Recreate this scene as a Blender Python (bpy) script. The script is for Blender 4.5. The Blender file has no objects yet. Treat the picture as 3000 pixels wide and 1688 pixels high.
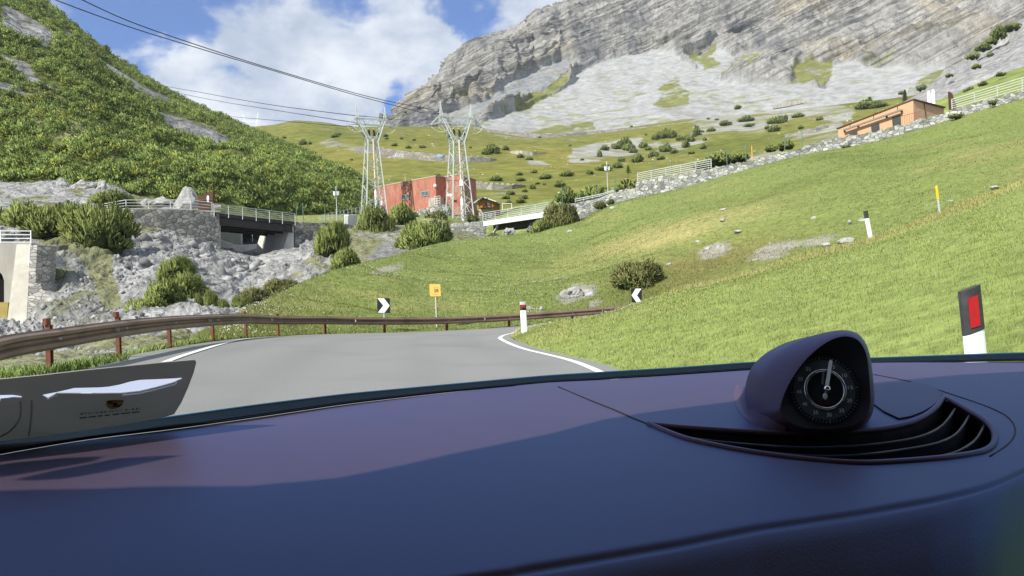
import bpy, bmesh, math, random
import numpy as np
from mathutils import Vector, Matrix, noise as mnoise
from mathutils.geometry import tessellate_polygon
R = math.radians
rng = np.random.default_rng(11)
random.seed(5)
scene = bpy.context.scene
col = bpy.context.collection
# ------------------------------------------------------------------ camera
FPX, CX, CY = 2310.0, 1500.0, 844.0          # focal length and centre, photograph pixels
CAM = np.array([0.0, 0.0, 1.2])
pt, rl = R(0.7), R(2.0)
FWD = np.array([0, math.cos(pt), math.sin(pt)])
R0 = np.array([1.0, 0, 0]); U0 = np.cross(R0, FWD)
RGT = R0 * math.cos(rl) - U0 * math.sin(rl)
UPV = U0 * math.cos(rl) + R0 * math.sin(rl)
def P(px, py, d):
    """point seen at photo pixel (px,py) standing d metres ahead"""
    px = np.asarray(px, float); py = np.asarray(py, float); d = np.asarray(d, float)
    x = (px - CX) / FPX; y = (CY - py) / FPX
    return CAM + d[..., None] * (FWD + x[..., None] * RGT + y[..., None] * UPV)
def V(px, py, d): return Vector(P(px, py, d))
def hor(px): return 873.0 - 0.0349 * (px - 1500.0)
def G(px, py, z=0.0):
    r = FWD + (px - CX) / FPX * RGT + (CY - py) / FPX * UPV
    return Vector(CAM + r * ((z - CAM[2]) / r[2]))
def onplane(px, py, p0, n):
    r = FWD + (px - CX) / FPX * RGT + (CY - py) / FPX * UPV
    n = np.array(n); p0 = np.array(p0)
    return Vector(CAM + r * (np.dot(p0 - CAM, n) / np.dot(r, n)))
def to_px(p):
    q = np.asarray(p) - CAM
    d = q @ FWD
    return CX + FPX * (q @ RGT) / d, CY - FPX * (q @ UPV) / d, d
cd = bpy.data.cameras.new("camera"); cam = bpy.data.objects.new("camera", cd); col.objects.link(cam)
m3 = Matrix((RGT, UPV, -FWD)).transposed()
cam.matrix_world = Matrix.Translation(Vector(CAM)) @ m3.to_4x4()
cd.sensor_width = 36; cd.lens = 36 * FPX / 3000; cd.clip_start = 0.02; cd.clip_end = 20000
scene.camera = cam
# ------------------------------------------------------------------ noise
def _h(ix, iy, iz, seed):
    n = (ix * 374761393 + iy * 668265263 + iz * 2147483647 + seed * 1274126177) & 0xffffffff
    n = ((n ^ (n >> 13)) * 1274126177) & 0xffffffff
    n = ((n ^ (n >> 16)) * 2246822519) & 0xffffffff
    return ((n ^ (n >> 15)) & 0xffff) / 65535.0
def vn(p, seed=0):
    p = np.asarray(p, float); f = np.floor(p); i = f.astype(np.int64); t = p - f
    t = t * t * (3 - 2 * t); x, y, z = i[..., 0], i[..., 1], i[..., 2]; u, v, w = t[..., 0], t[..., 1], t[..., 2]
    r = 0
    for dx in (0, 1):
        for dy in (0, 1):
            for dz in (0, 1):
                r = r + _h(x + dx, y + dy, z + dz, seed) * (u if dx else 1 - u) * (v if dy else 1 - v) * (w if dz else 1 - w)
    return r * 2 - 1
def fbm(p, oct=4, seed=0, ridged=False):
    p = np.asarray(p, float); a, s, t = 1.0, 0, 0
    for k in range(oct):
        n = vn(p * 2 ** k + 17.3 * k, seed + k)
        if ridged: n = 1 - 2 * np.abs(n)
        s = s + a * n; t += a; a *= 0.5
    return s / t
def inpoly(px, py, poly):
    px = np.asarray(px); c = np.zeros(px.shape, bool); n = len(poly)
    for i in range(n):
        x0, y0 = poly[i]; x1, y1 = poly[(i + 1) % n]
        if y0 == y1: continue
        k = ((y0 > py) != (y1 > py)) & (px < (x1 - x0) * (py - y0) / (y1 - y0) + x0)
        c ^= k
    return c
def sm(x, a, b):
    t = np.clip((x - a) / (b - a), 0, 1); return t * t * (3 - 2 * t)
def lerp(a, b, t): return a + (b - a) * t
def blur(A, k):
    for _ in range(k):
        q = np.pad(A, 1, mode='edge'); A = (q[1:-1, 1:-1] * 2 + q[:-2, 1:-1] + q[2:, 1:-1] + q[1:-1, :-2] + q[1:-1, 2:]) / 6
    return A
# ------------------------------------------------------------------ materials
def lin(r, g, b): return tuple(((c / 255) / 12.92 if c / 255 <= .04045 else ((c / 255 + .055) / 1.055) ** 2.4) for c in (r, g, b))
MATS = {}
def mat(name, c=(.5, .5, .5), rough=.8, var=.15, scale=4.0, bump=0.0, bscale=20.0, spec=.3, metal=0.0, attr=None, stretch=None, warm=None, bdist=.02, coord='Object', detail=6):
    if name in MATS: return MATS[name]
    m = bpy.data.materials.new(name); m.use_nodes = True; MATS[name] = m
    nt = m.node_tree; N = nt.nodes; L = nt.links; b = N['Principled BSDF']
    b.inputs['Roughness'].default_value = rough; b.inputs['Metallic'].default_value = metal
    b.inputs['Specular IOR Level'].default_value = spec
    tc = N.new('ShaderNodeTexCoord'); vec = tc.outputs[coord]
    if stretch:
        mp = N.new('ShaderNodeMapping'); mp.inputs['Scale'].default_value = stretch[0]; mp.inputs['Rotation'].default_value = stretch[1]
        L.new(vec, mp.inputs['Vector']); vec = mp.outputs[0]
    nz = N.new('ShaderNodeTexNoise'); nz.inputs['Scale'].default_value = scale; nz.inputs['Detail'].default_value = detail; nz.inputs['Roughness'].default_value = .62
    L.new(vec, nz.inputs['Vector'])
    mr = N.new('ShaderNodeMapRange'); mr.inputs[1].default_value = .28; mr.inputs[2].default_value = .72
    mr.inputs[3].default_value = 1 - var; mr.inputs[4].default_value = 1 + var; L.new(nz.outputs['Fac'], mr.inputs[0])
    mul = N.new('ShaderNodeVectorMath'); mul.operation = 'SCALE'
    if attr:
        at = N.new('ShaderNodeAttribute'); at.attribute_name = attr; L.new(at.outputs['Color'], mul.inputs[0])
    else:
        mul.inputs[0].default_value = c[:3]
    L.new(mr.outputs[0], mul.inputs['Scale']); out = mul.outputs[0]
    if warm:
        n2 = N.new('ShaderNodeTexNoise'); n2.inputs['Scale'].default_value = warm[1]; n2.inputs['Detail'].default_value = 3; L.new(vec, n2.inputs['Vector'])
        r2 = N.new('ShaderNodeMapRange'); r2.inputs[1].default_value = warm[2]; r2.inputs[2].default_value = warm[3]; L.new(n2.outputs['Fac'], r2.inputs[0])
        mx = N.new('ShaderNodeMix'); mx.data_type = 'RGBA'; L.new(r2.outputs[0], mx.inputs[0]); L.new(out, mx.inputs[6]); mx.inputs[7].default_value = (*warm[0], 1); out = mx.outputs[2]
    L.new(out, b.inputs['Base Color'])
    if bump:
        n3 = N.new('ShaderNodeTexNoise'); n3.inputs['Scale'].default_value = bscale; n3.inputs['Detail'].default_value = 5; L.new(vec, n3.inputs['Vector'])
        bp = N.new('ShaderNodeBump'); bp.inputs['Strength'].default_value = bump; bp.inputs['Distance'].default_value = bdist
        L.new(n3.outputs['Fac'], bp.inputs['Height']); L.new(bp.outputs[0], b.inputs['Normal'])
    return m
def stone_mat(name, c, mortar, scale, stretch=(1, 1, 1.7), var=.5, tint=(.45, .45, .38)):
    if name in MATS: return MATS[name]
    m = bpy.data.materials.new(name); m.use_nodes = True; MATS[name] = m
    nt = m.node_tree; N = nt.nodes; L = nt.links; b = N['Principled BSDF']; b.inputs['Roughness'].default_value = .9; b.inputs['Specular IOR Level'].default_value = .2
    tc = N.new('ShaderNodeTexCoord'); mp = N.new('ShaderNodeMapping'); mp.inputs['Scale'].default_value = stretch; L.new(tc.outputs['Object'], mp.inputs[0])
    nz = N.new('ShaderNodeTexNoise'); nz.inputs['Scale'].default_value = scale * .7; L.new(mp.outputs[0], nz.inputs['Vector'])
    mixv = N.new('ShaderNodeMix'); mixv.data_type = 'RGBA'; mixv.inputs[0].default_value = .12; L.new(mp.outputs[0], mixv.inputs[6]); L.new(nz.outputs['Color'], mixv.inputs[7])
    v1 = N.new('ShaderNodeTexVoronoi'); v1.inputs['Scale'].default_value = scale; L.new(mixv.outputs[2], v1.inputs['Vector'])
    v2 = N.new('ShaderNodeTexVoronoi'); v2.feature = 'DISTANCE_TO_EDGE'; v2.inputs['Scale'].default_value = scale; L.new(mixv.outputs[2], v2.inputs['Vector'])
    sp = N.new('ShaderNodeSeparateColor'); L.new(v1.outputs['Color'], sp.inputs[0])
    mr = N.new('ShaderNodeMapRange'); mr.inputs[3].default_value = 1 - var; mr.inputs[4].default_value = 1 + var; L.new(sp.outputs[0], mr.inputs[0])
    tm = N.new('ShaderNodeMix'); tm.data_type = 'RGBA'; tm.inputs[6].default_value = (*c, 1); tm.inputs[7].default_value = (*tint, 1)
    tr = N.new('ShaderNodeMapRange'); tr.inputs[3].default_value = 0; tr.inputs[4].default_value = .7; L.new(sp.outputs[1], tr.inputs[0]); L.new(tr.outputs[0], tm.inputs[0])
    sc = N.new('ShaderNodeVectorMath'); sc.operation = 'SCALE'; L.new(tm.outputs[2], sc.inputs[0]); L.new(mr.outputs[0], sc.inputs['Scale'])
    n4 = N.new('ShaderNodeTexNoise'); n4.inputs['Scale'].default_value = scale * 5; n4.inputs['Detail'].default_value = 4; L.new(tc.outputs['Object'], n4.inputs['Vector'])
    r4 = N.new('ShaderNodeMapRange'); r4.inputs[3].default_value = .6; r4.inputs[4].default_value = 1.4; L.new(n4.outputs['Fac'], r4.inputs[0])
    s2 = N.new('ShaderNodeVectorMath'); s2.operation = 'SCALE'; L.new(sc.outputs[0], s2.inputs[0]); L.new(r4.outputs[0], s2.inputs['Scale'])
    er = N.new('ShaderNodeMapRange'); er.inputs[1].default_value = .01; er.inputs[2].default_value = .07; L.new(v2.outputs['Distance'], er.inputs[0])
    mx = N.new('ShaderNodeMix'); mx.data_type = 'RGBA'; mx.inputs[6].default_value = (*mortar, 1); L.new(s2.outputs[0], mx.inputs[7]); L.new(er.outputs[0], mx.inputs[0])
    L.new(mx.outputs[2], b.inputs['Base Color'])
    bp = N.new('ShaderNodeBump'); bp.inputs['Strength'].default_value = .9; bp.inputs['Distance'].default_value = .12
    cl = N.new('ShaderNodeMath'); cl.operation = 'MINIMUM'; cl.inputs[1].default_value = .15; L.new(v2.outputs['Distance'], cl.inputs[0]); L.new(cl.outputs[0], bp.inputs['Height'])
    L.new(bp.outputs[0], b.inputs['Normal'])
    return m
# ------------------------------------------------------------------ objects
WL = {}
def tag(o, label=None, cat=None, group=None, kind=None):
    if label: o['label'] = label
    if cat: o['category'] = cat
    if group: o['group'] = group
    if kind: o['kind'] = kind
    return o
def thing(name, loc, label, cat, group=None):
    o = bpy.data.objects.new(name, None); col.objects.link(o); o.location = Vector(loc); o.empty_display_size = .2
    WL[o.name] = Vector(loc); return tag(o, label, cat, group)
def mkobj(name, me, m, parent=None, origin=None):
    o = bpy.data.objects.new(name, me); col.objects.link(o)
    if m is not None and not me.materials: me.materials.append(m)
    if parent is not None:
        o.parent = parent; WL[o.name] = WL[parent.name]
    else:
        o.location = Vector(origin) if origin is not None else Vector((0, 0, 0)); WL[o.name] = o.location.copy()
    return o
def np_mesh(name, verts, faces, cols=None, smooth=False, normals=None):
    """verts (n,3), faces (m,k) arrays"""
    me = bpy.data.meshes.new(name); verts = np.asarray(verts, np.float32); faces = np.asarray(faces, np.int32)
    k = faces.shape[1]
    me.vertices.add(len(verts)); me.vertices.foreach_set('co', verts.ravel())
    me.loops.add(faces.size); me.loops.foreach_set('vertex_index', faces.ravel())
    me.polygons.add(len(faces)); me.polygons.foreach_set('loop_start', np.arange(0, faces.size, k, dtype=np.int32))
    if smooth: me.polygons.foreach_set('use_smooth', np.ones(len(faces), bool))
    me.update(calc_edges=True)
    if cols is not None:
        a = me.color_attributes.new('col', 'FLOAT_COLOR', 'POINT'); c4 = np.ones((len(verts), 4), np.float32); c4[:, :3] = cols
        a.data.foreach_set('color', c4.ravel())
    if normals is not None:
        me.polygons.foreach_set('use_smooth', np.ones(len(faces), bool))
        me.normals_split_custom_set_from_vertices(np.asarray(normals, np.float32).tolist())
    return me
def grid_faces(nu, nv):
    i = np.arange(nv - 1)[:, None] * nu + np.arange(nu - 1)[None, :]
    return np.stack([i, i + 1, i + 1 + nu, i + nu], -1).reshape(-1, 4)
class MB:
    def __init__(s): s.v = []; s.f = []
    def add(s, vs, fs):
        o = len(s.v); s.v += [Vector(v) for v in vs]; s.f += [tuple(i + o for i in f) for f in fs]; return s
    def box(s, c, size, X=(1, 0, 0), Y=(0, 1, 0), Z=(0, 0, 1)):
        c = Vector(c); X = Vector(X).normalized() * size[0] / 2; Y = Vector(Y).normalized() * size[1] / 2; Z = Vector(Z).normalized() * size[2] / 2
        vs = [c + X * a + Y * b + Z * d for a in (-1, 1) for b in (-1, 1) for d in (-1, 1)]
        return s.add(vs, [(0, 1, 3, 2), (4, 6, 7, 5), (0, 4, 5, 1), (2, 3, 7, 6), (0, 2, 6, 4), (1, 5, 7, 3)])
    def tube(s, path, r, n=6, cap=True, up=None, sq=1.0):
        path = [Vector(p) for p in path]; rings = []
        rr = r if isinstance(r, (list, tuple)) else [r] * len(path)
        u = None
        for i, p in enumerate(path):
            t = (path[min(i + 1, len(path) - 1)] - path[max(i - 1, 0)]).normalized()
            if u is None:
                a = Vector(up) if up else (Vector((0, 0, 1)) if abs(t.z) < .9 else Vector((0, 1, 0)))
                u = (a - t * a.dot(t)).normalized()
            else: u = (u - t * u.dot(t)).normalized()
            w = t.cross(u); ph = math.pi / n
            rings.append([p + (u * math.cos(2 * math.pi * k / n + ph) + w * sq * math.sin(2 * math.pi * k / n + ph)) * rr[i] for k in range(n)])
        vs = [v for g in rings for v in g]; fs = []
        for i in range(len(path) - 1):
            for k in range(n):
                a = i * n + k; b = i * n + (k + 1) % n; fs.append((a, b, b + n, a + n))
        if cap: fs += [tuple(range(n - 1, -1, -1)), tuple(range((len(path) - 1) * n, len(path) * n))]
        return s.add(vs, fs)
    def bar(s, a, b, r, n=4): return s.tube([a, b], r, n)
    def prism(s, pts, ext):
        """polygon pts (3-D, planar) extruded along vector ext"""
        pts = [Vector(p) for p in pts]; ext = Vector(ext); n = len(pts)
        tri = tessellate_polygon([pts])
        vs = pts + [p + ext for p in pts]
        fs = [tuple(t) for t in tri] + [tuple(n + i for i in reversed(t)) for t in tri] + [(i, (i + 1) % n, n + (i + 1) % n, n + i) for i in range(n)]
        return s.add(vs, fs)
    def strip(s, A, B):
        n = len(A); return s.add(list(A) + list(B), [(i, i + 1, n + i + 1, n + i) for i in range(n - 1)])
    def blob(s, c, r, sub=2, amp=.25, seed=0, freq=1.2, flat=None):
        bm = bmesh.new(); bmesh.ops.create_icosphere(bm, subdivisions=sub, radius=1)
        vs = []
        for v in bm.verts:
            q = v.co.copy(); k = 1 + amp * (mnoise.noise(q * freq + Vector((seed * 3.1, seed * 1.7, seed))) + .5 * mnoise.noise(q * freq * 2.7 + Vector((seed, 0, 0))))
            q = q * k
            if flat: q.z = max(q.z, flat)
            vs.append(Vector(c) + Vector((q.x * r[0], q.y * r[1], q.z * r[2])))
        fs = [tuple(v.index for v in f.verts) for f in bm.faces]; bm.free(); return s.add(vs, fs)
    def build(s, name, m, parent=None, origin=None, smooth=False, recalc=True, angle=None):
        off = WL[parent.name] if parent is not None else (Vector(origin) if origin is not None else Vector((0, 0, 0)))
        me = bpy.data.meshes.new(name); me.from_pydata([v - off for v in s.v], [], s.f); me.update()
        if recalc:
            bm = bmesh.new(); bm.from_mesh(me); bmesh.ops.recalc_face_normals(bm, faces=bm.faces); bm.to_mesh(me); bm.free()
        if smooth: me.polygons.foreach_set('use_smooth', np.ones(len(me.polygons), bool))
        if angle: me.set_sharp_from_angle(angle=R(angle))
        return mkobj(name, me, m, parent, origin)
def interp(tab, x, k):
    a = np.array(tab, float); return np.interp(x, a[:, 0], a[:, k])
def copy_tree(o, loc=None, parent=None, rotz=None, scale=None):
    c = o.copy(); col.objects.link(c); WL[c.name] = WL.get(o.name, Vector())
    if parent is not None: c.parent = parent
    if loc is not None: c.location = Vector(loc)
    if rotz is not None: c.rotation_euler.z = rotz
    if scale is not None: c.scale = (scale,) * 3 if isinstance(scale, (int, float)) else scale
    for ch in list(o.children): copy_tree(ch, parent=c)
    return c
# ------------------------------------------------------------------ terrain sheets
def sheet(cols, rows, nu, nv, rowpos=None, smooth=1, colpos=None):
    """control columns (photo x), rows = [(py list, depth list)...] near to far; returns px,py,d grids (nv,nu)"""
    cols = np.array(cols, float); PY = np.array([r[0] for r in rows], float); ID = 1 / np.array([r[1] for r in rows], float)
    u = colpos if colpos is not None else np.linspace(cols[0], cols[-1], nu)
    nu = len(u)
    PYu = np.stack([np.interp(u, cols, r) for r in PY]); IDu = np.stack([np.interp(u, cols, r) for r in ID])
    if smooth:
        k = np.array([1, 2, 3, 2, 1.]) / 9
        for _ in range(smooth):
            for A in (PYu, IDu):
                pad = np.pad(A, ((0, 0), (2, 2)), mode='edge')
                A[:] = sum(k[j] * pad[:, j:j + nu] for j in range(5))
    rp = np.array(rowpos if rowpos is not None else np.arange(len(rows)), float); t = np.linspace(rp[0], rp[-1], nv)
    py = np.stack([np.interp(t, rp, PYu[:, i]) for i in range(nu)], 1); idp = np.stack([np.interp(t, rp, IDu[:, i]) for i in range(nu)], 1)
    px = np.broadcast_to(u, py.shape).copy()
    return px, py, 1 / idp
def gnormals(X):
    du = np.gradient(X, axis=1); dv = np.gradient(X, axis=0); n = np.cross(du, dv)
    n /= np.linalg.norm(n, axis=-1, keepdims=True) + 1e-9
    n[n[..., 2] < 0] *= -1
    return n
def land(name, X, C, m, kind='structure', label=None, smooth=True):
    nv, nu = X.shape[:2]
    me = np_mesh(name, X.reshape(-1, 3), grid_faces(nu, nv), C.reshape(-1, 3), smooth=smooth)
    o = mkobj(name, me, m); o['kind'] = kind
    if label: o['label'] = label
    return o
def mixc(C, c, k): return C * (1 - k[..., None]) + np.array(c) * k[..., None]
GRASS = np.array((.215, .265, .078)); STRAW = np.array((.36, .32, .13)); DGRASS = np.array((.13, .17, .042)); OLIVE = np.array((.135, .14, .034))
ROCK = np.array((.215, .215, .208)); SCREE = np.array((.32, .32, .31)); SOIL = np.array((.16, .13, .08))
m_grass = mat('meadow_ground', var=.38, scale=3.0, attr='col', rough=.95, bump=.4, bscale=9, bdist=.12, spec=.1, detail=10)
m_far = mat('far_meadow_ground', var=.42, scale=.16, attr='col', rough=.95, spec=.05, detail=12, bump=.5, bscale=.3, bdist=.6)
m_gully = mat('gully_rock', var=.5, scale=.9, attr='col', rough=.9, bump=1.0, bscale=1.6, bdist=.7, spec=.15, detail=12)
m_hill = mat('hillside_rock', var=.55, scale=.4, attr='col', rough=.95, bump=1.0, bscale=.45, bdist=1.6, spec=.1, detail=10)
m_asph = mat('asphalt', attr='col', var=.2, scale=60, rough=.9, bump=.3, bscale=180, bdist=.004, spec=.25, warm=((.185, .19, .185), .35, .5, .8))
m_line = mat('road_paint', c=(.72, .73, .70), var=.12, scale=25, rough=.75)

# base plane far below everything so that the horizon never shows a void
gm = MB(); gm.add([(-9000, -9000, -60), (9000, -9000, -60), (9000, 9000, -60), (-9000, 9000, -60)], [(0, 1, 2, 3)])
g = gm.build('ground', mat('ground_soil', c=(.14, .16, .05), var=.3, scale=.01, rough=1)); g['kind'] = 'structure'

# --- road ribbon: inner edge I(s), outer edge O(s)
def Gd(px, py): return np.array(G(px, py))
road_I = [(4.0, -14, 0), (2.7, 2, 0), Gd(2050, 1180), Gd(1757, 1063), P(1583, 1022, 18.2), P(1512, 997, 22.3), P(1496, 987, 24.5), P(1512, 978, 26.2), P(1560, 966, 28.5), P(1660, 946, 31.2), P(1785, 926, 33),
          P(1900, 884, 33), P(2000, 850, 32), P(2116, 828, 31.6), P(2400, 756, 30.6), P(2754, 650, 32), P(3000, 540, 33), P(3600, 330, 36)]
road_O = [(-4.6, -14, .1), (-5.0, 2, .15), P(-300, 1230, 7.5), P(210, 1080, 12.3), P(499, 1020, 17.5), P(722, 990.5, 24), P(952, 979, 31), P(1200, 973, 34), P(1400, 964, 36), P(1560, 952, 37.2), P(1690, 935, 37.6),
          P(1800, 915, 37.8), P(1900, 893, 37.8), P(2020, 866, 37.4), P(2330, 795, 36.2), P(2660, 690, 37), P(2900, 585, 38), P(3450, 390, 41)]
def resample(pts, k):
    pts = np.array([np.array(p) for p in pts], float); n = len(pts); out = []
    for i in range(n - 1):
        p0, p1, p2, p3 = pts[max(i - 1, 0)], pts[i], pts[i + 1], pts[min(i + 2, n - 1)]
        for j in range(k):
            t = j / k; out.append(.5 * ((2 * p1) + (-p0 + p2) * t + (2 * p0 - 5 * p1 + 4 * p2 - p3) * t * t + (-p0 + 3 * p1 - 3 * p2 + p3) * t ** 3))
    out.append(pts[-1]); return np.array(out)
RI = resample(road_I, 12); RO = resample(road_O, 12)
nw = 41; X = RI[None] + (RO - RI)[None] * np.linspace(0, 1, nw)[:, None, None]
tw = np.linspace(0, 1, nw)[:, None]
RC = np.broadcast_to(np.array((.232, .238, .226)), X.shape).copy()
trk = sum(np.exp(-((tw - c_) / .05) ** 2) for c_ in (.16, .36, .62, .82)) * np.ones(X.shape[1])
RC = RC * (1 - .07 * trk + .10 * fbm(X * [.5, .12, 0], 4, 171))[..., None]
RC = mixc(RC, (.17, .175, .17), sm(fbm(X * [.25, .08, 0], 3, 173), .35, .42) * .5)
me = np_mesh('road', X.reshape(-1, 3), grid_faces(X.shape[1], nw), RC.reshape(-1, 3), smooth=True); o = mkobj('road', me, m_asph); o['kind'] = 'structure'
def ribbon(name, off, w, side, lift=.006, i0=0, i1=None):
    """painted line 'off' metres in from an edge"""
    A = RI if side == 'I' else RO; B = RO if side == 'I' else RI
    L = np.linalg.norm(B - A, axis=1)[:, None]; a = A + (B - A) / L * off; b = A + (B - A) / L * (off + w)
    a = a + [0, 0, lift]; b = b + [0, 0, lift]; a = a[i0:i1]; b = b[i0:i1]
    o = MB().strip(a, b).build(name, m_line); o['kind'] = 'structure'; return o
ribbon('road_marking', .32, .15, 'I')
# left edge line, laid on the road surface
from mathutils.bvhtree import BVHTree
_rv = X.reshape(-1, 3); road_bvh = BVHTree.FromPolygons([tuple(v) for v in _rv], [tuple(f) for f in grid_faces(X.shape[1], nw)])
def on_road(px, py):
    r = Vector(FWD + (px - CX) / FPX * RGT + (CY - py) / FPX * UPV); h = road_bvh.ray_cast(Vector(CAM), r.normalized())[0]
    return h if h is not None else G(px, py)
lpts = resample([(x, y, 0) for x, y in [(-500, 1520), (0, 1262), (240, 1160), (482, 1063), (583, 1028.5), (660, 1006), (719, 994), (816, 988), (930, 983)]], 8)
ctr = np.array([on_road(x, y) for x, y, _ in lpts]); tg = np.gradient(ctr, axis=0); tg /= np.linalg.norm(tg, axis=1)[:, None]; sd = np.stack([tg[:, 1], -tg[:, 0], tg[:, 2] * 0], -1)
MB().strip([tuple(v) for v in ctr + sd * .075 + [0, 0, .012]], [tuple(v) for v in ctr - sd * .075 + [0, 0, .012]]).build('road_marking', m_line)['kind'] = 'structure'

# --- near bank inside the bend
bank_L = [P(1497, 986.5, 24.6), P(1507, 996, 22.6), P(1583, 1023, 18.1), Gd(1757, 1065), Gd(1900, 1112), (2.15, 8.3, 0), (2.3, 6.4, .02), (2.4, 4.0, .02), (2.6, 1.0, .05), (3.6, -9, .1)]
bank_U = [P(1516, 979, 26.0), P(1562, 968, 28.3), P(1785, 925, 33), P(2000, 847, 32), P(2116, 823, 31.6), P(2330, 757, 31), P(2552, 699, 30), P(2800, 607, 32), P(3000, 523, 33), P(3900, 150, 36)]
BL = resample(bank_L, 14); BU = resample(bank_U, 14); nt_ = 90
tt = np.linspace(0, 1, nt_) ** 1.6
def bank_pt(si, t):
    """si float index along, t 0..1 -> world point"""
    si = np.asarray(si); t = np.asarray(t); f = np.arange(len(BL))
    a = np.stack([np.interp(si, f, BL[:, k]) for k in range(3)], -1); b = np.stack([np.interp(si, f, BU[:, k]) for k in range(3)], -1)
    p = a + (b - a) * t[..., None]
    ln = np.linalg.norm(b - a, axis=-1)
    p[..., 2] += .035 * np.minimum(ln, 12) * np.sin(np.pi * np.clip(t, 0, 1) ** .8) * .6 + .05 * np.minimum(1, t * 8) * np.minimum(1, (1 - t) * 8) * (fbm(p * [.45, .45, 0], 3, 4) * 1.6)
    return p
SI, TT = np.meshgrid(np.arange(len(BL)), tt); X = bank_pt(SI.astype(float), TT)
e0 = X[:1] - X[1:2]; e0[..., 2] = 0; e0 /= np.linalg.norm(e0, axis=-1, keepdims=True) + 1e-6
X = np.concatenate([X[:1] + e0 * .7 - [0, 0, .10], X[:1] - [0, 0, .012], X[1:], X[-1:] + np.array([.25, .9, -.75]) * 1.0])
def grass_col(X, scale=1.0, straw=.5, seed=2):
    n1 = fbm(X * [.12 * scale, .12 * scale, .0], 4, seed); n2 = fbm(X * [.7 * scale, .7 * scale, 0], 3, seed + 5)
    C = np.broadcast_to(GRASS, X.shape).copy()
    C = mixc(C, STRAW, sm(n1 + .35 * n2, .05, .6) * straw); C = mixc(C, DGRASS, sm(-n1 + .4 * n2, .15, .7) * .6)
    return C
C = grass_col(X)
tfull = np.concatenate([[0], tt, [1.05]])[:, None] * np.ones(X.shape[1])
C = mixc(C, STRAW * 1.1, sm(tfull, .70, 1.0) * .7)
land('grass_bank', X, C, m_grass)

# --- meadow beyond the bend, up to the stone walls
M0 = [P(560, 1011, 19.5), P(640, 1000, 21.8), P(722, 992, 24.3), P(816, 985.5, 28.4), P(952, 979.5, 31.3), P(1126, 976, 33.3), P(1309, 969, 35.3), P(1491, 958.5, 36.9), P(1600, 947, 37.6), P(1690, 935.5, 37.9), P(1800, 915.5, 38.1), P(1900, 893.5, 38.1), P(2020, 866.5, 37.7), P(2330, 796, 36.5), P(2660, 691, 37.3), P(2900, 586, 38.3), P(3450, 391, 41.3), P(4200, 120, 46)]
M1 = [P(600, 978, 26), P(660, 945, 28.5), P(711, 912, 32), P(777, 881, 37), P(893, 824, 45), P(1010, 786, 54), P(1136, 752, 64), P(1290, 712, 76), P(1427, 694, 81), P(1583, 679, 88), P(1690, 650, 94), P(1740, 622, 97), P(1830, 588, 96), P(2000, 550, 92), P(2311, 463, 86), P(2583, 410, 82), P(3000, 288, 77), P(3900, 60, 70)]
ML = resample(M0, 12); MU = resample(M1, 12)
def meadow_pt(si, t):
    f = np.arange(len(ML)); a = np.stack([np.interp(si, f, ML[:, k]) for k in range(3)], -1); b = np.stack([np.interp(si, f, MU[:, k]) for k in range(3)], -1)
    p = a + (b - a) * t[..., None]; e = np.minimum(1, t * 6) * np.minimum(1, (1 - t) * 6)
    ln = np.linalg.norm(b - a, axis=-1)
    p[..., 2] += e * np.minimum(1, ln / 15) * (fbm(p * [.07, .07, 0], 4, 31) * 1.5 + fbm(p * [.4, .4, 0], 3, 37) * .25)
    return p
tm_ = np.linspace(0, 1, 110) ** 1.4
SI, TT = np.meshgrid(np.arange(len(ML)), tm_); X = meadow_pt(SI.astype(float), TT)
X = np.concatenate([X, X[-1:] + np.array([0, 2.2, -2.6]), X[-1:] + np.array([0, 4, -7])])
# hollow with brown grass beyond the second leg
qx, qy, qd = to_px(X)
C = grass_col(X, .8, .45, 12)
br = fbm(np.stack([X[..., 0] * .05 + X[..., 2] * .12, X[..., 2] * .35, X[..., 1] * .02], -1), 3, 51)
C = mixc(C, STRAW, sm(br, .22, .5) * .5)
hol = np.exp(-(((qx - 2080) / 260) ** 2 + ((qy - (770 - (qx - 2080) * .25)) / 55) ** 2))
C = mixc(C, DGRASS * .9, np.clip(np.exp(-(((qx - 1960) / 230) ** 2 + ((qy - (815 - (qx - 1960) * .3)) / 48) ** 2)) * (1 + .8 * fbm(X * .6, 3, 19)), 0, .8))  # darker green painted in as shading to deepen the hollow
C = mixc(C, (.24, .205, .075), np.clip(hol * .7 + .7 * hol * fbm(X * .8, 3, 3), 0, .7))
for (cx, cy, rx, ry) in [(1690, 860, 70, 30), (2090, 735, 60, 26), (2270, 735, 95, 26), (2400, 705, 60, 16), (1130, 790, 60, 14), (1740, 890, 25, 14)]:
    k = sm(1 - ((qx - cx) / rx) ** 2 - ((qy - cy + (qx - cx) * .25) / ry) ** 2 + .7 * fbm(X * 1.1, 3, int(cx)), .25, .6)
    C = mixc(C, (.38, .36, .31), k * .85)
st_ = np.exp(-(((qx - 1950) / 260) ** 2 + ((qy - (690 - (qx - 1950) * .28)) / 28) ** 2)) * (1 + .9 * fbm(X * .5, 3, 23)); C = mixc(C * .8, STRAW, np.clip(st_, 0, .75))
land('meadow', X, C, m_grass)

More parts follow.
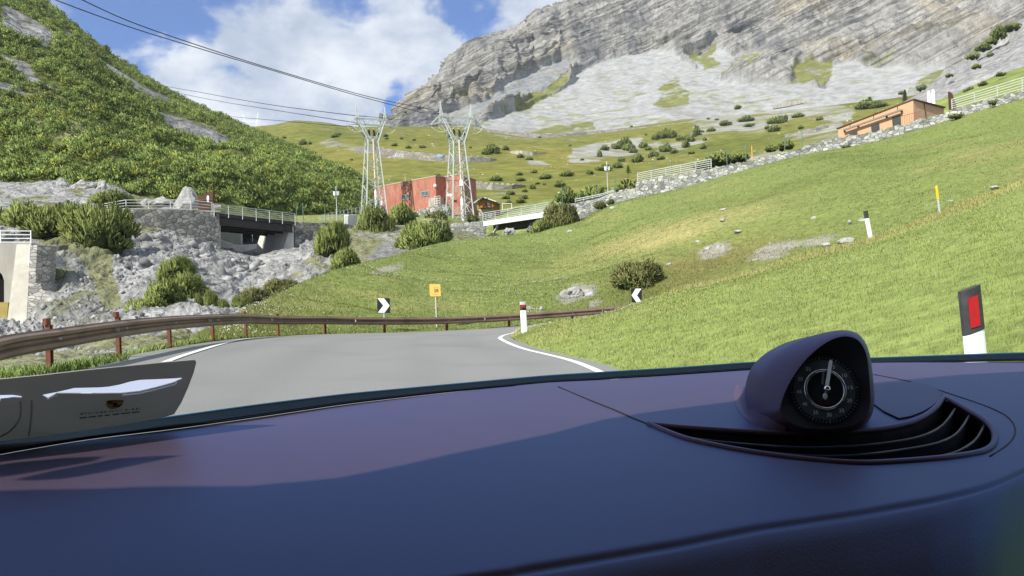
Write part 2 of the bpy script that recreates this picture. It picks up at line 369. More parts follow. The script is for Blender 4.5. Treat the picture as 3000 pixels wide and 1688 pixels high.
# --- gully with bare rock left of the meadow
gc = [-700, 0, 100, 150, 300, 450, 600, 750, 900, 1010, 1200, 1420]
grows = [([1290, 1160, 1130, 1120, 1080, 1062, 1045, 1030, 1010, 975, 900, 820], [10, 12.5, 13.2, 13.5, 15.5, 19, 23, 27, 31, 36, 50, 70]),
         ([1150, 1085, 1080, 1075, 1046, 1020, 1005, 990, 960, 900, 830, 770], [22, 22, 22, 22, 23, 25, 28, 32, 38, 46, 62, 76]),
         ([985, 982, 975, 975, 965, 950, 930, 905, 880, 850, 780, 740], [56, 56, 54, 46, 42, 42, 43, 45, 48, 56, 70, 82]),
         ([972, 968, 945, 870, 850, 830, 840, 850, 815, 790, 725, 720], [59, 59, 59.5, 59, 60, 62, 66, 66, 64, 70, 84, 92]),
         ([940, 930, 860, 740, 720, 745, 770, 795, 770, 740, 690, 700], [64, 64, 65, 67, 72, 76, 78, 80, 82, 86, 95, 100]),
         ([700, 690, 672, 664, 662, 684, 714, 757, 725, 680, 655, 690], [69, 69, 72, 75, 80, 84, 87, 89, 91, 96, 101, 104]),
         ([590, 590, 596, 600, 604, 650, 716, 764, 735, 680, 655, 700], [90, 90, 92, 94, 96, 98, 98, 102, 104, 106, 108, 110])]
px, py, d = sheet(gc, grows, 420, 260)
X = P(px, py, d); n = gnormals(X)
rocky = fbm(X * [.16, .16, .3], 4, 61)
band = fbm(np.stack([X[..., 0] * .9 + X[..., 2] * .5, X[..., 1] * .25, X[..., 2] * 1.1 - X[..., 0] * .3], -1), 4, 65, ridged=True)
amp = np.clip((d - 14) / 20, 0, 1)
amp = amp * (1 - .75 * sm(px, 940, 1080)) * (1 - .6 * ((px > 620) & (px < 880) & (d > 82)))
X = X + n * (amp * (rocky * 1.4 + band * .55 + fbm(X * 1.3, 3, 77) * .3))[..., None]
C = mixc(np.broadcast_to(ROCK * 1.25, X.shape).copy(), SCREE * 1.15, sm(fbm(X * .25, 3, 81), -.1, .4))
C = mixc(C, (.13, .13, .125), sm(fbm(X * [.9, .9, 1.2], 3, 85), .18, .5) * .7)
gr = np.zeros(px.shape)
for poly, k in [([(60, 660), (180, 650), (330, 740), (330, 800), (360, 900), (300, 900), (250, 780), (120, 720)], .95), ([(100, 690), (300, 720), (350, 900), (340, 1010), (150, 1010), (150, 900), (100, 800)], .45),
                ([(930, 660), (1060, 610), (1300, 600), (1440, 690), (1250, 730), (1080, 790), (1000, 800), (940, 740)], .8), ([(-700, 1040), (100, 1040), (500, 990), (720, 950), (900, 930), (900, 1100), (-700, 1300)], .8),
                ([(395, 660), (480, 690), (470, 705), (380, 690)], .8), ([(860, 770), (980, 690), (1000, 800), (930, 840), (850, 860)], .5)]:
    gr = np.maximum(gr, inpoly(px, py, poly) * k)
kk = sm(gr + .55 * fbm(X * .55, 4, 91), .42, .78)
C = mixc(C, np.array((.17, .175, .06)), kk * .8)
slab = inpoly(px, py, [(1070, 770), (1120, 710), (1240, 690), (1270, 700), (1200, 745), (1100, 790)])
C = mixc(C, ROCK, slab * .9)
moss = inpoly(px, py, [(110, 690), (260, 700), (350, 950), (330, 1040), (160, 1000)]) * sm(fbm(X * .9, 3, 95), -.3, .3)
C = mixc(C, (.115, .125, .075), moss * .6)
water = inpoly(px, py, [(640, 760), (780, 748), (860, 800), (800, 880), (700, 880), (640, 820)]) * sm(fbm(X * [.8, .3, .3], 3, 99), .1, .4)
C = mixc(C, (.5, .5, .48), water * .5)
land('gully', X, C, m_gully)
GX, GPX, GPY, GD, GKK = X, px, py, d, kk

# --- terraces (road level) behind the walls
tl = [-700, 0, 300, 400, 560, 648]
rows = [([660, 640, 634, 622, 622, 622], [71, 73, 80, 84, 86, 86]), ([640, 615, 606, 604, 606, 606], [84, 85, 92, 95, 97, 97]), ([560, 545, 545, 578, 606, 612], [104, 104, 108, 112, 114, 114]), ([500, 500, 520, 560, 605, 612], [130, 130, 130, 130, 130, 130])]
px, py, d = sheet(tl, rows, 170, 70); X = P(px, py, d)
X = X + gnormals(X) * (fbm(X * [.3, .3, .5], 4, 101) * 1.0 * sm(d, 88, 100) + .35 * fbm(X * 1.2, 3, 103) * sm(d, 95, 105))[..., None]
C = mixc(np.broadcast_to(SCREE * .95, X.shape).copy(), (.2, .2, .19), sm(fbm(X * .9, 3, 105), .1, .5) * .7)
C = mixc(C, OLIVE, sm(fbm(X * .3, 3, 107) + .5 * (py > 575), .15, .5) * .9)
land('terrace', X, C, m_gully)
tr = [862, 868, 1000, 1100, 1300, 1400, 1650, 1850, 2060]
rows = [([700, 700, 700, 690, 690, 715, 692, 625, 570], [95.5, 95.5, 101, 105, 107, 112, 101, 98, 94]), ([652, 652, 662, 640, 640, 680, 600, 560, 525], [99, 99, 108, 116, 116, 118, 108, 106, 104]), ([632, 632, 628, 628, 626, 628, 575, 540, 500], [130, 130, 140, 160, 160, 165, 150, 145, 140])]
px, py, d = sheet(tr, rows, 170, 40); X = P(px, py, d)
C = mixc(grass_col(X, .8, .5, 41), (.3, .3, .28), sm(fbm(X * .25, 3, 43), .1, .5) * .6)
land('terrace', X, C, m_gully)
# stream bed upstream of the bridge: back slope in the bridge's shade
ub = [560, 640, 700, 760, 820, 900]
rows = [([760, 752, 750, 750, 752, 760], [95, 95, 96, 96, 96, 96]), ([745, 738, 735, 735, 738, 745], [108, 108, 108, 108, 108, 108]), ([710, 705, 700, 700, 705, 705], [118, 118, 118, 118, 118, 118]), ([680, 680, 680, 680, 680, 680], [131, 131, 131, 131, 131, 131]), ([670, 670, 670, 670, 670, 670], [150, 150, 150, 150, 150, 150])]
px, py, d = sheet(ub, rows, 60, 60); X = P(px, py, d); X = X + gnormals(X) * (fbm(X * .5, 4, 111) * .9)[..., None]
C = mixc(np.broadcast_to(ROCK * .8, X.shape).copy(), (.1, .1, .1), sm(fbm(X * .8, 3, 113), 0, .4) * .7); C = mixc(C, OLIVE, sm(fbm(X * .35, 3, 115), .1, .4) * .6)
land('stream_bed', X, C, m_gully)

# --- forested hillside on the left
hc = [-1400, -700, 0, 120, 200, 256, 307, 389, 501, 637, 719, 777, 874, 987, 1050, 1085, 1120]
crest = [-900, -560, -75, 0, 70, 115, 160, 216, 284, 340, 378, 401, 444, 497, 545, 600, 650]
cd_ = [300, 320, 340, 345, 350, 352, 354, 356, 356, 352, 346, 340, 318, 280, 250, 220, 190]
base = [560, 545, 545, 548, 556, 566, 572, 580, 592, 600, 612, 622, 632, 634, 634, 634, 660]
bd_ = [108, 108, 108, 109, 110, 111, 112, 114, 116, 120, 124, 128, 136, 146, 152, 156, 158]
mid = [lerp(b, c, .5) for b, c in zip(base, crest)]; md = [1 / lerp(1 / a, 1 / b, .40) for a, b in zip(bd_, cd_)]
down = [c + 25 for c in crest]; dd_ = [x * 1.25 for x in cd_]
pre = [b + 40 for b in base]; pd = [b - 12 for b in bd_]
px, py, d = sheet(hc, [(pre, pd), (base, bd_), (mid, md), (crest, cd_), (down, dd_)], 420, 240, rowpos=[0, .12, 1, 2, 2.15], smooth=1)
X = P(px, py, d); n = gnormals(X)
bump_ = fbm(X * .018, 3, 121) * 3.5 + fbm(X * [.05, .05, .03], 3, 123, ridged=True) * 2.5
hv = np.linspace(0, 2.15, 240)[:, None] * np.ones(420); edge = sm(hv, .1, .5) * (1 - sm(hv, 1.6, 2.0) * .6)
X = X + n * (bump_ * edge)[..., None]
bare_polys = [[(0, 25), (40, 35), (60, 60), (130, 110), (132, 165), (80, 140), (0, 110)], [(145, 85), (190, 95), (260, 150), (330, 210), (420, 260), (480, 290), (525, 320), (470, 315), (400, 280), (330, 262), (270, 215), (200, 135)],
              [(0, 150), (60, 185), (130, 235), (200, 268), (190, 278), (110, 240), (0, 165)], [(0, 238), (40, 255), (75, 285), (40, 280), (0, 262)], [(430, 345), (520, 370), (600, 400), (665, 430), (660, 455), (600, 445), (530, 415), (470, 380)],
              [(170, 375), (200, 385), (238, 425), (230, 435), (185, 405)], [(288, 435), (330, 445), (355, 468), (310, 462)], [(365, 280), (430, 290), (500, 320), (540, 345), (460, 330), (390, 300)]]
bare = np.zeros(px.shape)
for pl in bare_polys: bare = np.maximum(bare, inpoly(px + 10 * fbm(X * .07, 3, 131), py + 8 * fbm(X * .07, 3, 133), pl) * 1.0)
fr = fbm(X * .12, 4, 135)
C = mixc(np.broadcast_to(ROCK * 1.0, X.shape).copy(), SCREE * .9, sm(fr, -.1, .4)); C = mixc(C, (.13, .125, .115), sm(fbm(X * .35, 3, 137), .15, .5) * .7)
C = mixc(C, OLIVE * .8, sm(fbm(X * .2, 3, 139), .2, .5) * .7)
soil = mixc(np.broadcast_to(np.array((.10, .12, .035)), X.shape).copy(), (.24, .23, .13), sm(fbm(X * .06, 4, 161), .1, .5))
C = C * bare[..., None] + soil * (1 - bare[..., None])
land('hillside', X, C, m_hill)
HX, HPX, HPY, HD, HB, HV = X, px, py, d, bare, hv

# --- green hills across the valley
mc = [420, 640, 730, 804, 864, 928, 966, 1015, 1152, 1388, 1550, 1700, 1850, 2000, 2200, 2400, 2600, 2800, 3000, 3800]
r0 = ([720, 715, 710, 706, 704, 700, 696, 694, 690, 690, 680, 660, 630, 590, 545, 500, 462, 400, 340, 90], [135] * 14 + [130, 120, 112, 105, 100, 90])
r1 = ([575, 565, 560, 556, 552, 548, 545, 540, 530, 520, 512, 505, 498, 480, 462, 430, 398, 350, 290, 40], [260] * 14 + [250, 230, 210, 190, 170, 150])
r2 = ([480, 470, 466, 462, 458, 454, 450, 446, 440, 440, 442, 440, 432, 415, 398, 372, 345, 305, 250, 0], [430] * 15 + [400, 380, 340, 300, 260])
r3 = ([400, 388, 372, 365, 352, 356, 360, 371, 371, 372, 396, 392, 372, 350, 335, 312, 290, 262, 225, -60], [640] * 16 + [620, 600, 560, 500])
r4 = ([430, 415, 400, 395, 385, 385, 388, 392, 392, 378, 402, 398, 378, 356, 340, 318, 296, 268, 232, -50], [860] * 9 + [680] * 7 + [660, 640, 600, 540])
px, py, d = sheet(mc, [r0, r1, r2, r3, r4], 640, 240, smooth=1)
X = P(px, py, d)
mv = np.linspace(0, 4, 240)[:, None] * np.ones(640); edge = sm(mv, .0, .5) * (1 - sm(mv, 2.5, 3.0))
X = X + gnormals(X) * (edge * (fbm(X * .012, 4, 141) * 5 + fbm(X * .05, 3, 143) * 1.2))[..., None]
f1 = fbm(X * [.01, .01, .02], 4, 145); C = mixc(np.broadcast_to(np.array((.165, .170, .042)), X.shape).copy(), (.21, .19, .045), sm(f1, 0, .5) * .8)
C = mixc(C, (.1, .125, .024), sm(-f1, .1, .5) * .6)
sc = np.zeros(px.shape)
for pl, k in [([(1400, 372), (1560, 398), (1720, 400), (1640, 440), (1560, 420), (1420, 415)], .25), ([(1690, 420), (1850, 395), (1900, 420), (1800, 450), (1740, 470), (1680, 478), (1670, 450)], .9), ([(1540, 462), (1640, 470), (1680, 478), (1560, 476)], .8),
              ([(1820, 430), (2000, 395), (2120, 372), (2060, 420), (1900, 450)], .55), ([(2000, 300), (2330, 285), (2480, 305), (2520, 330), (2480, 365), (2350, 350), (2200, 370), (2050, 390)], .75), ([(2140, 330), (2260, 340), (2250, 400), (2160, 390)], .7),
              ([(2300, 405), (2460, 360), (2480, 400), (2380, 440)], .6), ([(2110, 450), (2300, 420), (2300, 470), (2150, 490)], .5), ([(1900, 500), (2100, 440), (2160, 440), (2000, 500)], .3), ([(1000, 425), (1110, 450), (1120, 470), (1030, 450)], .6),
              ([(920, 400), (1000, 425), (1050, 470), (1010, 470), (940, 430)], .5), ([(880, 430), (960, 440), (975, 470), (900, 460)], .35), ([(830, 360), (940, 375), (1040, 410), (1000, 420), (880, 380)], .35), ([(1400, 600), (1500, 560), (1560, 560), (1480, 600)], .3)]:
    sc = np.maximum(sc, inpoly(px + 26 * fbm(X * .03, 4, 147), py + 12 * fbm(X * .03, 4, 149), pl) * k)
sc = blur(sc, 2)
kk = sm(sc + .75 * fbm(X * [.05, .05, .1], 6, 151), .40, .85) * .92
C = mixc(C, (.30, .30, .27), kk)
land('green_hills', X, C, m_far)
MX, MPX, MPY, MD = X, px, py, d
# ------------------------------------------------------------------ limestone mountain
def strata_mat():
    m = bpy.data.materials.new('limestone'); m.use_nodes = True; nt = m.node_tree; N = nt.nodes; L = nt.links; b = N['Principled BSDF']
    b.inputs['Roughness'].default_value = .95; b.inputs['Specular IOR Level'].default_value = .1
    at = N.new('ShaderNodeAttribute'); at.attribute_name = 'col'; tc = N.new('ShaderNodeTexCoord')
    sep = N.new('ShaderNodeSeparateXYZ'); L.new(tc.outputs['Object'], sep.inputs[0])
    def noise(rot, sc, scale, det, dist=0.0):
        mp = N.new('ShaderNodeMapping'); mp.inputs['Rotation'].default_value = rot; L.new(tc.outputs['Object'], mp.inputs[0])
        m2 = N.new('ShaderNodeMapping'); m2.inputs['Scale'].default_value = sc; L.new(mp.outputs[0], m2.inputs[0])
        nz = N.new('ShaderNodeTexNoise'); nz.inputs['Scale'].default_value = scale; nz.inputs['Detail'].default_value = det; nz.inputs['Roughness'].default_value = .68; nz.inputs['Distortion'].default_value = dist
        L.new(m2.outputs[0], nz.inputs['Vector']); return nz.outputs['Fac']
    def mrange(x, a, bb, c, d):
        r = N.new('ShaderNodeMapRange'); r.inputs[1].default_value = a; r.inputs[2].default_value = bb; r.inputs[3].default_value = c; r.inputs[4].default_value = d; L.new(x, r.inputs[0]); return r.outputs[0]
    s1 = noise((0, R(27), 0), (.05, .06, 1.7), .085, 7, .35)      # beds dipping to the left
    s2 = noise((0, R(10), 0), (1, 1, 1.2), .13, 12)
    s3 = noise((0, 0, 0), (2.4, 1, .35), .045, 8)                  # water streaks down the walls
    a = mrange(s1, .34, .66, .72, 1.24); bb = mrange(s2, .3, .7, .66, 1.3); c3 = mrange(s3, .35, .7, .82, 1.14)
    m1 = N.new('ShaderNodeMath'); m1.operation = 'MULTIPLY'; L.new(a, m1.inputs[0]); L.new(bb, m1.inputs[1])
    ab = N.new('ShaderNodeMath'); ab.operation = 'SUBTRACT'; L.new(noise((0, R(27), 0), (.05, .05, 1.6), .05, 9, .5), ab.inputs[0]); ab.inputs[1].default_value = .5
    ab2 = N.new('ShaderNodeMath'); ab2.operation = 'ABSOLUTE'; L.new(ab.outputs[0], ab2.inputs[0]); ck = mrange(ab2.outputs[0], .0, .035, .36, 1.0)
    mc_ = N.new('ShaderNodeMath'); mc_.operation = 'MULTIPLY'; L.new(m1.outputs[0], mc_.inputs[0]); L.new(ck, mc_.inputs[1]); m1 = mc_
    vb = N.new('ShaderNodeMath'); vb.operation = 'SUBTRACT'; L.new(noise((0, R(-8), 0), (2.2, 1, .22), .05, 8, .3), vb.inputs[0]); vb.inputs[1].default_value = .5
    vb2 = N.new('ShaderNodeMath'); vb2.operation = 'ABSOLUTE'; L.new(vb.outputs[0], vb2.inputs[0]); vk = mrange(vb2.outputs[0], .0, .02, .6, 1.0)
    mv_ = N.new('ShaderNodeMath'); mv_.operation = 'MULTIPLY'; L.new(m1.outputs[0], mv_.inputs[0]); L.new(vk, mv_.inputs[1]); m1 = mv_
    m2 = N.new('ShaderNodeMath'); m2.operation = 'MULTIPLY'; L.new(m1.outputs[0], m2.inputs[0]); L.new(c3, m2.inputs[1])
    fa = N.new('ShaderNodeAttribute'); fa.attribute_name = 'rockiness'
    mx = N.new('ShaderNodeMix'); mx.data_type = 'FLOAT'; L.new(fa.outputs['Fac'], mx.inputs[0]); L.new(bb, mx.inputs[2]); L.new(m2.outputs[0], mx.inputs[3])
    sc = N.new('ShaderNodeVectorMath'); sc.operation = 'SCALE'; L.new(at.outputs['Color'], sc.inputs[0]); L.new(mx.outputs[0], sc.inputs['Scale'])
    L.new(sc.outputs[0], b.inputs['Base Color'])
    bp = N.new('ShaderNodeBump'); bp.inputs['Distance'].default_value = 5.0; L.new(s1, bp.inputs['Height'])
    st = N.new('ShaderNodeMath'); st.operation = 'MULTIPLY'; st.inputs[1].default_value = .85; L.new(fa.outputs['Fac'], st.inputs[0]); L.new(st.outputs[0], bp.inputs['Strength'])
    b2 = N.new('ShaderNodeBump'); b2.inputs['Distance'].default_value = 3.0; b2.inputs['Strength'].default_value = .65; L.new(s2, b2.inputs['Height']); L.new(bp.outputs[0], b2.inputs['Normal'])
    L.new(b2.outputs[0], b.inputs['Normal']); return m
mcols = [1120, 1172, 1230, 1290, 1340, 1370, 1395, 1430, 1500, 1560, 1580, 1640, 1700, 1900, 2200, 2600, 3000, 3600, 4200]
ridge = [376, 366, 313, 264, 217, 172, 142, 121, 103, 86, 62, 36, -2, -120, -300, -500, -620, -760, -860]
rd = [740, 760, 830, 900, 950, 985, 1010, 1035, 1075, 1110, 1125, 1160, 1200, 1310, 1440, 1540, 1560, 1500, 1400]
mb = [392, 392, 392, 392, 392, 392, 392, 394, 398, 410, 412, 412, 408, 380, 350, 302, 240, 60, -80]
bd2 = [655] * 15 + [640, 600, 560, 500]
def mixrow(f, g): return ([lerp(a, b, f) for a, b in zip(mb, ridge)], [1 / lerp(1 / a, 1 / b, g) for a, b in zip(bd2, rd)])
rows = [(mb, bd2), mixrow(.18, .30), mixrow(.38, .58), mixrow(.62, .78), mixrow(.85, .92), (ridge, rd), ([r + 30 for r in ridge], [x * 1.25 for x in rd])]
upos = np.concatenate([np.linspace(1120, 3050, 760), np.linspace(3060, 4200, 60)])
px, py, d = sheet(mcols, rows, 820, 420, rowpos=[0, .5, 1.1, 1.9, 2.7, 3.2, 3.35], smooth=1, colpos=upos)
X = P(px, py, d); n = gnormals(X)
wq = fbm(X * .004, 3, 201)
scree_polys = [[(1380, 380), (1470, 342), (1560, 300), (1640, 262), (1740, 205), (1840, 165), (1930, 158), (1985, 162), (2030, 200), (2070, 230), (2150, 242), (2330, 250), (2480, 262), (2640, 285), (2650, 330), (2400, 330), (2200, 345), (2000, 375), (1850, 400), (1700, 420), (1380, 400)],
               [(2410, 255), (2440, 200), (2475, 190), (2700, 195), (2765, 190), (2745, 240), (2660, 275), (2640, 310), (2560, 295)], [(1250, 372), (1420, 300), (1560, 225), (1640, 190), (1700, 190), (1720, 205), (1600, 270), (1470, 330), (1380, 372)],
               [(2050, 140), (2120, 150), (2160, 170), (2120, 235), (2065, 232), (2000, 165)]]
grass_polys = [[(2010, 150), (2090, 138), (2112, 195), (2070, 208), (2025, 175)], [(2118, 212), (2170, 172), (2240, 150), (2195, 235), (2130, 232)], [(2225, 210), (2290, 180), (2250, 215)], [(2305, 245), (2345, 185), (2445, 178), (2432, 232), (2395, 252)], [(1905, 315), (1950, 245), (2005, 225), (2020, 300), (1960, 318)],
               [(1540, 385), (1620, 360), (1740, 350), (1746, 392), (1640, 410)], [(1170, 374), (1240, 340), (1380, 275), (1420, 255), (1400, 275), (1300, 330), (1215, 376)], [(1500, 320), (1620, 250), (1700, 220), (1640, 262), (1530, 325)], [(1330, 300), (1370, 290), (1370, 308), (1340, 310)], [(2700, 215), (2780, 190), (2740, 255), (2690, 270), (2640, 285)]]
qx = px + 34 * fbm(X * .016, 5, 203); qy = py + 20 * fbm(X * .016, 5, 205)
scr = np.zeros(px.shape); grs = np.zeros(px.shape)
for k, pl in enumerate(scree_polys): scr = np.maximum(scr, inpoly(qx, qy, pl) * (.72 if k == 2 else 1.0))
for pl in grass_polys: grs = np.maximum(grs, inpoly(qx, qy, pl) * 1.0)
def blur(A, k):
    for _ in range(k):
        q = np.pad(A, 1, mode='edge'); A = (q[1:-1, 1:-1] * 2 + q[:-2, 1:-1] + q[2:, 1:-1] + q[1:-1, :-2] + q[1:-1, 2:]) / 6
    return A
rock = 1 - np.maximum(blur(scr, 3), blur(grs, 2) * .8)
e = rock * sm(np.linspace(0, 3.35, 420)[:, None] * np.ones(820), .02, .35)
ca, sa = math.cos(R(27)), math.sin(R(27))
w = X[..., 2] * ca - X[..., 0] * sa; l = X[..., 0] * ca + X[..., 2] * sa
beds = fbm(np.stack([l * .006, X[..., 1] * .006, w * .045], -1) + fbm(X * .01, 2, 207)[..., None] * .35, 5, 209, ridged=True)
big = fbm(np.stack([l * .0055, X[..., 1] * .004, w * .012], -1), 4, 211, ridged=True)
crag = fbm(X * .05, 4, 213, ridged=True)
X = X + n * (e * (beds * 13 + big * 27 + crag * 8 - 8))[..., None] + n * ((1 - rock) * fbm(np.stack([l * .02, X[..., 1] * .02, X[..., 2] * .01], -1), 3, 215) * 2.5)[..., None]
# the deep overhangs
for (cx, cy, ln, th, dep) in [(2125, 105, 95, 15, 34), (2015, 108, 22, 16, 22), (1545, 172, 40, 5, 12), (1955, 115, 9, 22, 26), (1605, 185, 30, 4, 9), (2165, 60, 50, 6, 12), (2320, 145, 28, 4, 10), (2345, 182, 20, 3, 10)]:
    dx = (px - cx); dy = (py - cy) + dx * .48; k = np.exp(-(dx / ln) ** 2) * sm(dy, -th, -th * .2) * (1 - sm(dy, th * .3, th * 1.3))
    X = X - n * (k * dep)[..., None]; X[..., 2] += k * dep * .35
C = np.broadcast_to(np.array((.322, .314, .292)), X.shape).copy()
C = mixc(C, (.36, .32, .235), sm(fbm(np.stack([l * .012, X[..., 1] * .01, w * .02], -1), 4, 221), .12, .5) * .65)
C = mixc(C, (.15, .155, .165), sm(fbm(np.stack([X[..., 0] * .03, X[..., 1] * .01, X[..., 2] * .006], -1), 4, 223), .12, .45) * .7)
C = mixc(C, (.2, .215, .09), rock * sm(fbm(np.stack([l * .012, X[..., 1] * .02, w * .09], -1), 4, 225), .32, .5) * .55)
fan = fbm(np.stack([X[..., 0] * .03 + X[..., 2] * .02, X[..., 1] * .006, X[..., 2] * .006], -1), 4, 227)
SC = np.array((.33, .338, .33)) * (1 + .10 * fan[..., None])
blue = inpoly(px, py, scree_polys[2])
SC = mixc(SC, (.235, .247, .255), blue * .8)
rills = sm(fbm(np.stack([X[..., 0] * .06, X[..., 1] * .05, X[..., 2] * .12], -1), 5, 229), .16, .42)
SC = mixc(SC, (.24, .235, .215), sm(fbm(np.stack([X[..., 0] * .045 + X[..., 2] * .02, X[..., 1] * .02, X[..., 2] * .013], -1), 5, 241), .06, .5) * .7)
SC = mixc(SC, (.22, .23, .11), rills * .75 * sm(py, 180, 280))
scr = blur(scr, 2); scr = sm(scr + .5 * fbm(X * .04, 5, 235), .3, .7)
C = C * (1 - scr[..., None]) + SC * scr[..., None]
GC = np.array((.165, .175, .035)) * (1 + .25 * fbm(X * .05, 3, 231)[..., None])
gk = sm(blur(grs, 5) + .55 * fbm(X * .05, 4, 233) + .75 * fbm(X * .16, 4, 237), .40, .95) * .9; C = mixc(C, (0, 0, 0), gk) + GC * gk[..., None]
me_o = land('mountain', X, C, strata_mat())
a = me_o.data.attributes.new('rockiness', 'FLOAT', 'POINT'); a.data.foreach_set('value', np.ascontiguousarray(rock.ravel(), np.float32))
# --- grey rock spur and the green slope in front of it, right edge
sc_ = [2640, 2690, 2760, 2800, 2860, 2900, 2950, 3000, 3400, 3900]
top = [325, 292, 243, 208, 168, 138, 112, 62, -150, -320]; bot = [330, 320, 300, 285, 262, 242, 222, 205, 90, -40]
px, py, d = sheet(sc_, [([b + 25 for b in bot], [190] * 10), ([b + 2 for b in bot], [205] * 10), (top, [285, 285, 290, 295, 300, 305, 310, 315, 330, 340]), ([t + 20 for t in top], [400] * 10)], 240, 130, rowpos=[0, .25, 2, 2.3])
X = P(px, py, d); n = gnormals(X); w = X[..., 2] * ca - X[..., 0] * sa; l = X[..., 0] * ca + X[..., 2] * sa
X = X + n * ((fbm(np.stack([l * .03, X[..., 1] * .03, w * .22], -1), 4, 241, ridged=True) * 2.6 + fbm(X * .2, 3, 243) * .8) * sm(d, 200, 215))[..., None]
C = np.broadcast_to(np.array((.27, .27, .265)), X.shape).copy(); C = mixc(C, (.38, .37, .34), sm(fbm(np.stack([l * .05, X[..., 1] * .05, w * .4], -1), 3, 245), 0, .4) * .6)
C = mixc(C, (.15, .165, .05), sm(fbm(np.stack([l * .04, X[..., 1] * .04, w * .25], -1), 3, 247), .25, .45) * .6)
land('rock_spur', X, C, m_hill)
gs = [2690, 2780, 2830, 2900, 2950, 3000, 3400, 3900]
px, py, d = sheet(gs, [([340, 335, 330, 318, 305, 292, 190, 60], [100] * 8), ([322, 285, 262, 229, 210, 194, 60, -100], [150] * 8), ([340, 300, 280, 250, 230, 214, 90, -60], [185] * 8)], 90, 50, rowpos=[0, 1, 1.3])
X = P(px, py, d); X = X + gnormals(X) * (fbm(X * .15, 3, 251) * .6)[..., None]
C = grass_col(X, .4, .4, 253) * .92; C = mixc(C, DGRASS, sm(fbm(X * .2, 3, 257), .15, .5) * .6)
land('green_slope', X, C, m_far)
# ------------------------------------------------------------------ lookups
def lookup(X, PX):
    """function (px,py) -> world point on a terrain sheet"""
    qx, qy, qd = to_px(X); u = PX[0]
    def f(px, py, lift=0.0):
        j = int(np.clip(np.searchsorted(u, px), 1, len(u) - 1)); c = qy[:, j]
        idx = np.where((c[:-1] >= py) & (c[1:] <= py))[0]
        if len(idx) == 0: i = int(np.argmin(np.abs(c))); dd = qd[int(np.argmin(np.abs(c - py))), j]
        else:
            i = idx[0]; t = (c[i] - py) / (c[i] - c[i + 1] + 1e-9); dd = 1 / lerp(1 / qd[i, j], 1 / qd[i + 1, j], t)
        return Vector(P(px, py, dd)) + Vector((0, 0, lift))
    return f
on_hills = lookup(MX, MPX); on_hill = lookup(HX, HPX); on_gully = lookup(GX, GPX)
Xmead = meadow_pt(*np.meshgrid(np.arange(len(ML)).astype(float), tm_)); _mq = to_px(Xmead)
def on_meadow(px, py):
    k = np.argmin((_mq[0] - px) ** 2 + (_mq[1] - py) ** 2); i = np.unravel_index(k, _mq[0].shape); return Vector(P(px, py, _mq[2][i]))
# ------------------------------------------------------------------ materials
m_stone = stone_mat('grey_stone_masonry', (.28, .29, .285), (.09, .09, .085), 2.2, (1, 1, 1.8))
m_stone2 = stone_mat('rough_stone_masonry', (.21, .21, .2), (.07, .07, .065), 1.9, (1, 1, 1.5), .45, (.3, .29, .25))
m_conc = mat('concrete', c=(.42, .40, .34), var=.3, scale=.5, rough=.9, warm=((.2, .19, .17), .6, .55, .72), stretch=((1, 1, .35), (0, 0, 0)))
m_weir = mat('weir_concrete', c=(.62, .60, .54), var=.25, scale=.6, rough=.9, stretch=((1, 1, .3), (0, 0, 0)))
m_conc2 = mat('grey_concrete', c=(.46, .455, .44), var=.25, scale=.6, rough=.9, stretch=((1, 1, .3), (0, 0, 0)))
m_ochre = mat('ochre_stained_concrete', c=(.27, .215, .065), var=.25, scale=.8, rough=.9)
m_dark = mat('tunnel_shade_paint', c=(.012, .011, .01), rough=.9, spec=.1)
m_rail = mat('galvanised_railing', c=(.52, .54, .52), var=.12, scale=3, rough=.6, spec=.4)
m_steel = mat('dark_bridge_steel', c=(.05, .045, .04), var=.3, scale=2, rough=.7)
m_white = mat('white_painted_steel', c=(.80, .81, .80), var=.05, scale=2, rough=.55, spec=.4)
m_red = mat('red_render', c=(.40, .16, .112), var=.30, scale=.8, rough=.9, warm=((.46, .26, .20), 1.3, .52, .75), stretch=((1, 1, .45), (0, 0, 0)))
m_orange = mat('apricot_render', c=(.74, .46, .27), var=.05, scale=.7, rough=.9)
m_brown = mat('brown_weathered_timber', c=(.10, .055, .035), var=.3, scale=3, rough=.85, stretch=((1, 1, 6), (0, 0, 0)))
m_glass = mat('window_glass', c=(.12, .16, .18), var=.4, scale=1.5, rough=.15, spec=.7)
m_lattice = mat('galvanised_lattice', c=(.46, .50, .48), var=.15, scale=2, rough=.6, spec=.4)
m_pipe = mat('pale_cable_pipe', c=(.62, .52, .42), var=.1, scale=1, rough=.6)
m_ins = mat('brown_insulator', c=(.05, .035, .03), var=.2, scale=5, rough=.3, spec=.6)
m_jump = mat('pale_cable', c=(.66, .64, .55), var=.1, scale=2, rough=.5)
m_cable = mat('aluminium_cable', c=(.055, .06, .07), var=.1, scale=1, rough=.5)
m_green = mat('green_post_paint', c=(.12, .22, .15), var=.15, scale=2, rough=.6)
m_ral = mat('shadow_grey_shutter', c=(.085, .09, .085), var=.1, scale=3, rough=.6)
m_wood = mat('warm_chalet_wood', c=(.36, .15, .04), var=.3, scale=4, rough=.8)
m_yellow = mat('yellow_paint', c=(.80, .52, .02), var=.06, scale=3, rough=.6)
m_boulder = mat('pale_boulder', c=(.36, .355, .34), var=.35, scale=1.6, rough=.95, bump=.9, bscale=4, bdist=.12)
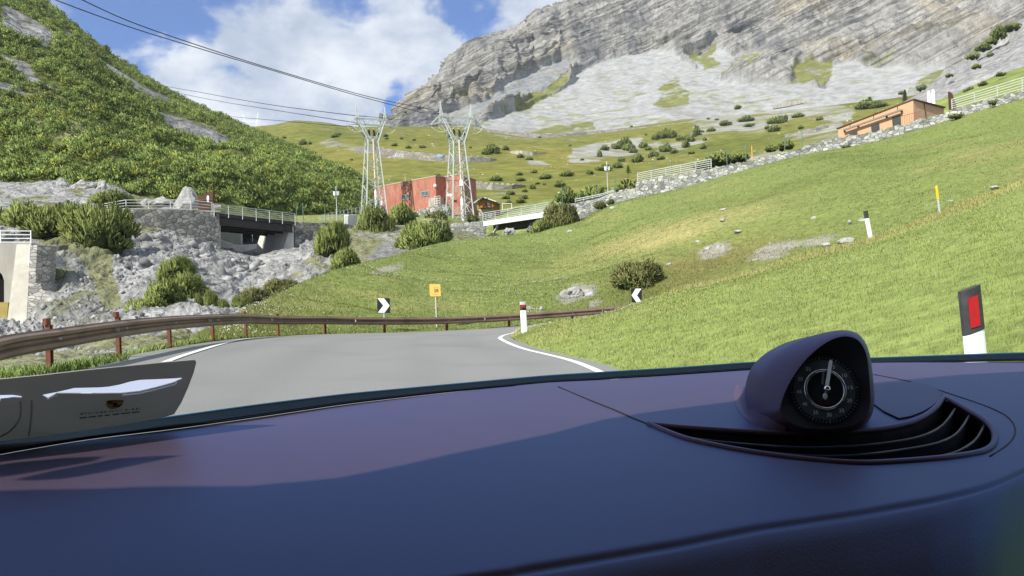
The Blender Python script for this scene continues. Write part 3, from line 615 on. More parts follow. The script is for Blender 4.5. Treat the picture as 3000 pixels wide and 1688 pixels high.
# ------------------------------------------------------------------ helpers
def wall_mb(cols, thick=.6, deep=1.6, jag=.10, step=10, seed=0):
    """cols = [(px, py_top, py_base, d)]: a free-following wall with real thickness"""
    a = np.array(cols, float); n = max(2, int((a[-1, 0] - a[0, 0]) / step)); u = np.linspace(a[0, 0], a[-1, 0], n)
    u = np.unique(np.concatenate([u, a[:, 0]])); t = np.interp(u, a[:, 0], a[:, 1]); b = np.interp(u, a[:, 0], a[:, 2]); d = np.interp(u, a[:, 0], a[:, 3])
    T = P(u, t, d); B = P(u, b, d); T[:, 2] += jag * vn(np.stack([u * .13, u * 0 + seed, u * 0], -1), seed); B[:, 2] -= deep
    B[:, :2] = T[:, :2] + (B[:, :2] - T[:, :2]) * .0
    dirn = T[-1] - T[0]; dirn[2] = 0; dirn /= np.linalg.norm(dirn); pr = np.array([-dirn[1], dirn[0], 0]); pr = pr if pr[1] > 0 else -pr
    m = MB(); k = len(u); vs = np.concatenate([B, T, T + pr * thick, B + pr * thick]); fs = []
    for i in range(k - 1):
        for r in range(3): fs.append((r * k + i, r * k + i + 1, (r + 1) * k + i + 1, (r + 1) * k + i))
    fs += [(0, k, 2 * k, 3 * k), (k - 1, 4 * k - 1, 3 * k - 1, 2 * k - 1)]
    m.add([tuple(v) for v in vs], fs); return m
def wall(name, cols, m, label, cat='wall', group=None, parent=None, **kw):
    mb = wall_mb(cols, **kw); o = mb.build(name, m, parent, origin=None if parent else mb.v[0])
    if parent is None: tag(o, label, cat, group)
    return o
def railing(ends, posts, nr, label, group=None, r=.035, rb=.03, m=None, parent=None, drop=0.0, name='railing', low=.12):
    """ends = [(px,py_top,py_base,d)...]"""
    a = np.array(ends, float); m = m or m_rail
    at = lambda px: (V(px, np.interp(px, a[:, 0], a[:, 1]), np.interp(px, a[:, 0], a[:, 3])), V(px, np.interp(px, a[:, 0], a[:, 2]), np.interp(px, a[:, 0], a[:, 3])))
    T0, B0 = at(a[0, 0]); root = parent or thing(name, B0, label, 'railing', group)
    for px in posts:
        T, B = at(px); B = Vector((T.x, T.y, B.z - drop)); MB().bar(B, T + Vector((0, 0, .03)), r).build('post', m, root)
    for k in range(nr):
        f = low + (1 - low) * k / (nr - 1) if nr > 1 else 1
        pth = []
        for px in a[:, 0]:
            T, B = at(px); pth.append(Vector((T.x, T.y, B.z + (T.z - B.z) * f)))
        MB().tube(pth, rb if k < nr - 1 else rb * 1.25, 4).build('rail', m, root)
    return root
UP = Vector((0, 0, 1))
# ------------------------------------------------------------------ stone walls
wall('stone_wall', [(392, 614, 676, 82), (470, 613, 690, 83), (560, 616, 700, 84.5), (628, 622, 712, 86), (642, 623, 716, 86.3)], m_stone2, 'tall rough stone retaining wall at the left end of the dark girder bridge', thick=1.0, jag=.06)
wall('stone_wall', [(862, 650, 728, 93.5), (930, 653, 700, 95), (990, 655, 690, 97), (1036, 659, 690, 98)], m_stone2, 'rough stone wall between the dark girder bridge and the big pine bush', thick=.9, jag=.06)
wall('stone_wall', [(1316, 655, 668, 104), (1370, 651, 690, 104), (1424, 646, 700, 104.4)], m_stone, 'short grey stone wall carrying the left end of the white footbridge', thick=1.2, jag=.06)
wall('stone_wall', [(1655, 601, 625, 98), (1682, 595, 628, 97.5), (1740, 581, 622, 97), (1809, 561, 596, 96), (1861, 548, 582, 95), (1863, 532, 581, 95), (2000, 507, 552, 92), (2093, 491, 521, 90.3), (2194, 472, 494, 88.3), (2311, 443, 465, 86), (2420, 412, 438, 84.4), (2458, 404, 430, 83.9), (2583, 381, 411, 82), (2719, 345, 371, 80.3), (2793, 323, 352, 79.3), (2862, 300, 331, 78.4), (2917, 287, 314, 77.8), (3000, 264, 289, 77), (3400, 160, 200, 73.5), (3900, 40, 80, 70)], m_stone, 'long grey stone retaining wall climbing along the top edge of the meadow', thick=.8, jag=.16)
# ------------------------------------------------------------------ railings
railing([(2787, 292, 321, 79.5), (3000, 226, 262, 77), (3300, 140, 178, 74.5)], [2788, 2854, 2921, 2994, 3070, 3150, 3230], 5, 'silver bar railing on the wall beside the apricot hut, at the right edge', r=.05, rb=.04)
railing([(1867, 508, 532, 95), (2084, 466, 493, 90.5)], [1867, 1907, 1950, 1994, 2038, 2083], 5, 'silver bar railing on the stone wall above the middle of the meadow', r=.05, rb=.04)
railing([(1684, 584, 594, 97.4), (1760, 569, 576, 96.6), (1800, 557, 562, 96.1)], [1685, 1709, 1735, 1757, 1799], 2, 'low white pipe handrail on the wall right of the bush', r=.04, rb=.05, low=.4)
railing([(306, 597, 617, 82), (368, 586, 615, 82), (560, 586, 617, 84.6), (622, 594, 622, 86)], [330, 369, 435, 499, 559, 621], 4, 'silver bar railing on the tall stone wall beside the brown panel', r=.05, rb=.04)
railing([(937, 631, 652, 97), (1066, 605, 627, 112)], [938 + 11.6 * i for i in range(12)], 3, 'silver stair railing rising towards the left lattice pylon', r=.03, rb=.03)
railing([(-150, 598, 622, 72), (29, 594, 620, 73)], [-100, -50, -2, 28], 4, 'short silver railing behind the bushes at the far left edge', r=.04, rb=.035)
# ------------------------------------------------------------------ dark girder bridge
A = V(626, 625, 86); B = V(863, 652, 93); A.z = B.z = (A.z + B.z) / 2 + .1
br = thing('girder_bridge', A, 'dark steel girder bridge with silver railings crossing the rocky stream', 'bridge')
u = (B - A); u.z = 0; Lb = u.length; u.normalize(); w = Vector((-u.y, u.x, 0)); w = w if w.y > 0 else -w
zA = V(626, 625, 86).z; zB = V(863, 652, 93).z
A.z = zA; B.z = zB; uu = (B - A).normalized()
mid_ = (A + B) / 2
MB().box(mid_ + w * 3 - UP * .12, ((B - A).length, 6.0, .24), uu, w).build('deck', mat('deck_concrete', c=(.16, .15, .14), var=.25, scale=2, rough=.9), br)
for k in (0.25, 2.0, 4.0, 5.7):
    MB().box(mid_ + w * k - UP * .70, ((B - A).length * .97, .10, .9), uu, w).box(mid_ + w * k - UP * 1.17, ((B - A).length * .97, .42, .06), uu, w).build('girder', m_steel, br)
MB().box(mid_ - w * .05 - UP * .10, ((B - A).length, .08, .34), uu, w).build('edge_beam', m_steel, br)
for row in (-.12, 6.1):
    for k in range(7):
        p = A + uu * ((B - A).length * k / 6) + w * row; MB().bar(p - UP * .35, p + UP * 1.05, .05).build('post', m_rail, br)
    for k in range(5):
        z = .14 + .22 * k; MB().bar(A + w * row + UP * z, B + w * row + UP * z, .042 if k == 4 else .032).build('rail', m_rail, br)
pts = [V(827, 740, 93), V(861, 731, 93), V(860, 664, 93), V(850, 667, 93)]
ab = MB().prism(pts, w * 7).build('bridge_abutment', m_weir, origin=pts[0]); tag(ab, 'pale wedge shaped concrete abutment under the right end of the dark bridge', 'abutment')
pts = [V(641, 656, 86.6), V(646, 656, 86.8), V(646, 740, 86.8), V(641, 740, 86.6)]
tag(MB().prism(pts, w * 7).build('bridge_abutment', m_conc2, origin=pts[0]), 'shaded concrete abutment under the left end of the dark bridge', 'abutment')
pts = [V(600, 640, 107), V(706, 668, 105), V(706, 728, 105), V(600, 728, 107)]
tag(MB().prism(pts, Vector((0, .6, 0))).build('concrete_wall', m_conc2, origin=pts[2]), 'shaded concrete side wall seen through the dark bridge on the left', 'wall')  # plain grey concrete, dark only from the shade under the deck
pts = [V(620, 694, 99), V(686, 718, 99.5), V(775, 717, 99.5), V(822, 712, 98), V(850, 712, 98), V(850, 760, 98), V(620, 760, 99)]
tag(MB().prism(pts, Vector((0, .7, 0))).build('weir_wall', m_weir, origin=pts[-1]), 'low concrete weir wall across the stream under the dark bridge', 'wall')
pts = [V(797, 674, 103), V(807, 677, 103), V(787, 719, 101), V(777, 718, 101)]
tag(MB().prism(pts, Vector((-.1, .8, 0))).build('sloping_beam', m_conc, origin=pts[3]), 'pale sloping concrete beam standing on the weir behind the dark bridge', 'beam')
for x_, y0 in ((740, 670), (771, 672)):
    b = V(x_, 708, 100.5); tag(MB().bar(b, b + UP * 1.7, .05).build('fence_post', m_rail, origin=b), 'thin grey post on the stream weir seen under the dark bridge', 'post', 'posts on the weir under the dark bridge')
# foaming water under the bridge
wm = MB(); wx = np.linspace(640, 845, 24)
wm.strip([V(x_, 757 + 3 * math.sin(x_ * .2), 89.5) for x_ in wx], [V(x_, 744 + 2 * math.sin(x_ * .33), 97.5) for x_ in wx])
mw = mat('stream_water', c=(.03, .045, .055), var=.3, scale=1.5, rough=.12, spec=.6, warm=((.6, .62, .62), 1.1, .56, .66), bump=.4, bscale=3, bdist=.1)
wm.build('stream', mw)['kind'] = 'structure'
# ------------------------------------------------------------------ white footbridge
A = V(1416, 648, 104); B = V(1612, 618, 94.5); fb = thing('footbridge', A, 'white box girder footbridge with silver railings below the chalet', 'bridge')
uu = (B - A).normalized(); w = Vector((-uu.y, uu.x, 0)).normalized(); w = w if w.y > 0 else -w; mid_ = (A + B) / 2; Lb = (B - A).length
MB().box(mid_ + uu * .4 - UP * .35 + w * .2, (Lb + .8, .4, .62), uu, w).build('girder', m_white, fb)
MB().box(mid_ + w * 2.4 - UP * .25, (Lb, 4.0, .3), uu, w).box(mid_ + w * 1.6 - UP * .9, (Lb * .95, .4, .7), uu, w).box(mid_ + w * 4 - UP * .8, (Lb * .95, .4, .8), uu, w).build('deck', m_steel, fb)
MB().bar(A + uu * .6 - UP * 2.3 + w * .6, A + uu * 2.2 - UP * .7 + w * .6, .1).bar(A + uu * .2 - UP * 2.3 + w * 1.2, A + uu * 1.6 - UP * .7 + w * 1.2, .1).build('strut', m_rail, fb)
for row in (0, 4.3):
    for k in range(6):
        p = A + uu * (Lb * (k / 5.0) - .1) + w * row; MB().bar(p - UP * .1, p + UP * 1.1, .05).build('post', m_rail, fb)
    for k in range(5):
        z = .12 + .235 * k; MB().bar(A + w * row + UP * z, B + w * row + UP * z, .042 if k == 4 else .032).build('rail', m_rail, fb)
# ------------------------------------------------------------------ tunnel portal at the left edge
tp = thing('tunnel_portal', V(60, 950, 60), 'pale concrete portal with dark arch and railing on top, left edge', 'portal')
D_ = 61.5; out = [V(-260, 712, D_), V(92, 712, D_), V(90, 960, D_), V(-260, 990, D_)]
arch = [(-130, 890), (12, 884), (12, 822), (6, 805), (-5, 792), (-25, 782), (-60, 776), (-100, 782), (-125, 800), (-130, 822)]
back = Vector((-.1, 1.0, 0))
# wall made of the pieces round the arch, 1 m thick
MB().prism([V(*p, D_) for p in [(-260, 712), (92, 712), (90, 962), (12, 970), (12, 822), (6, 805), (-5, 792), (-25, 782), (-60, 776), (-100, 782), (-125, 800), (-130, 822), (-130, 990), (-260, 990)]], back).build('wall', m_conc, tp)
MB().prism([V(*p, D_ + .9) for p in arch], back * .1).build('opening_shade', m_dark, tp)  # near-black panel painted as the tunnel's unlit depth
MB().prism([V(-130, 884, D_ - .15), V(24, 886, D_ - .15), V(17, 978, D_ - 1.0), V(-130, 990, D_ - 1.0)], back * .8).build('apron', m_ochre, tp)
fr = [V(64, 716, D_ - .05), V(89, 716, D_ - .05), V(76, 945, D_ - 2.6), V(17, 972, D_ - 2.8), V(26, 900, D_ - 2.2), V(54, 800, D_ - .9)]
MB().prism([V(49, 716, D_ - .1), V(89, 716, D_ - .1), V(77, 948, D_ - 2.5), V(17, 972, D_ - 2.5)], Vector((-.05, 2.4, 0))).build('wing', mat('pale_wing_concrete', c=(.47, .45, .38), var=.2, scale=.7, rough=.9), tp)
MB().bar(V(89, 716, D_ - .2), V(80, 824, D_ - 1.1), .05).build('corner_trim', m_white, tp)
for k in range(14):
    f = k / 14; MB().box(V(lerp(66, 56, f), 722 + 8.2 * k, D_ - .2 - .82 * f), (.55, .12, .03)).build('step', m_conc2, tp) if k < 0 else None
for px in (-200, -130, -65, 2, 91):
    b = V(px, 713, D_ + .3); MB().bar(b, b + UP * 1.02, .045).build('post', m_white, tp)
for k in range(4): MB().bar(V(-260, 712 - 36 * (k + .3) / 3.3, D_ + .3), V(91, 713 - 36 * (k + .3) / 3.3, D_ + .3), .04).build('rail', m_white, tp)
pts = [V(x, y, 58.6) for x, y in [(87, 718), (109, 718), (106, 780), (104, 830), (118, 832), (124, 850), (148, 863), (157, 900), (150, 908), (114, 930), (79, 948)]]
tag(MB().prism(pts, Vector((.3, 2.0, 0))).build('stone_wall', stone_mat('dry_stone', (.40, .39, .36), (.12, .12, .11), 2.0, (1, 1, 2.0), .35, (.45, .42, .36)), origin=pts[-1]), 'stepped dry stone wall leaning against the concrete portal', 'wall')
pts = [V(x, y, 60.8) for x, y in [(136, 786), (150, 782), (176, 792), (182, 812), (178, 846), (146, 848), (134, 815)]]
tag(MB().prism(pts, Vector((.3, 1.5, 0))).build('stone_wall', stone_mat('mossy_stone', (.2, .2, .15), (.04, .045, .02), 1.2, (1, 1, .8), .4, (.22, .24, .1)), origin=pts[-1]), 'small mossy stone remnant on the slope right of the portal', 'wall')
# ------------------------------------------------------------------ red building
RBd = 163.0
A = V(1099.6, 549.7, 163); z = A.z; B = V(1275.8, 514.7, 151); B.z = z; Cc = V(1296, 521.4, 153.5); Cc.z = z; Dd = V(1347, 510.7, 149.6); Dd.z = z; Ee = V(1394.5, 530.8, 158); Ee.z = z
rb = thing('red_building', (A + B) / 2 - UP * 6, 'faded red flat roofed power station building between the two lattice pylons', 'building')
Fl = (B - A).cross(UP).normalized(); Fl = Fl if Fl.y < 0 else -Fl         # outward normal of the long face
back = -Fl * 8
def dn(p, h): return Vector((p.x, p.y, p.z - h))
HB_ = 7.6
foot1 = [A, B, B + back, A + back]; MB().prism([dn(p, HB_) for p in foot1], UP * HB_).build('wall', m_red, rb)
foot2 = [Cc, Dd, Ee, Ee + (Cc - Dd) * 1.0 + back * .3, Cc + back]
MB().prism([dn(p, HB_) + UP * .0 for p in foot2], UP * (HB_ - .01)).build('wall', m_red, rb)
m_coping = mat('pale_coping', c=(.5, .42, .36), var=.15, scale=2, rough=.8)
def grow(f, g):
    c = sum(f, Vector()) / len(f); return [c + (p - c) * (1 + g / max((p - c).length, .1)) for p in f]
MB().prism([p + UP * .002 for p in grow(foot1, .18)], UP * .16).build('roof', m_coping, rb); MB().prism([p + UP * .004 for p in grow(foot2, .18)], UP * .15).build('roof', m_coping, rb)
def face_quad(q, p0, n, out, mname, name, parent, thick=.08, frame=None):
    pts = [onplane(x, y, p0, n) + Vector(n) * out for x, y in q]; o = MB().prism(pts, Vector(n) * thick).build(name, mname, parent)
    if frame is not None:
        f = MB()
        for i in range(len(pts)): f.bar(pts[i] + Vector(n) * thick, pts[(i + 1) % len(pts)] + Vector(n) * thick, .05)
        c0 = (pts[0] + pts[1]) / 2; c1 = (pts[2] + pts[3]) / 2; f.bar(c0 + Vector(n) * thick, c1 + Vector(n) * thick, .035); f.build('window_frame', frame, o)
    return o
Nn = Fl
face_quad([(1179, 571.5), (1199, 570.5), (1199, 584), (1179, 585.5)], A, Nn, .02, m_glass, 'window', rb, frame=m_lattice)
face_quad([(1235, 562), (1257, 559.5), (1257, 573), (1235, 575.5)], A, Nn, .02, m_glass, 'window', rb, frame=m_lattice)
face_quad([(1112, 590), (1121, 588), (1121, 613), (1112, 614)], A, Nn, .02, m_white, 'door', rb)
q = onplane(1278, 545, A, Nn) + Nn * .3; MB().blob(q, (.35, .3, .35), 2, .05).build('lamp', m_white, rb, smooth=True)
N2 = (Dd - Cc).cross(UP).normalized(); N2 = N2 if N2.y < 0 else -N2
face_quad([(1325, 569), (1339, 569), (1339, 576), (1325, 576)], Cc, N2, 1.2, m_white, 'sign_board', rb)
st = MB(); q0 = onplane(1281, 575, A, Nn) + Nn * .5
for k in range(4): st.bar(onplane(1280, 578 + k * 6.5, A, Nn) + Nn * .7, onplane(1297, 575 + k * 6.5, A, Nn) + Nn * .7, .05)
for x in (1280.5, 1297): st.bar(onplane(x, 574, A, Nn) + Nn * .7, onplane(x, 604, A, Nn) + Nn * .7, .05)
st.build('stair_railing', m_jump, rb)
MB().box(dn((B + Cc) / 2, 5.2) + Nn * 1.0, (2.6, 1.6, 2.2), B - A, Nn).build('stair', m_conc, rb)
c0 = onplane(1165, 530, A, Nn) - Nn * 2; MB().bar(c0 - UP * .3, c0 + UP * 1.6, .06).build('mast', m_pipe, rb)
pw = [(1180, 628, 652, 149), (1240, 612, 640, 147), (1278, 604, 636, 146), (1300, 600, 640, 146), (1312, 606, 640, 146)]
wall('stone_wall', pw, m_stone, 'grey stone plinth wall at the foot of the red building', thick=1.5)
# ------------------------------------------------------------------ chalet
A = V(1399, 588, 140); apx = V(1413, 580.5, 140); E = V(1449, 590, 139.2)
ch = thing('chalet', V(1424, 626, 138), 'small wooden chalet with white edged roof beside the red building', 'house')
base = V(1424, 640, 138).z; ux = (E - A); ux.z = 0; ux.normalize(); bk = Vector((-ux.y, ux.x, 0)); bk = bk if bk.y > 0 else -bk
wdt = (E - A).length; pk = A + ux * wdt * .36; pk.z = apx.z; zE = (A.z + E.z) / 2
a0 = A + ux * .15; e0 = E - ux * .3; a0.z = e0.z = zE - .1
def zz(p, h): return Vector((p.x, p.y, h))
MB().prism([zz(a0, base), zz(e0, base), zz(e0, zE - .15), zz(pk, apx.z - .25), zz(a0, zE - .15)], bk * 5).build('wall', m_wood, ch)
MB().prism([zz(a0 - bk * .03, base), zz(e0 - bk * .03, base), zz(e0 - bk * .03, base + 1.9), zz(a0 - bk * .03, base + 1.9)], bk * .02).build('plinth', m_conc, ch)
for p, q in ((zz(A - ux * .5, zE - .4), zz(pk, apx.z)), (zz(pk, apx.z), zz(E + ux * .5, zE - .4))):
    MB().prism([p - bk * .8, q - bk * .8, q + bk * 5.6, p + bk * 5.6], UP * .18).build('roof', mat('white_roof_edge', c=(.55, .58, .56), var=.1, scale=1, rough=.6), ch)
c = zz(pk, zE - .55) + ux * .7 - bk * .06; MB().box(c, (.9, .06, .6), ux, bk).build('window', m_ral, ch)
MB().box(zz(pk, base + 1.95) - bk * .5 + ux * .8, (wdt * .9, 1.0, .12), ux, bk).build('balcony', m_brown, ch)
# ------------------------------------------------------------------ apricot hut
B = V(2675, 293, 82.8); A = V(2455, 375, 96.5); Cc = V(2765, 315, 87.2); zt = B.z; A.z = zt; Cc.z = zt
hu = thing('apricot_hut', V(2600, 400, 86), 'long apricot rendered flat roofed hut behind the stone wall, with three dark openings', 'building')
foot = [A, B, Cc, A + (Cc - B)]; HH = 6.5
MB().prism([dn(p, HH) for p in foot], UP * HH).build('wall', m_orange, hu)
MB().prism([p + UP * .002 for p in grow(foot, .22)], UP * .10).build('roof', mat('brown_roof_edge', c=(.16, .08, .045), var=.1, scale=2, rough=.7), hu)
n1 = (B - A).cross(UP).normalized(); n1 = n1 if n1.y < 0 else -n1; n2 = (Cc - B).cross(UP).normalized(); n2 = n2 if n2.y < 0 else -n2
for q in ([(2490, 391), (2512, 382.5), (2513, 402), (2491, 402)], [(2553, 368), (2576, 360), (2578, 385), (2555, 392)], [(2614, 344), (2638, 336), (2641, 366), (2617, 372)]):
    face_quad(q, A, n1, .01, m_ral, 'door', hu, .05)
pa = onplane(2480, 381, A, n1); pb = onplane(2649, 322, A, n1); MB().bar(pa + n1 * .35, pb + n1 * .35, .13).build('canopy_beam', mat('grey_beam', c=(.34, .30, .27), var=.1, scale=2, rough=.7), hu)
for x, y in ((2478, 388), (2518, 374), (2602, 347), (2646, 331)):
    q = onplane(x, y, A, n1) + n1 * .2; MB().tube([q, q + UP * .25, q + UP * .4], [.05, .14, .1], 6).build('lamp', m_ral, hu)
for x, y0, y1 in ((2491, 362, 376), (2560, 335, 352), (2630, 311, 322)): MB().bar(onplane(x, y0, A, n1) + n1 * .04, onplane(x, y1, A, n1) + n1 * .04, .035).build('downpipe', m_brown, hu)
MB().bar(onplane(2707, 301, B, n2) + n2 * .04, onplane(2711, 342, B, n2) + n2 * .04, .04).build('downpipe', m_brown, hu)
hr = MB()
for x in np.linspace(2640, 2700, 13): 
    b = V(x, 362 - (x - 2640) * .28, 81.6); hr.bar(b - UP * .3, b + UP * .75, .015)
hr.bar(V(2640, 341, 81.6), V(2700, 325, 81.6), .03); hr.build('stair_railing', mat('rusty_rail', c=(.3, .13, .07), var=.2, scale=3, rough=.8), hu)
for i, (x0, x1, y0, y1) in enumerate([(2717, 2729, 270, 312), (2729, 2742, 266, 314)]):
    b = V((x0 + x1) / 2, y1, 93); r_ = (x1 - x0) / 2 * 93 / FPX * .92; h_ = (y1 - y0) * 93 / FPX
    t = thing('vent_pipe', b - UP * 2, ['shorter white vent pipe standing behind the apricot hut', 'taller white vent pipe standing behind the apricot hut'][i], 'pipe', 'white pipes behind the apricot hut')
    MB().tube([b - UP * 2, b + UP * h_], r_, 14).build('pipe', m_white, t, smooth=True, angle=40); MB().tube([b + UP * (h_ + .003), b + UP * (h_ + .12), b + UP * (h_ + .18)], [r_ * 1.06, r_ * 1.06, r_ * .6], 14).build('cap', m_rail, t)
# brown timber panels
def panel(pts, d, label, slats, white=None):
    t = thing('timber_panel', V(pts[0][0], pts[0][1], d), label, 'panel'); q = [V(x, y, d) for x, y in pts]
    MB().prism(q, Vector((.05, .35, 0))).build('board', m_brown, t)
    for y in slats: MB().bar(V(min(p[0] for p in pts) - 1, y, d - .08), V(max(p[0] for p in pts), y, d - .08), .03).build('slat', mat('rust_slat', c=(.25, .12, .07), var=.2, scale=3, rough=.8), t)
    if white: 
        x, y, a, b = white; MB().prism([V(x + a * math.cos(k * .524), y + b * math.copysign(abs(math.sin(k * .524)) ** .6, math.sin(k * .524)), d - .06) for k in range(12)], Vector((0, .04, 0))).build('notice', m_white, t)
panel([(580, 577), (588, 576), (613, 562), (624, 560), (624, 620), (580, 620)], 89, 'brown slatted timber panel with white oval notice beside the dark bridge', [586, 592, 598, 604, 610], (609, 583, 3.6, 10.5))
panel([(2781, 268), (2790, 274), (2806, 322), (2784, 325)], 83, 'dark brown leaning timber panel beside the apricot hut railing', [])
cb = V(1009, 660, 99); t = thing('switch_cabinet', cb, 'white switch cabinet on the wall below the left lattice pylon', 'cabinet')
MB().prism([V(1009, 659, 99), V(1020, 659, 99), V(1021, 629, 99), V(1008, 629, 99)], Vector((.9, 1.1, 0))).build('body', m_white, t)
MB().prism([V(1010, 657, 98.97), V(1019, 657, 98.97), V(1020, 631.5, 98.97), V(1009.5, 631.5, 98.97)], Vector((.01, -.03, 0))).build('door', m_rail, t)
# ------------------------------------------------------------------ lamp posts, thin fence posts
def lamp_post(px, yt, yl, yb, d, label):
    b = V(px, yb, d); h = (yb - yt) * d / FPX; hl = (yb - yl) * d / FPX; t = thing('lamp_post', b, label, 'lamp post', 'floodlight posts along the stone walls')
    MB().tube([b - UP * .3, b + UP * h], [.07, .045], 8).build('pole', m_lattice, t)
    for sx in (-1, 1): MB().box(b + Vector((sx * .22, -.1, hl)), (.26, .2, .5), (1, 0, .3 * sx), (0, 1, 0)).bar(b + Vector((0, 0, hl)), b + Vector((sx * .22, -.1, hl)), .03).build('lamp_head', m_white if sx < 0 else m_rail, t)
    MB().tube([b + UP * h, b + UP * (h + .35)], [.05, .01], 6).build('tip', m_white, t)
lamp_post(988, 552, 567, 658, 96.5, 'floodlight post on the wall left of the big pine bush')
lamp_post(1781, 480, 494, 568, 98, 'floodlight post behind the low white handrail')
for x, y0, y1, d, s in [(870, 594, 652, 95, 0), (889, 594, 653, 95, 0), (953, 603, 657, 97, 0), (1007, 606, 640, 105, 0), (1700, 553, 590, 99, 1), (1752, 528, 575, 99, 1), (1804, 506, 562, 98, 1), (1648, 546, 602, 101, 1), (1914, 476, 520, 97, 1), (1968, 464, 512, 96, 1), (2130, 431, 482, 92, 1), (2076, 435, 492, 93, 1), (2186, 420, 470, 91, 1), (2299, 392, 445, 89, 1), (2351, 378, 432, 88, 1), (1466, 560, 625, 115, 1)]:
    b = V(x, y1, d); h = (y1 - y0) * d / FPX
    tag(MB().bar(b - UP * .5, b + UP * h, .045, 5).build('fence_post', m_green, origin=b), ['slim green net post right of the dark girder bridge', 'slim green net post behind the long stone wall'][s], 'post', ['green net posts right of the dark bridge', 'green net posts behind the long stone wall'][s])
b = V(2204, 470, 91); tag(MB().tube([b - UP * .4, b + UP * (43 * 91 / FPX)], .05, 6).build('snow_pole', m_yellow, origin=b), 'yellow snow pole behind the long stone wall above the meadow', 'pole')
# goal frame by chalet
b = V(1472, 614, 135); tag(MB().bar(b, b + UP * 1.0, .06).bar(b + UP * 1.0, b + UP * 1.0 + Vector((1.6, 0, 0)), .06).bar(b + Vector((1.6, 0, 0)), b + Vector((1.6, 0, 1)), .06).build('bar_frame', m_white, origin=b), 'small white bar frame standing right of the chalet', 'frame')
# ------------------------------------------------------------------ far hairpin retaining walls
m_farwall = stone_mat('far_masonry', (.29, .28, .255), (.15, .15, .13), .5, (1, 1, 1.5), .25, (.3, .28, .25))
def far_wall(cols, label, mm=None, lift=0):
    pts = []
    for px, y0, y1 in cols:
        b = on_hills(px, y1); b.y -= 3.0; d = to_px(b)[2]; pts.append((px, y0, y1, d))
    a = np.array(pts); a[:, 3] = np.convolve(np.pad(a[:, 3], 1, mode='edge'), [.25, .5, .25], 'valid')
    return wall('retaining_wall', [tuple(r) for r in a], mm or m_farwall, label, 'wall', 'hairpin retaining walls on the far slope', thick=4, deep=2, jag=.3, step=8), a
w1, a1 = far_wall([(1040, 428, 440), (1080, 428, 452), (1118, 434, 459), (1205, 446, 465), (1290, 452, 471), (1377, 459, 476), (1437, 462, 469)], 'long grey hairpin wall with white painted letters on the far slope')
far_wall([(1388, 372, 376), (1466, 383, 391), (1583, 393, 402), (1660, 393, 402), (1719, 386, 391), (1900, 371, 374), (2040, 354, 357)], 'thin pale road wall curving below the mountain scree')
far_wall([(1496, 442, 444), (1530, 443, 455), (1560, 445, 456), (1600, 448, 450)], 'short pale lens shaped wall on the far slope', m_conc)
far_wall([(1390, 536, 549), (1440, 539, 556), (1500, 541, 554), (1540, 544, 548)], 'grey wall with white kerb stones just above the chalet roof')
far_wall([(2299, 394, 397), (2340, 384, 396), (2390, 374, 384), (2428, 366, 369)], 'pale curved wall on the far slope left of the apricot hut')
far_wall([(2268, 308, 311), (2310, 298, 304), (2355, 291, 294)], 'short pale wall line below the scree left of the hut', m_conc)
for k, (x, y) in enumerate([(1122, 434), (1138, 437), (1158, 440), (1172, 442), (1190, 444), (1210, 446), (1232, 448), (1255, 450), (1300, 452), (1325, 454), (1380, 459), (1400, 459), (1420, 461), (1396, 535), (1408, 536), (1424, 538), (1440, 539), (1456, 540), (1472, 540), (1488, 541), (1504, 542), (1520, 543)]):
    b = on_hills(x, y + 4); d = to_px(b)[2] - 3; b = V(x, y + 1, d)
    o = MB().box(b + UP * .15, (.8, .5, .6)).build('kerb_stone', m_conc, origin=b); s = k > 12
    tag(o, ['white kerb stone on top of the hairpin wall with painted letters', 'white kerb stone on the wall just above the chalet'][s], 'kerb stone', ['kerb stones on the lettered hairpin wall', 'kerb stones on the wall above the chalet'][s])
def flat_text(body, p, sx, right, up, m, name, parent=None, ext=.02, label=None, cat=None, width=None, align='LEFT', shear=0):
    cu = bpy.data.curves.new(name, 'FONT'); cu.body = body; cu.size = 1; cu.extrude = 0; cu.align_x = align; cu.shear = shear
    ob = bpy.data.objects.new(name, cu); col.objects.link(ob); dg = bpy.context.evaluated_depsgraph_get(); me = bpy.data.meshes.new_from_object(ob.evaluated_get(dg)); bpy.data.objects.remove(ob); bpy.data.curves.remove(cu)
    xs = [v.co.x for v in me.vertices]; ys = [v.co.y for v in me.vertices]; w0 = max(xs) - min(xs); h0 = max(ys) - min(ys); x0, y0 = min(xs), min(ys)
    right = Vector(right); up = Vector(up); n = right.cross(up).normalized(); off = WL[parent.name] if parent is not None else Vector(p)
    for v in me.vertices:
        a, b_ = (v.co.x - x0) / w0, (v.co.y - y0) / h0; v.co = Vector(p) + right * a + up * b_ + n * ext - off
    o = mkobj(name, me, m, parent, None if parent is not None else p)
    return o
def on_far(px, py): 
    d = np.interp(px, a1[:, 0], a1[:, 3]); return V(px, py, d - .25)
m_graf = mat('white_wall_paint', c=(.7, .68, .64), var=.1, scale=1, rough=.8); m_pink = mat('faded_pink_paint', c=(.45, .28, .26), var=.1, scale=1, rough=.8)
q = on_far(1157, 460); flat_text('RUSS', q, 1, on_far(1183, 462) - q, on_far(1157, 449.5) - q, m_graf, 'painted_letters', w1)
q = on_far(1122, 457); flat_text('uni', q, 1, on_far(1138, 458) - q, on_far(1122, 447) - q, m_pink, 'painted_letters', w1)
MB().prism([on_far(1280, 452), on_far(1297, 453.5), on_far(1298, 460), on_far(1281, 459)], Vector((0, -.1, 0))).build('blue_notice', mat('blue_notice', c=(.25, .42, .6), var=.2, scale=1, rough=.6), w1)
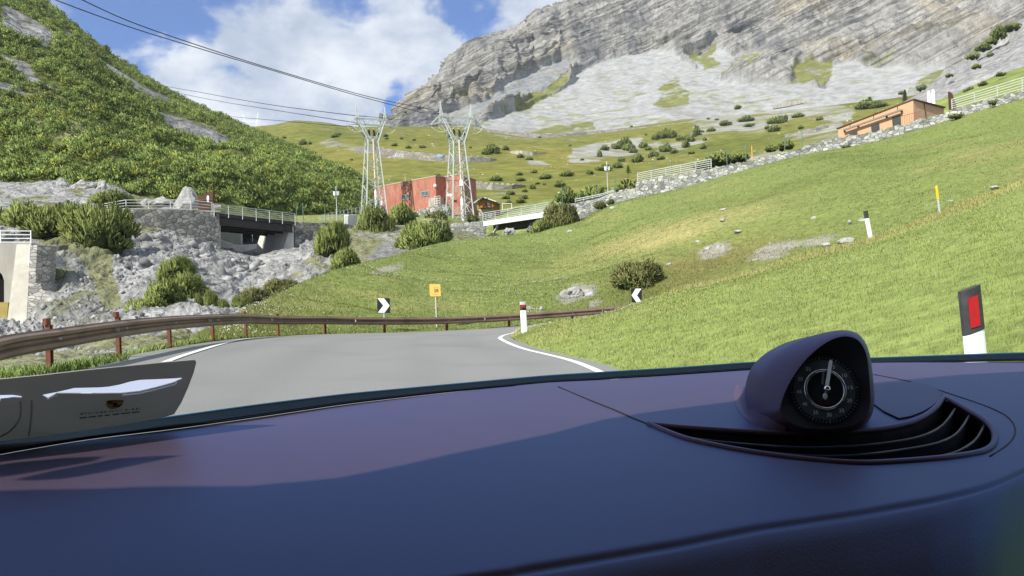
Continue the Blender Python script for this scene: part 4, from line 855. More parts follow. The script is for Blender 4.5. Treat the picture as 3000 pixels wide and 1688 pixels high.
# ------------------------------------------------------------------ lattice pylons
def pylon(base_px, base_py, d, Hm, rot, label, twist):
    b = V(base_px, base_py, d); t = thing('lattice_pylon', b, label, 'pylon', 'lattice pylons by the red building')
    Rz = Matrix.Rotation(rot, 3, 'Z'); Pp = lambda x, y, z: b + Rz @ Vector((x, y, z * Hm / 20.0))
    cs = [(-1, -1), (1, -1), (1, 1), (-1, 1)]; hb, hw, zw = 2.0, .98, 13.7
    at = lambda c, z: Pp(c[0] * lerp(hb, hw, z / zw), c[1] * lerp(hb, hw, z / zw), z)
    for c in cs: MB().bar(at(c, -1.0), at(c, zw), .14).build('leg', m_lattice, t)
    br = MB(); nz = 8; zs = [zw * (1 - (1 - k / nz) ** 1.15) for k in range(nz + 1)]
    for i in range(4):
        c, c2 = cs[i], cs[(i + 1) % 4]
        for k in range(nz):
            if k % 2: br.bar(at(c, zs[k]), at(c2, zs[k + 1]), .075)
            else: br.bar(at(c2, zs[k]), at(c, zs[k + 1]), .075)
            if k % 2 == 0 and i % 2 == 0: br.bar(at(c, zs[k + 1]), at(c2, zs[k + 1]), .045)
        br.bar(at(c, zw), at(c2, zw), .07); br.bar(at(c, 0), at(c2, zs[2]), .05)
    br.build('bracing', m_lattice, t)
    for s in (-1, 1):           # the two arms of the Y
        arm = MB(); zt_ = 18.0; ins = lambda f, k, j: Pp(s * lerp(hw, 2.7, f) - s * k * lerp(.75, .3, f) * (1 if k else 0), j * lerp(hw, .32, f), lerp(zw, zt_, f))
        for j in (-1, 1):
            arm.bar(ins(0, 0, j), ins(1, 0, j), .12); arm.bar(ins(0, 1, j), ins(1, 1, j), .09)
            for k in range(6):
                f0, f1 = k / 6, (k + 1) / 6; arm.bar(ins(f0, k % 2, j), ins(f1, 1 - k % 2, j), .06)
        for k in range(6):
            f0, f1 = k / 6, (k + 1) / 6; arm.bar(ins(f0, 0, -1 + 2 * (k % 2)), ins(f1, 0, 1 - 2 * (k % 2)), .04); arm.bar(ins(f1, 0, -1), ins(f1, 0, 1), .04)
        arm.build('arm', m_lattice, t)
        pk = MB(); tip = Pp(s * 2.8, 0, 20.6)
        for x in (2.35, 3.0):
            for j in (-.32, .32): pk.bar(Pp(s * x, j, 17.2), tip, .08)
        pk.bar(Pp(s * 2.9, -.2, 18.8), Pp(s * 3.3, .2, 18.8), .04).build('peak', m_lattice, t)
    ca_ = MB()
    for z, rr in ((17.0, .10), (18.1, .09)):
        for j in (-.45, .45): ca_.bar(Pp(-3.2, j, z), Pp(3.2, j, z), rr)
    n = 8
    for k in range(n):
        x0, x1 = -3.2 + 6.4 * k / n, -3.2 + 6.4 * (k + 1) / n
        for j in (-.45, .45): ca_.bar(Pp(x0, j, 17.0 if k % 2 else 18.1), Pp(x1, j, 18.1 if k % 2 else 17.0), .06)
        ca_.bar(Pp(x0, -.45, 17.0), Pp(x1, .45, 17.0), .05)
    for s in (-1, 1):
        e_ = Pp(s * 4.75, 0, 16.6)
        for j in (-.45, .45): ca_.bar(Pp(s * 3.2, j, 17.0), e_, .08); ca_.bar(Pp(s * 3.2, j, 18.1), e_, .08)
        ca_.bar(Pp(s * 4.3, -.3, 16.7), Pp(s * 4.3, .3, 17.3), .04)
    ca_.build('cross_arm', m_lattice, t)
    MB().tube([Pp(.05, -1.6, -1.0), Pp(.05, -1.35, 4.2)], .27, 10).build('cable_duct', m_white, t, smooth=True, angle=50)
    MB().tube([Pp(.05, -1.36, 4.2), Pp(.05, -1.0, 14.1)], .19, 8).build('cable_pipe', m_pipe, t, smooth=True, angle=50)
    pf = MB()
    for j in (-.8, 0, .8): pf.bar(Pp(-1.3, j, 14.6), Pp(1.3, j, 14.6), .06)
    for x in (-1.2, -.4, .4, 1.2): pf.bar(Pp(x, -.9, 14.6), Pp(x, .9, 14.6), .05); pf.bar(Pp(x, -.9, 14.6), Pp(.05, -1.05, 13.8), .06)
    pf.build('platform', m_lattice, t)
    for i, x in enumerate((-1.25, -.75, -.25, .25, .75, 1.25)):
        y = -.5 if i % 2 else .4
        q0, q1 = Pp(x, y, 14.7), Pp(x, y, 16.0); mb = MB(); pth = [q0.lerp(q1, k / 12) for k in range(13)]
        mb.tube(pth, [.17 if k % 2 else .11 for k in range(13)], 8).build('insulator', m_ins, t)
        MB().tube([q1, q1 + UP * .25], .05, 6).build('terminal', m_jump, t)
    for s in (-1, 1):
        for x, sag in ((4.65, 1.6), (3.3, 1.0)):
            p0, p1 = Pp(s * x, -.2, 16.4), Pp(s * .75, -.3, 16.1); mid = (p0 + p1) / 2 - UP * sag + (Rz @ Vector((s * .9, 0, 0)))
            MB().tube([p0 * (1 - f) ** 2 + mid * 2 * f * (1 - f) + p1 * f * f for f in np.linspace(0, 1, 10)], .05, 5).build('jumper_cable', m_jump, t)
    q0 = Pp(0, -.2, 16.6); MB().tube([q0, Pp(.1, -.2, 16.1)], .045, 5).build('jumper_cable', m_jump, t)
    return t, Pp
py1, Q1 = pylon(1096, 627, 150, 20.0, R(26), 'left of the two grey lattice pylons, its foot hidden by a pine bush', 0)
py2, Q2 = pylon(1347, 657, 136, 20.4, R(24), 'right lattice pylon standing in front of the red building corner', 0)
bx = V(1351, 536, 134); MB().box(bx, (.55, .4, 1.0)).build('junction_box', m_white, py2)
# distant V shaped pylon on the skyline
b = V(736, 384, 690); t = thing('lattice_pylon', b, 'tiny white pylon on the far skyline left of the green hill', 'pylon')
for xa, xb in ((713, 719), (756, 751)):
    y0, y1 = (336, 372) if xa < 730 else (331, 368)
    m = MB()
    for o_ in (-1.2, 1.2): m.bar(V(xa + o_ * .3, y0, 690), V(xb + o_, y1, 690), .22)
    for k in range(6): f = k / 6; m.bar(V(lerp(xa, xb, f) - 1, lerp(y0, y1, f), 690), V(lerp(xa, xb, f + .16) + 1, lerp(y0, y1, f + .16), 690), .12)
    m.build('arm', m_white, t)
    MB().bar(V(xb, y1, 690), b, .25).build('leg', m_white, t)
MB().bar(V(706, 355, 690), V(764, 355, 690), .25).bar(V(706, 358, 690), V(764, 358, 690), .2).build('cross_arm', m_white, t)
# ------------------------------------------------------------------ overhead lines
def cable(pts, label, r):
    p = resample([V(*q) for q in pts], 10); mb = MB().tube([Vector(x) for x in p], r, 5)
    o = mb.build('power_cable', m_cable, origin=p[-1]); tag(o, label, 'cable', 'overhead power cables')
cable([(60, -48, 75), (163, 0, 78), (388, 82, 86), (583, 142, 94), (777, 200, 104), (1000, 267, 118), (1116, 299, 126), (1240, 331, 135)], 'lower of the two thick cables crossing the sky to the right pylon', .055)
cable([(140, -52, 73), (241, 0, 76), (388, 66, 82), (583, 134, 91), (777, 196, 101), (1000, 262, 117), (1130, 295, 127), (1270, 322, 135.5)], 'upper of the two thick cables crossing the sky to the right pylon', .055)
cable([(360, 205, 420), (447, 243, 345), (600, 273, 270), (780, 305, 210), (1000, 334, 165), (1075, 341, 152)], 'upper thin cable from the wooded crest to the left pylon', .085)
cable([(400, 235, 420), (497, 266, 345), (640, 296, 270), (800, 322, 215), (1000, 353, 165), (1060, 361, 152)], 'lower thin cable from the wooded crest to the left pylon', .085)
cable([(620, 335, 420), (656, 340, 380), (835, 355, 240), (960, 366, 185), (1032, 371, 153)], 'lowest cable reaching the left pylon past the green hill', .085)
cable([(1075, 341, 152), (1200, 352, 142), (1330, 345, 136)], 'slack cable strung between the two lattice pylons', .05)
# ------------------------------------------------------------------ guard rail
m_beam = mat('weathered_rail_steel', c=(.19, .125, .092), var=.22, scale=6, rough=.48, spec=.5, warm=((.10, .066, .05), 1.5, .5, .75))
m_postst = mat('rusty_post_steel', c=(.20, .075, .045), var=.25, scale=12, rough=.8)
gr_tab = [(-420, 1085, 1290, 7.2), (-150, 1022, 1190, 8.8), (0, 983, 1130, 10.2), (150, 963, 1090, 11.8), (351, 938, 1054, 14.6), (499, 926, 1018, 17.8), (625, 921, 996, 21.2), (722, 920, 990, 24.2), (816, 926, 985.5, 28.2), (952, 927.5, 979, 31.2), (1126, 930.5, 976, 33.2), (1309, 929, 969.5, 35.2), (1491, 921, 959, 36.8), (1676, 908, 936.5, 37.5), (1800, 898.5, 917, 37.9), (1905, 889, 896, 38)]
gr = thing('guard_rail', V(722, 990, 24.2), 'brown weathered steel guard rail following the outside of the bend', 'guard rail')
tops = resample([P(a, b, d) for a, b, c, d in gr_tab], 8)
tg = np.gradient(tops, axis=0); tg[:, 2] = 0; tg /= np.linalg.norm(tg, axis=1)[:, None]; nr_ = np.stack([tg[:, 1], -tg[:, 0], np.zeros(len(tg))], -1)   # towards the road
prof = [(-.004, .0), (.0, -.018), (.078, -.050), (.084, -.098), (.004, -.132), (.0, -.155), (.004, -.178), (.084, -.212), (.078, -.260), (.0, -.292), (-.004, -.31), (-.016, -.31), (-.014, -.288), (.064, -.256), (.070, -.216), (-.010, -.182), (-.012, -.128), (.070, -.094), (.064, -.054), (-.014, -.022), (-.016, .0)]
vs = np.stack([tops + nr_ * (a + .07) + np.array([0, 0, b + .0]) for a, b in prof], 1); k = len(prof); n = len(tops); fs = []
for i in range(n - 1):
    for j in range(k): fs.append((i * k + j, i * k + (j + 1) % k, (i + 1) * k + (j + 1) % k, (i + 1) * k + j))
bm_ = MB(); bm_.add([tuple(v) for v in vs.reshape(-1, 3)], fs); bm_.build('beam', m_beam, gr)
a = np.array(gr_tab, float)
for px in (-420, -150, 150, 351, 499, 625, 722, 816, 952, 1126, 1309, 1491, 1676, 1800):
    yt, yb, d = (np.interp(px, a[:, 0], a[:, q]) for q in (1, 2, 3)); T = V(px, yt, d); B = V(px, yb, d)
    i = int(np.argmin(np.linalg.norm(tops - np.array(T), axis=1))); N_ = Vector(nr_[i]); t_ = Vector(tg[i])
    c = Vector((T.x, T.y, (T.z + B.z) / 2)) - N_ * .06; h = T.z - B.z + (.55 if px <= 351 else .42)
    mb = MB().box(c - UP * .22, (.012, .10, h), N_, t_).box(c - UP * .22 + t_ * .05 + N_ * .03, (.06, .012, h), N_, t_).box(c - UP * .22 - t_ * .05 + N_ * .03, (.06, .012, h), N_, t_)
    if px in (150, 351, 816, 722): mb.box(c + UP * (h / 2 - .17) , (.05, .16, .10), N_, t_)
    po = mb.build('post', m_postst, gr)
    MB().tube([Vector(T) + N_ * .10 - UP * .155, Vector(T) + N_ * .135 - UP * .155], .018, 6).build('bolt', m_rail, po)
for px in (318, 598, 785, 1036, 1416, 1762):
    yt, d = (np.interp(px, a[:, 0], a[:, q]) for q in (1, 3)); T = V(px, yt, d); i = int(np.argmin(np.linalg.norm(tops - np.array(T), axis=1))); N_ = Vector(nr_[i]); t_ = Vector(tg[i])
    c = T + N_ * .10 - UP * .155; MB().prism([c - t_ * .0 + UP * .06, c + N_ * .075 + UP * .02, c + N_ * .075 - UP * .03, c - UP * .06], t_ * .012).build('reflector', mat('reflector_plastic', c=(.42, .41, .38), var=.1, scale=5, rough=.3, spec=.6), gr)
# ------------------------------------------------------------------ signs
m_black = mat('black_sign_film', c=(.018, .02, .022), var=.1, scale=4, rough=.5); m_refl = mat('white_reflective_film', c=(.82, .85, .86), var=.03, scale=4, rough=.5)
def chevron(px, yb, sz, d, flip, lean, label, corners):
    t = thing('chevron_sign', V(px, yb, d), label, 'road sign', 'chevron signs at the bend')
    q = [V(x, y, d) for x, y in corners]        # TL TR BR BL
    n = (q[1] - q[0]).cross(q[3] - q[0]).normalized(); n = n if n.y < 0 else -n
    MB().prism([p - n * .025 for p in q], n * .024).build('board', m_black, t)
    bl = lambda u, v: (q[0] * (1 - u) + q[1] * u) * (1 - v) + (q[3] * (1 - u) + q[2] * u) * v
    pts = [(0.03, .02), (.55, .02), (.97, .5), (.55, .98), (.03, .98), (.47, .5)]
    if flip: pts = [(1 - u, v) for u, v in pts]
    MB().prism([bl(u, v) + n * .002 for u, v in pts], n * .003).build('arrow', m_refl, t)
    m_ = (q[2] + q[3]) / 2 - n * .05; g_ = bl(.5, .3) - n * .05
    MB().tube([Vector((m_.x, m_.y, m_.z - 1.0)), g_], .03, 8).build('post', m_rail, t)
chevron(1124, 918, 38, 33.6, False, 0, 'black and white chevron sign pointing right above the guard rail', [(1104.5, 873), (1142, 874), (1143.5, 917.5), (1106, 917)])
chevron(1865, 886, 32, 38.3, True, 0, 'black and white chevron sign pointing left at the far end of the guard rail', [(1848, 845), (1880, 845), (1881, 886), (1851, 886)])
t = thing('bend_number_sign', V(1279, 970, 35.8), 'small yellow square sign numbered 28 on a pale post', 'road sign')
D_ = 35.8; m_sy = mat('yellow_sign_face', c=(.80, .50, .12), var=.04, scale=4, rough=.55); m_ink = mat('dark_sign_ink', c=(.09, .06, .03), var=.1, scale=3, rough=.7)
q = [V(1258, 832.5, D_), V(1290, 833, D_), V(1291.5, 868, D_), V(1259.5, 868.5, D_)]
MB().prism(q, Vector((0, .03, 0))).build('board', m_sy, t)
p0 = V(1271, 856, D_ - .012); flat_text('28', p0, 1, V(1284, 856, D_ - .012) - p0, V(1271, 846.5, D_ - .012) - p0, m_ink, 'lettering', t, .0)
lt = MB()
for y, x0, x1 in ((842.5, 1270, 1284), (861.5, 1268, 1281)): lt.prism([V(x0, y, D_ - .004), V(x1, y, D_ - .004), V(x1, y + 1, D_ - .004), V(x0, y + 1, D_ - .004)], Vector((0, -.003, 0)))
lt.build('caption_lines', mat('faded_ink', c=(.45, .28, .07), var=.1, scale=3, rough=.7), t)
MB().tube([V(1281, 985, D_ + .05), V(1275, 838, D_ + .06)], .035, 8).build('post', mat('pale_post', c=(.6, .55, .46), var=.1, scale=2, rough=.6), t)
# ------------------------------------------------------------------ delineator posts
m_dwhite = mat('white_delineator_plastic', c=(.80, .82, .84), var=.05, scale=6, rough=.5, spec=.4, warm=((.62, .62, .6), 3, .6, .85)); m_dblack = mat('black_delineator_band', c=(.045, .047, .05), var=.35, scale=14, rough=.55); m_dred = mat('red_reflector', c=(.40, .006, .018), var=.12, scale=30, rough=.25, spec=.6)
def delineator(axis0, axis1, d, w, band0, band1, label, refl=None, slope=.0, depth=.05, flat=False):
    """axis0 (px,py) foot, axis1 top; band fractions measured from the top"""
    f, tp_ = V(*axis0, d), V(*axis1, d); up = tp_ - f; H = up.length; up.normalize(); rt = Vector(RGT); rt = (rt - up * rt.dot(up)).normalized(); n = rt.cross(up); n = n if n.y < 0 else -n
    t = thing('delineator_post', f, label, 'road post')
    hw = w / 2; sl = slope
    def body(a, b, sa, sb, g, m, nm, cap=0):
        # outline between heights a<b along the post with sloped ends, rounded cross section
        prof = [(-1, .0), (-.92, .6), (-.6, 1), (.6, 1), (.92, .6), (1, 0), (.8, -.8), (-.8, -.8)]
        vs = []
        for hh, s in ((a, sa), (b, sb)):
            for x, y in prof: vs.append(f + rt * x * (hw + g) + n * (y * (depth / 2 + g)) + up * (hh + s * x * hw))
        k = len(prof); fs = [(i, (i + 1) % k, k + (i + 1) % k, k + i) for i in range(k)] + [tuple(range(k - 1, -1, -1)), tuple(range(k, 2 * k))]
        return MB().add(vs, fs).build(nm, m, t, smooth=True, angle=35)
    h1, h0 = H * (1 - band0), H * (1 - band1)
    if band0 > 0.02: body(h1 + .001, H, sl, sl, -.001, m_rail if band0 < .2 else m_dwhite, 'cap')
    else: h1 = H
    body(-.3, h0, 0, sl, 0, m_dwhite, 'post'); body(h0 + .001, h1, sl, sl, .002, m_dblack, 'band')
    if refl:
        u0, u1, v0, v1 = refl
        q = [f + rt * (x * hw) + n * (depth / 2 + .004) + up * (H * (1 - v) + sl * x * hw * .8) for x, v in ((u0, v0), (u1, v0), (u1, v1), (u0, v1))]
        MB().prism(q, n * .004).build('reflector', m_dred, t)
    return t
delineator((2885, 1320), (2838, 845), 4.4, .118, 0, .27, 'white road post with black sloping head and large red reflector, nearest', (-.52, .42, .05, .235), slope=.28, depth=.06)
delineator((1537, 981), (1531, 884), 24.2, .19, .095, .26, 'white road post with small red band standing at the tip of the bend', None, depth=.08)
delineator((2551, 699), (2535, 618), 29.7, .17, 0, .27, 'white road post with plain black top on the crest of the bank', None, depth=.08)
tt_ = [c for c in bpy.data.objects if c.name.startswith('delineator_post')][1]
q = [V(x, y, 24.1) for x, y in ((1525, 893), (1537, 893), (1537.5, 901), (1525.5, 901))]; MB().prism(q, Vector((0, -.01, 0))).build('reflector', m_dred, tt_)
f = V(2755, 637, 31.6); tp_ = V(2743, 544, 31.6); t = thing('snow_pole', f, 'yellow and grey banded snow pole on the crest of the bank', 'pole'); lp = lambda k: f.lerp(tp_, k)
MB().tube([lp(-.1), lp(.16)], .045, 8).build('band', m_yellow, t); MB().tube([lp(.161), lp(.57)], .042, 8).build('shaft', mat('grey_blue_pole', c=(.45, .48, .53), var=.05, scale=3, rough=.5), t); MB().tube([lp(.571), lp(.97), lp(1)], [.05, .05, .03], 8).build('band', m_yellow, t)
# ------------------------------------------------------------------ vegetation
def leafmat(name, rough=.75, trans=.25):
    m = bpy.data.materials.new(name); m.use_nodes = True; nt = m.node_tree; N = nt.nodes; L = nt.links; b = N['Principled BSDF']
    b.inputs['Roughness'].default_value = rough; b.inputs['Specular IOR Level'].default_value = .2
    at = N.new('ShaderNodeAttribute'); at.attribute_name = 'col'
    oi = N.new('ShaderNodeObjectInfo'); mr = N.new('ShaderNodeMapRange'); mr.inputs[3].default_value = .85; mr.inputs[4].default_value = 1.15; L.new(oi.outputs['Random'], mr.inputs[0])
    sc = N.new('ShaderNodeVectorMath'); sc.operation = 'SCALE'; L.new(at.outputs['Color'], sc.inputs[0]); L.new(mr.outputs[0], sc.inputs['Scale']); L.new(sc.outputs[0], b.inputs['Base Color'])
    if trans:
        tr = N.new('ShaderNodeBsdfTranslucent'); L.new(sc.outputs[0], tr.inputs[0]); mx = N.new('ShaderNodeMixShader'); mx.inputs[0].default_value = trans
        L.new(b.outputs[0], mx.inputs[1]); L.new(tr.outputs[0], mx.inputs[2]); L.new(mx.outputs[0], N['Material Output'].inputs[0])
    return m
m_leaf = leafmat('pine_needles', trans=.35); m_blade = leafmat('grass_blades', .8, .3)
m_trunk = mat('bark', c=(.10, .075, .055), var=.3, scale=8, rough=.95)
PINE_L, PINE_D, PINE_Y = np.array((.36, .43, .13)), np.array((.19, .25, .08)), np.array((.44, .46, .15))
def shrub_arrays(r, n, nb, shoot=.34, wid=.07, up=.75, hgt=.75, lumps=12, cols=(PINE_L, PINE_D, PINE_Y)):
    """a rounded dwarf pine of unit radius: n brush-like shoots on a lumpy dome, each of nb narrow blades; returns verts, tri faces, colours"""
    ang_ = np.arange(lumps) * 2.4; rr_ = np.sqrt((np.arange(lumps) + .5) / lumps) * .64; cen = np.stack([np.cos(ang_) * rr_, np.sin(ang_) * rr_, r.uniform(.05, .62, lumps) * (1.12 - rr_)], -1) + r.normal(size=(lumps, 3)) * [.07, .07, .04]; rad = r.uniform(.24, .50, lumps)
    k = r.integers(0, lumps, n); dirs = r.normal(size=(n, 3)); dirs[:, 2] = np.abs(dirs[:, 2]) * .9 - .12; dirs /= np.linalg.norm(dirs, axis=1)[:, None]
    dep = r.uniform(.55, 1.05, n) ** .6
    pos = cen[k] + dirs * (rad[k] * dep)[:, None]; pos[:, 2] = np.maximum(pos[:, 2] * hgt / .75, .02)
    ax = dirs * (1 - up) + np.array([0, 0, up]) + r.normal(size=(n, 3)) * .18; ax /= np.linalg.norm(ax, axis=1)[:, None]
    ln = shoot * r.uniform(.6, 1.25, n)
    base = np.repeat(pos, nb, 0); a = np.repeat(ax, nb, 0); l = np.repeat(ln, nb)
    a = a + r.normal(size=a.shape) * .33; a /= np.linalg.norm(a, axis=1)[:, None]
    s = np.cross(a, r.normal(size=a.shape)); s /= np.linalg.norm(s, axis=1)[:, None] + 1e-9
    w = wid * r.uniform(.7, 1.3, len(base))
    v0 = base - s * w[:, None] * .5; v1 = base + s * w[:, None] * .5; v2 = base + a * l[:, None] + s * w[:, None] * .25; v3 = base + a * l[:, None] * .95 - s * w[:, None] * .25
    V_ = np.stack([v0, v1, v2, v3], 1).reshape(-1, 3); F = np.arange(len(V_)).reshape(-1, 4)
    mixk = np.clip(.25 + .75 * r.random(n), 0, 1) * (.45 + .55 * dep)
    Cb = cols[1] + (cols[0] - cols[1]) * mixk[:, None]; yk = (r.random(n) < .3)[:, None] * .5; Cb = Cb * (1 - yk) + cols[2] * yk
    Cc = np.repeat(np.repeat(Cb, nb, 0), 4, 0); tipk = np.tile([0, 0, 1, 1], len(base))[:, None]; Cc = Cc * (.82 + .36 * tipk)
    return V_, F, Cc, cen, rad
def crown_core(cen, rad, hgt, seed):
    mb = MB()
    for i, (c, q) in enumerate(zip(cen, rad)): mb.blob((c[0], c[1], max(c[2] * hgt / .75, .05)), (q * .72, q * .72, q * .66 * hgt / .75), 1, .25, seed + i, flat=None)
    return mb
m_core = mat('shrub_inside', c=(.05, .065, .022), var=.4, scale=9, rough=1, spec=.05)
def make_shrub_kind(seed, n, nb, **kw):
    r = np.random.default_rng(seed); V_, F, Cc, cen, rad = shrub_arrays(r, n, nb, **kw); hgt = kw.get('hgt', .75)
    sxy = np.percentile(np.hypot(V_[:, 0], V_[:, 1]), 97); sz = np.percentile(V_[:, 2], 99.3) / .95; S_ = np.array([1 / sxy, 1 / sxy, 1 / sz])
    nn = V_ * [1, 1, .8] + [0, 0, .25]; nn = nn / np.linalg.norm(nn, axis=1)[:, None] + np.repeat(r.normal(size=(len(V_) // 4, 3)), 4, 0) * .38; nn /= np.linalg.norm(nn, axis=1)[:, None]; V_ = V_ * S_
    me = np_mesh('foliage', V_, F, Cc, normals=nn); me.materials.append(m_leaf)
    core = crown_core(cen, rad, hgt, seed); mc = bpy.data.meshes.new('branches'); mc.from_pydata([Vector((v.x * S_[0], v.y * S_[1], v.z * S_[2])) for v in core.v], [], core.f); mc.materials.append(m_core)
    return me, mc
kinds = {}
def shrub(px, py, d, w, h, label, kind=0, group=None, name='dwarf_pine', at=None, rot=None, sink=.1, cat='shrub', hi=True):
    """w,h in photo pixels"""
    p = at if at is not None else V(px, py, d); d = to_px(p)[2]; rx = w * d / FPX / 2; rz = h * d / FPX
    key = (kind, hi)
    if key not in kinds:
        n, nb = (1500, 7) if hi else (210, 5)
        kw = [dict(shoot=.20, wid=.028, up=.55), dict(shoot=.18, wid=.032, up=.5, hgt=.6), dict(shoot=.17, wid=.028, up=.4, cols=(np.array((.32, .34, .12)), np.array((.16, .18, .07)), np.array((.42, .39, .19)))), dict(shoot=.3, wid=.026, up=.9, hgt=.85)][kind]
        if not hi: kw = dict(kw); kw['wid'] *= 2.4; kw['shoot'] *= 1.25
        kinds[key] = make_shrub_kind(300 + kind * 10 + hi, n, nb, **kw)
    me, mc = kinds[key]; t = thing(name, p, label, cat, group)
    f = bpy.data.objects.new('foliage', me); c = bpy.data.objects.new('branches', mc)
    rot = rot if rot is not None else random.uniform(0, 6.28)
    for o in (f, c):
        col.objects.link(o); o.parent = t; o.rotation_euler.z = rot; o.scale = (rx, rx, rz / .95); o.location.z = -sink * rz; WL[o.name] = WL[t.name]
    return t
# big bushes one can tell apart
shrub(285, 722, 72, 215, 135, 'largest dark pine bush on the left, casting its shadow over the rocks', 0)
shrub(135, 692, 73, 200, 105, 'wide pine bush left of the largest bush and above the portal', 1)
shrub(20, 690, 74, 170, 95, 'dark pine bush just above the portal railing at the left edge', 1)
shrub(325, 606, 93, 130, 50, 'flat pine bush behind the left end of the wall railing', 1)
shrub(1098, 704, 98, 112, 108, 'upright pine bush hiding the foot of the left lattice pylon', 0)
shrub(1172, 664, 106, 90, 72, 'smaller pine bush right of the left lattice pylon foot', 1)
shrub(1238, 732, 83, 170, 92, 'broad low pine bush below the red building on the slab', 1)
shrub(972, 742, 82, 105, 98, 'spiky young pine bush right of the concrete bridge abutment', 3)
shrub(1010, 792, 66, 90, 70, 'low green bush at the left edge of the meadow under the spiky one', 1)
shrub(1645, 676, 88, 104, 88, 'leafy bush at the right end of the white footbridge', 2)
shrub(1585, 684, 86, 70, 46, 'low bush under the right end of the white footbridge', 1)
shrub(1868, 850, 43.5, 150, 92, 'rounded olive willow bush behind the left pointing chevron sign', 2)
shrub(515, 822, 58, 105, 75, 'bright green tip of the pine clump in the middle of the gully', 3)
shrub(550, 885, 54, 130, 88, 'dark pine bush in the middle of the rocky gully', 0)
shrub(490, 900, 50, 120, 85, 'grey green bush left of the dark pine in the gully', 1)
shrub(440, 925, 45, 130, 55, 'low bush at the foot of the gully just above the guard rail', 1)
shrub(585, 925, 42, 28, 70, 'thin pointed young pine above the guard rail', 3)
shrub(622, 925, 42, 44, 80, 'taller thin young pine above the guard rail', 3)
shrub(655, 925, 42, 36, 52, 'short thin young pine above the guard rail', 3)
shrub(745, 902, 47, 120, 62, 'sparse green bush at the lower left meadow edge', 2)
shrub(825, 868, 53, 110, 55, 'upper sparse green bush on the left meadow edge', 2)
shrub(708, 905, 44, 60, 40, 'small bush between the young pines and the meadow', 1)
shrub(1445, 705, 96, 40, 24, 'tiny bush in the shade of the white footbridge', 2)
for x, y, w, h, d in [(1758, 610, 40, 24, 94), (1790, 597, 24, 16, 93), (1700, 668, 50, 30, 90), (1722, 655, 40, 20, 92), (2480, 434, 30, 10, 83), (2800, 345, 44, 14, 78), (2908, 305, 26, 14, 77)]:
    shrub(x, y, d, w, h, 'small weedy bush growing at the foot of the long stone wall', 2, 'weeds along the long stone wall', hi=False)
for x, y, w, h, d in [(1210, 640, 40, 22, 128), (1275, 652, 60, 40, 118), (1295, 648, 36, 34, 116), (1385, 650, 46, 26, 110)]:
    shrub(x, y, d, w, h, 'green weed clump growing between the red building plinth and the right pylon', 2, 'weed clumps by the right pylon', hi=False)
# net-fenced shrubs behind the long wall
for i, (x, y, w, h, k) in enumerate([(1745, 592, 160, 48, 0), (1660, 590, 70, 40, 0), (1845, 566, 90, 46, 0), (2110, 480, 90, 38, 0), (2055, 492, 60, 24, 0), (2170, 470, 60, 28, 0), (2305, 434, 50, 26, 0), (2260, 442, 40, 20, 0)]):
    shrub(x, y, 108, w, h, 'bluish green pine bush just behind the long stone wall', 1, 'pine bushes just behind the long stone wall', hi=False, name='dwarf_pine')
# dwarf pines dotted over the far slopes
far = [(1442, 448, 40, 22), (1480, 440, 22, 12), (1425, 452, 26, 14), (1524, 462, 20, 10), (1550, 470, 22, 10), (1772, 441, 26, 14), (1810, 436, 34, 18), (1830, 430, 38, 24), (1842, 440, 36, 16), (1885, 432, 26, 14), (1757, 460, 16, 18), (1920, 409, 22, 14), (1945, 405, 36, 24), (1968, 404, 26, 20), (1990, 412, 20, 14), (1950, 445, 34, 22), (1975, 450, 22, 14), (1915, 460, 30, 16), (1935, 468, 24, 10), (1865, 475, 34, 20), (1820, 474, 20, 12), (1810, 492, 28, 16), (1768, 500, 46, 16), (1855, 448, 24, 12), (1900, 440, 20, 10),
       (1565, 507, 20, 9), (1520, 514, 20, 9), (1660, 516, 40, 14), (1598, 524, 38, 13), (1525, 530, 30, 8), (1452, 530, 36, 14), (1728, 510, 20, 10), (1560, 554, 18, 12), (1537, 563, 16, 8), (1496, 571, 24, 11), (1535, 583, 22, 10), (1525, 594, 30, 13), (1482, 583, 24, 11), (1490, 597, 18, 9), (1640, 548, 34, 16), (1660, 557, 24, 10), (1575, 540, 16, 6), (1595, 542, 10, 5),
       (1155, 428, 18, 8), (1196, 435, 18, 8), (1237, 434, 20, 8), (1130, 401, 16, 8), (1176, 408, 10, 5), (1213, 412, 12, 5), (1132, 408, 12, 6), (980, 403, 24, 12), (994, 396, 10, 6), (887, 424, 22, 14), (908, 423, 10, 8), (833, 405, 12, 5), (1278, 520, 24, 10), (1030, 470, 10, 5), (1364, 412, 8, 4), (1378, 434, 10, 4), (1581, 404, 10, 4), (1670, 428, 8, 4),
       (2162, 318, 20, 10), (2185, 356, 44, 14), (2192, 372, 26, 10), (2125, 367, 34, 12), (2265, 362, 36, 16), (2290, 360, 32, 18), (2300, 345, 14, 8), (2337, 344, 34, 11), (2402, 352, 20, 10), (2268, 385, 36, 16), (2250, 377, 20, 8), (2346, 377, 18, 8), (2083, 385, 24, 10), (2058, 388, 10, 6), (2035, 400, 12, 14), (2015, 410, 26, 12), (2008, 432, 22, 18), (2042, 396, 22, 24), (2022, 415, 30, 16), (2065, 412, 12, 8), (2060, 436, 18, 12), (2026, 450, 20, 8), (2545, 318, 60, 22), (2525, 318, 40, 16), (2580, 314, 40, 12), (2700, 262, 26, 14), (2640, 276, 16, 8), (2075, 350, 10, 5), (2205, 368, 12, 6), (2100, 352, 12, 5), (1705, 470, 12, 5), (1892, 396, 8, 4), (1850, 372, 8, 4)]
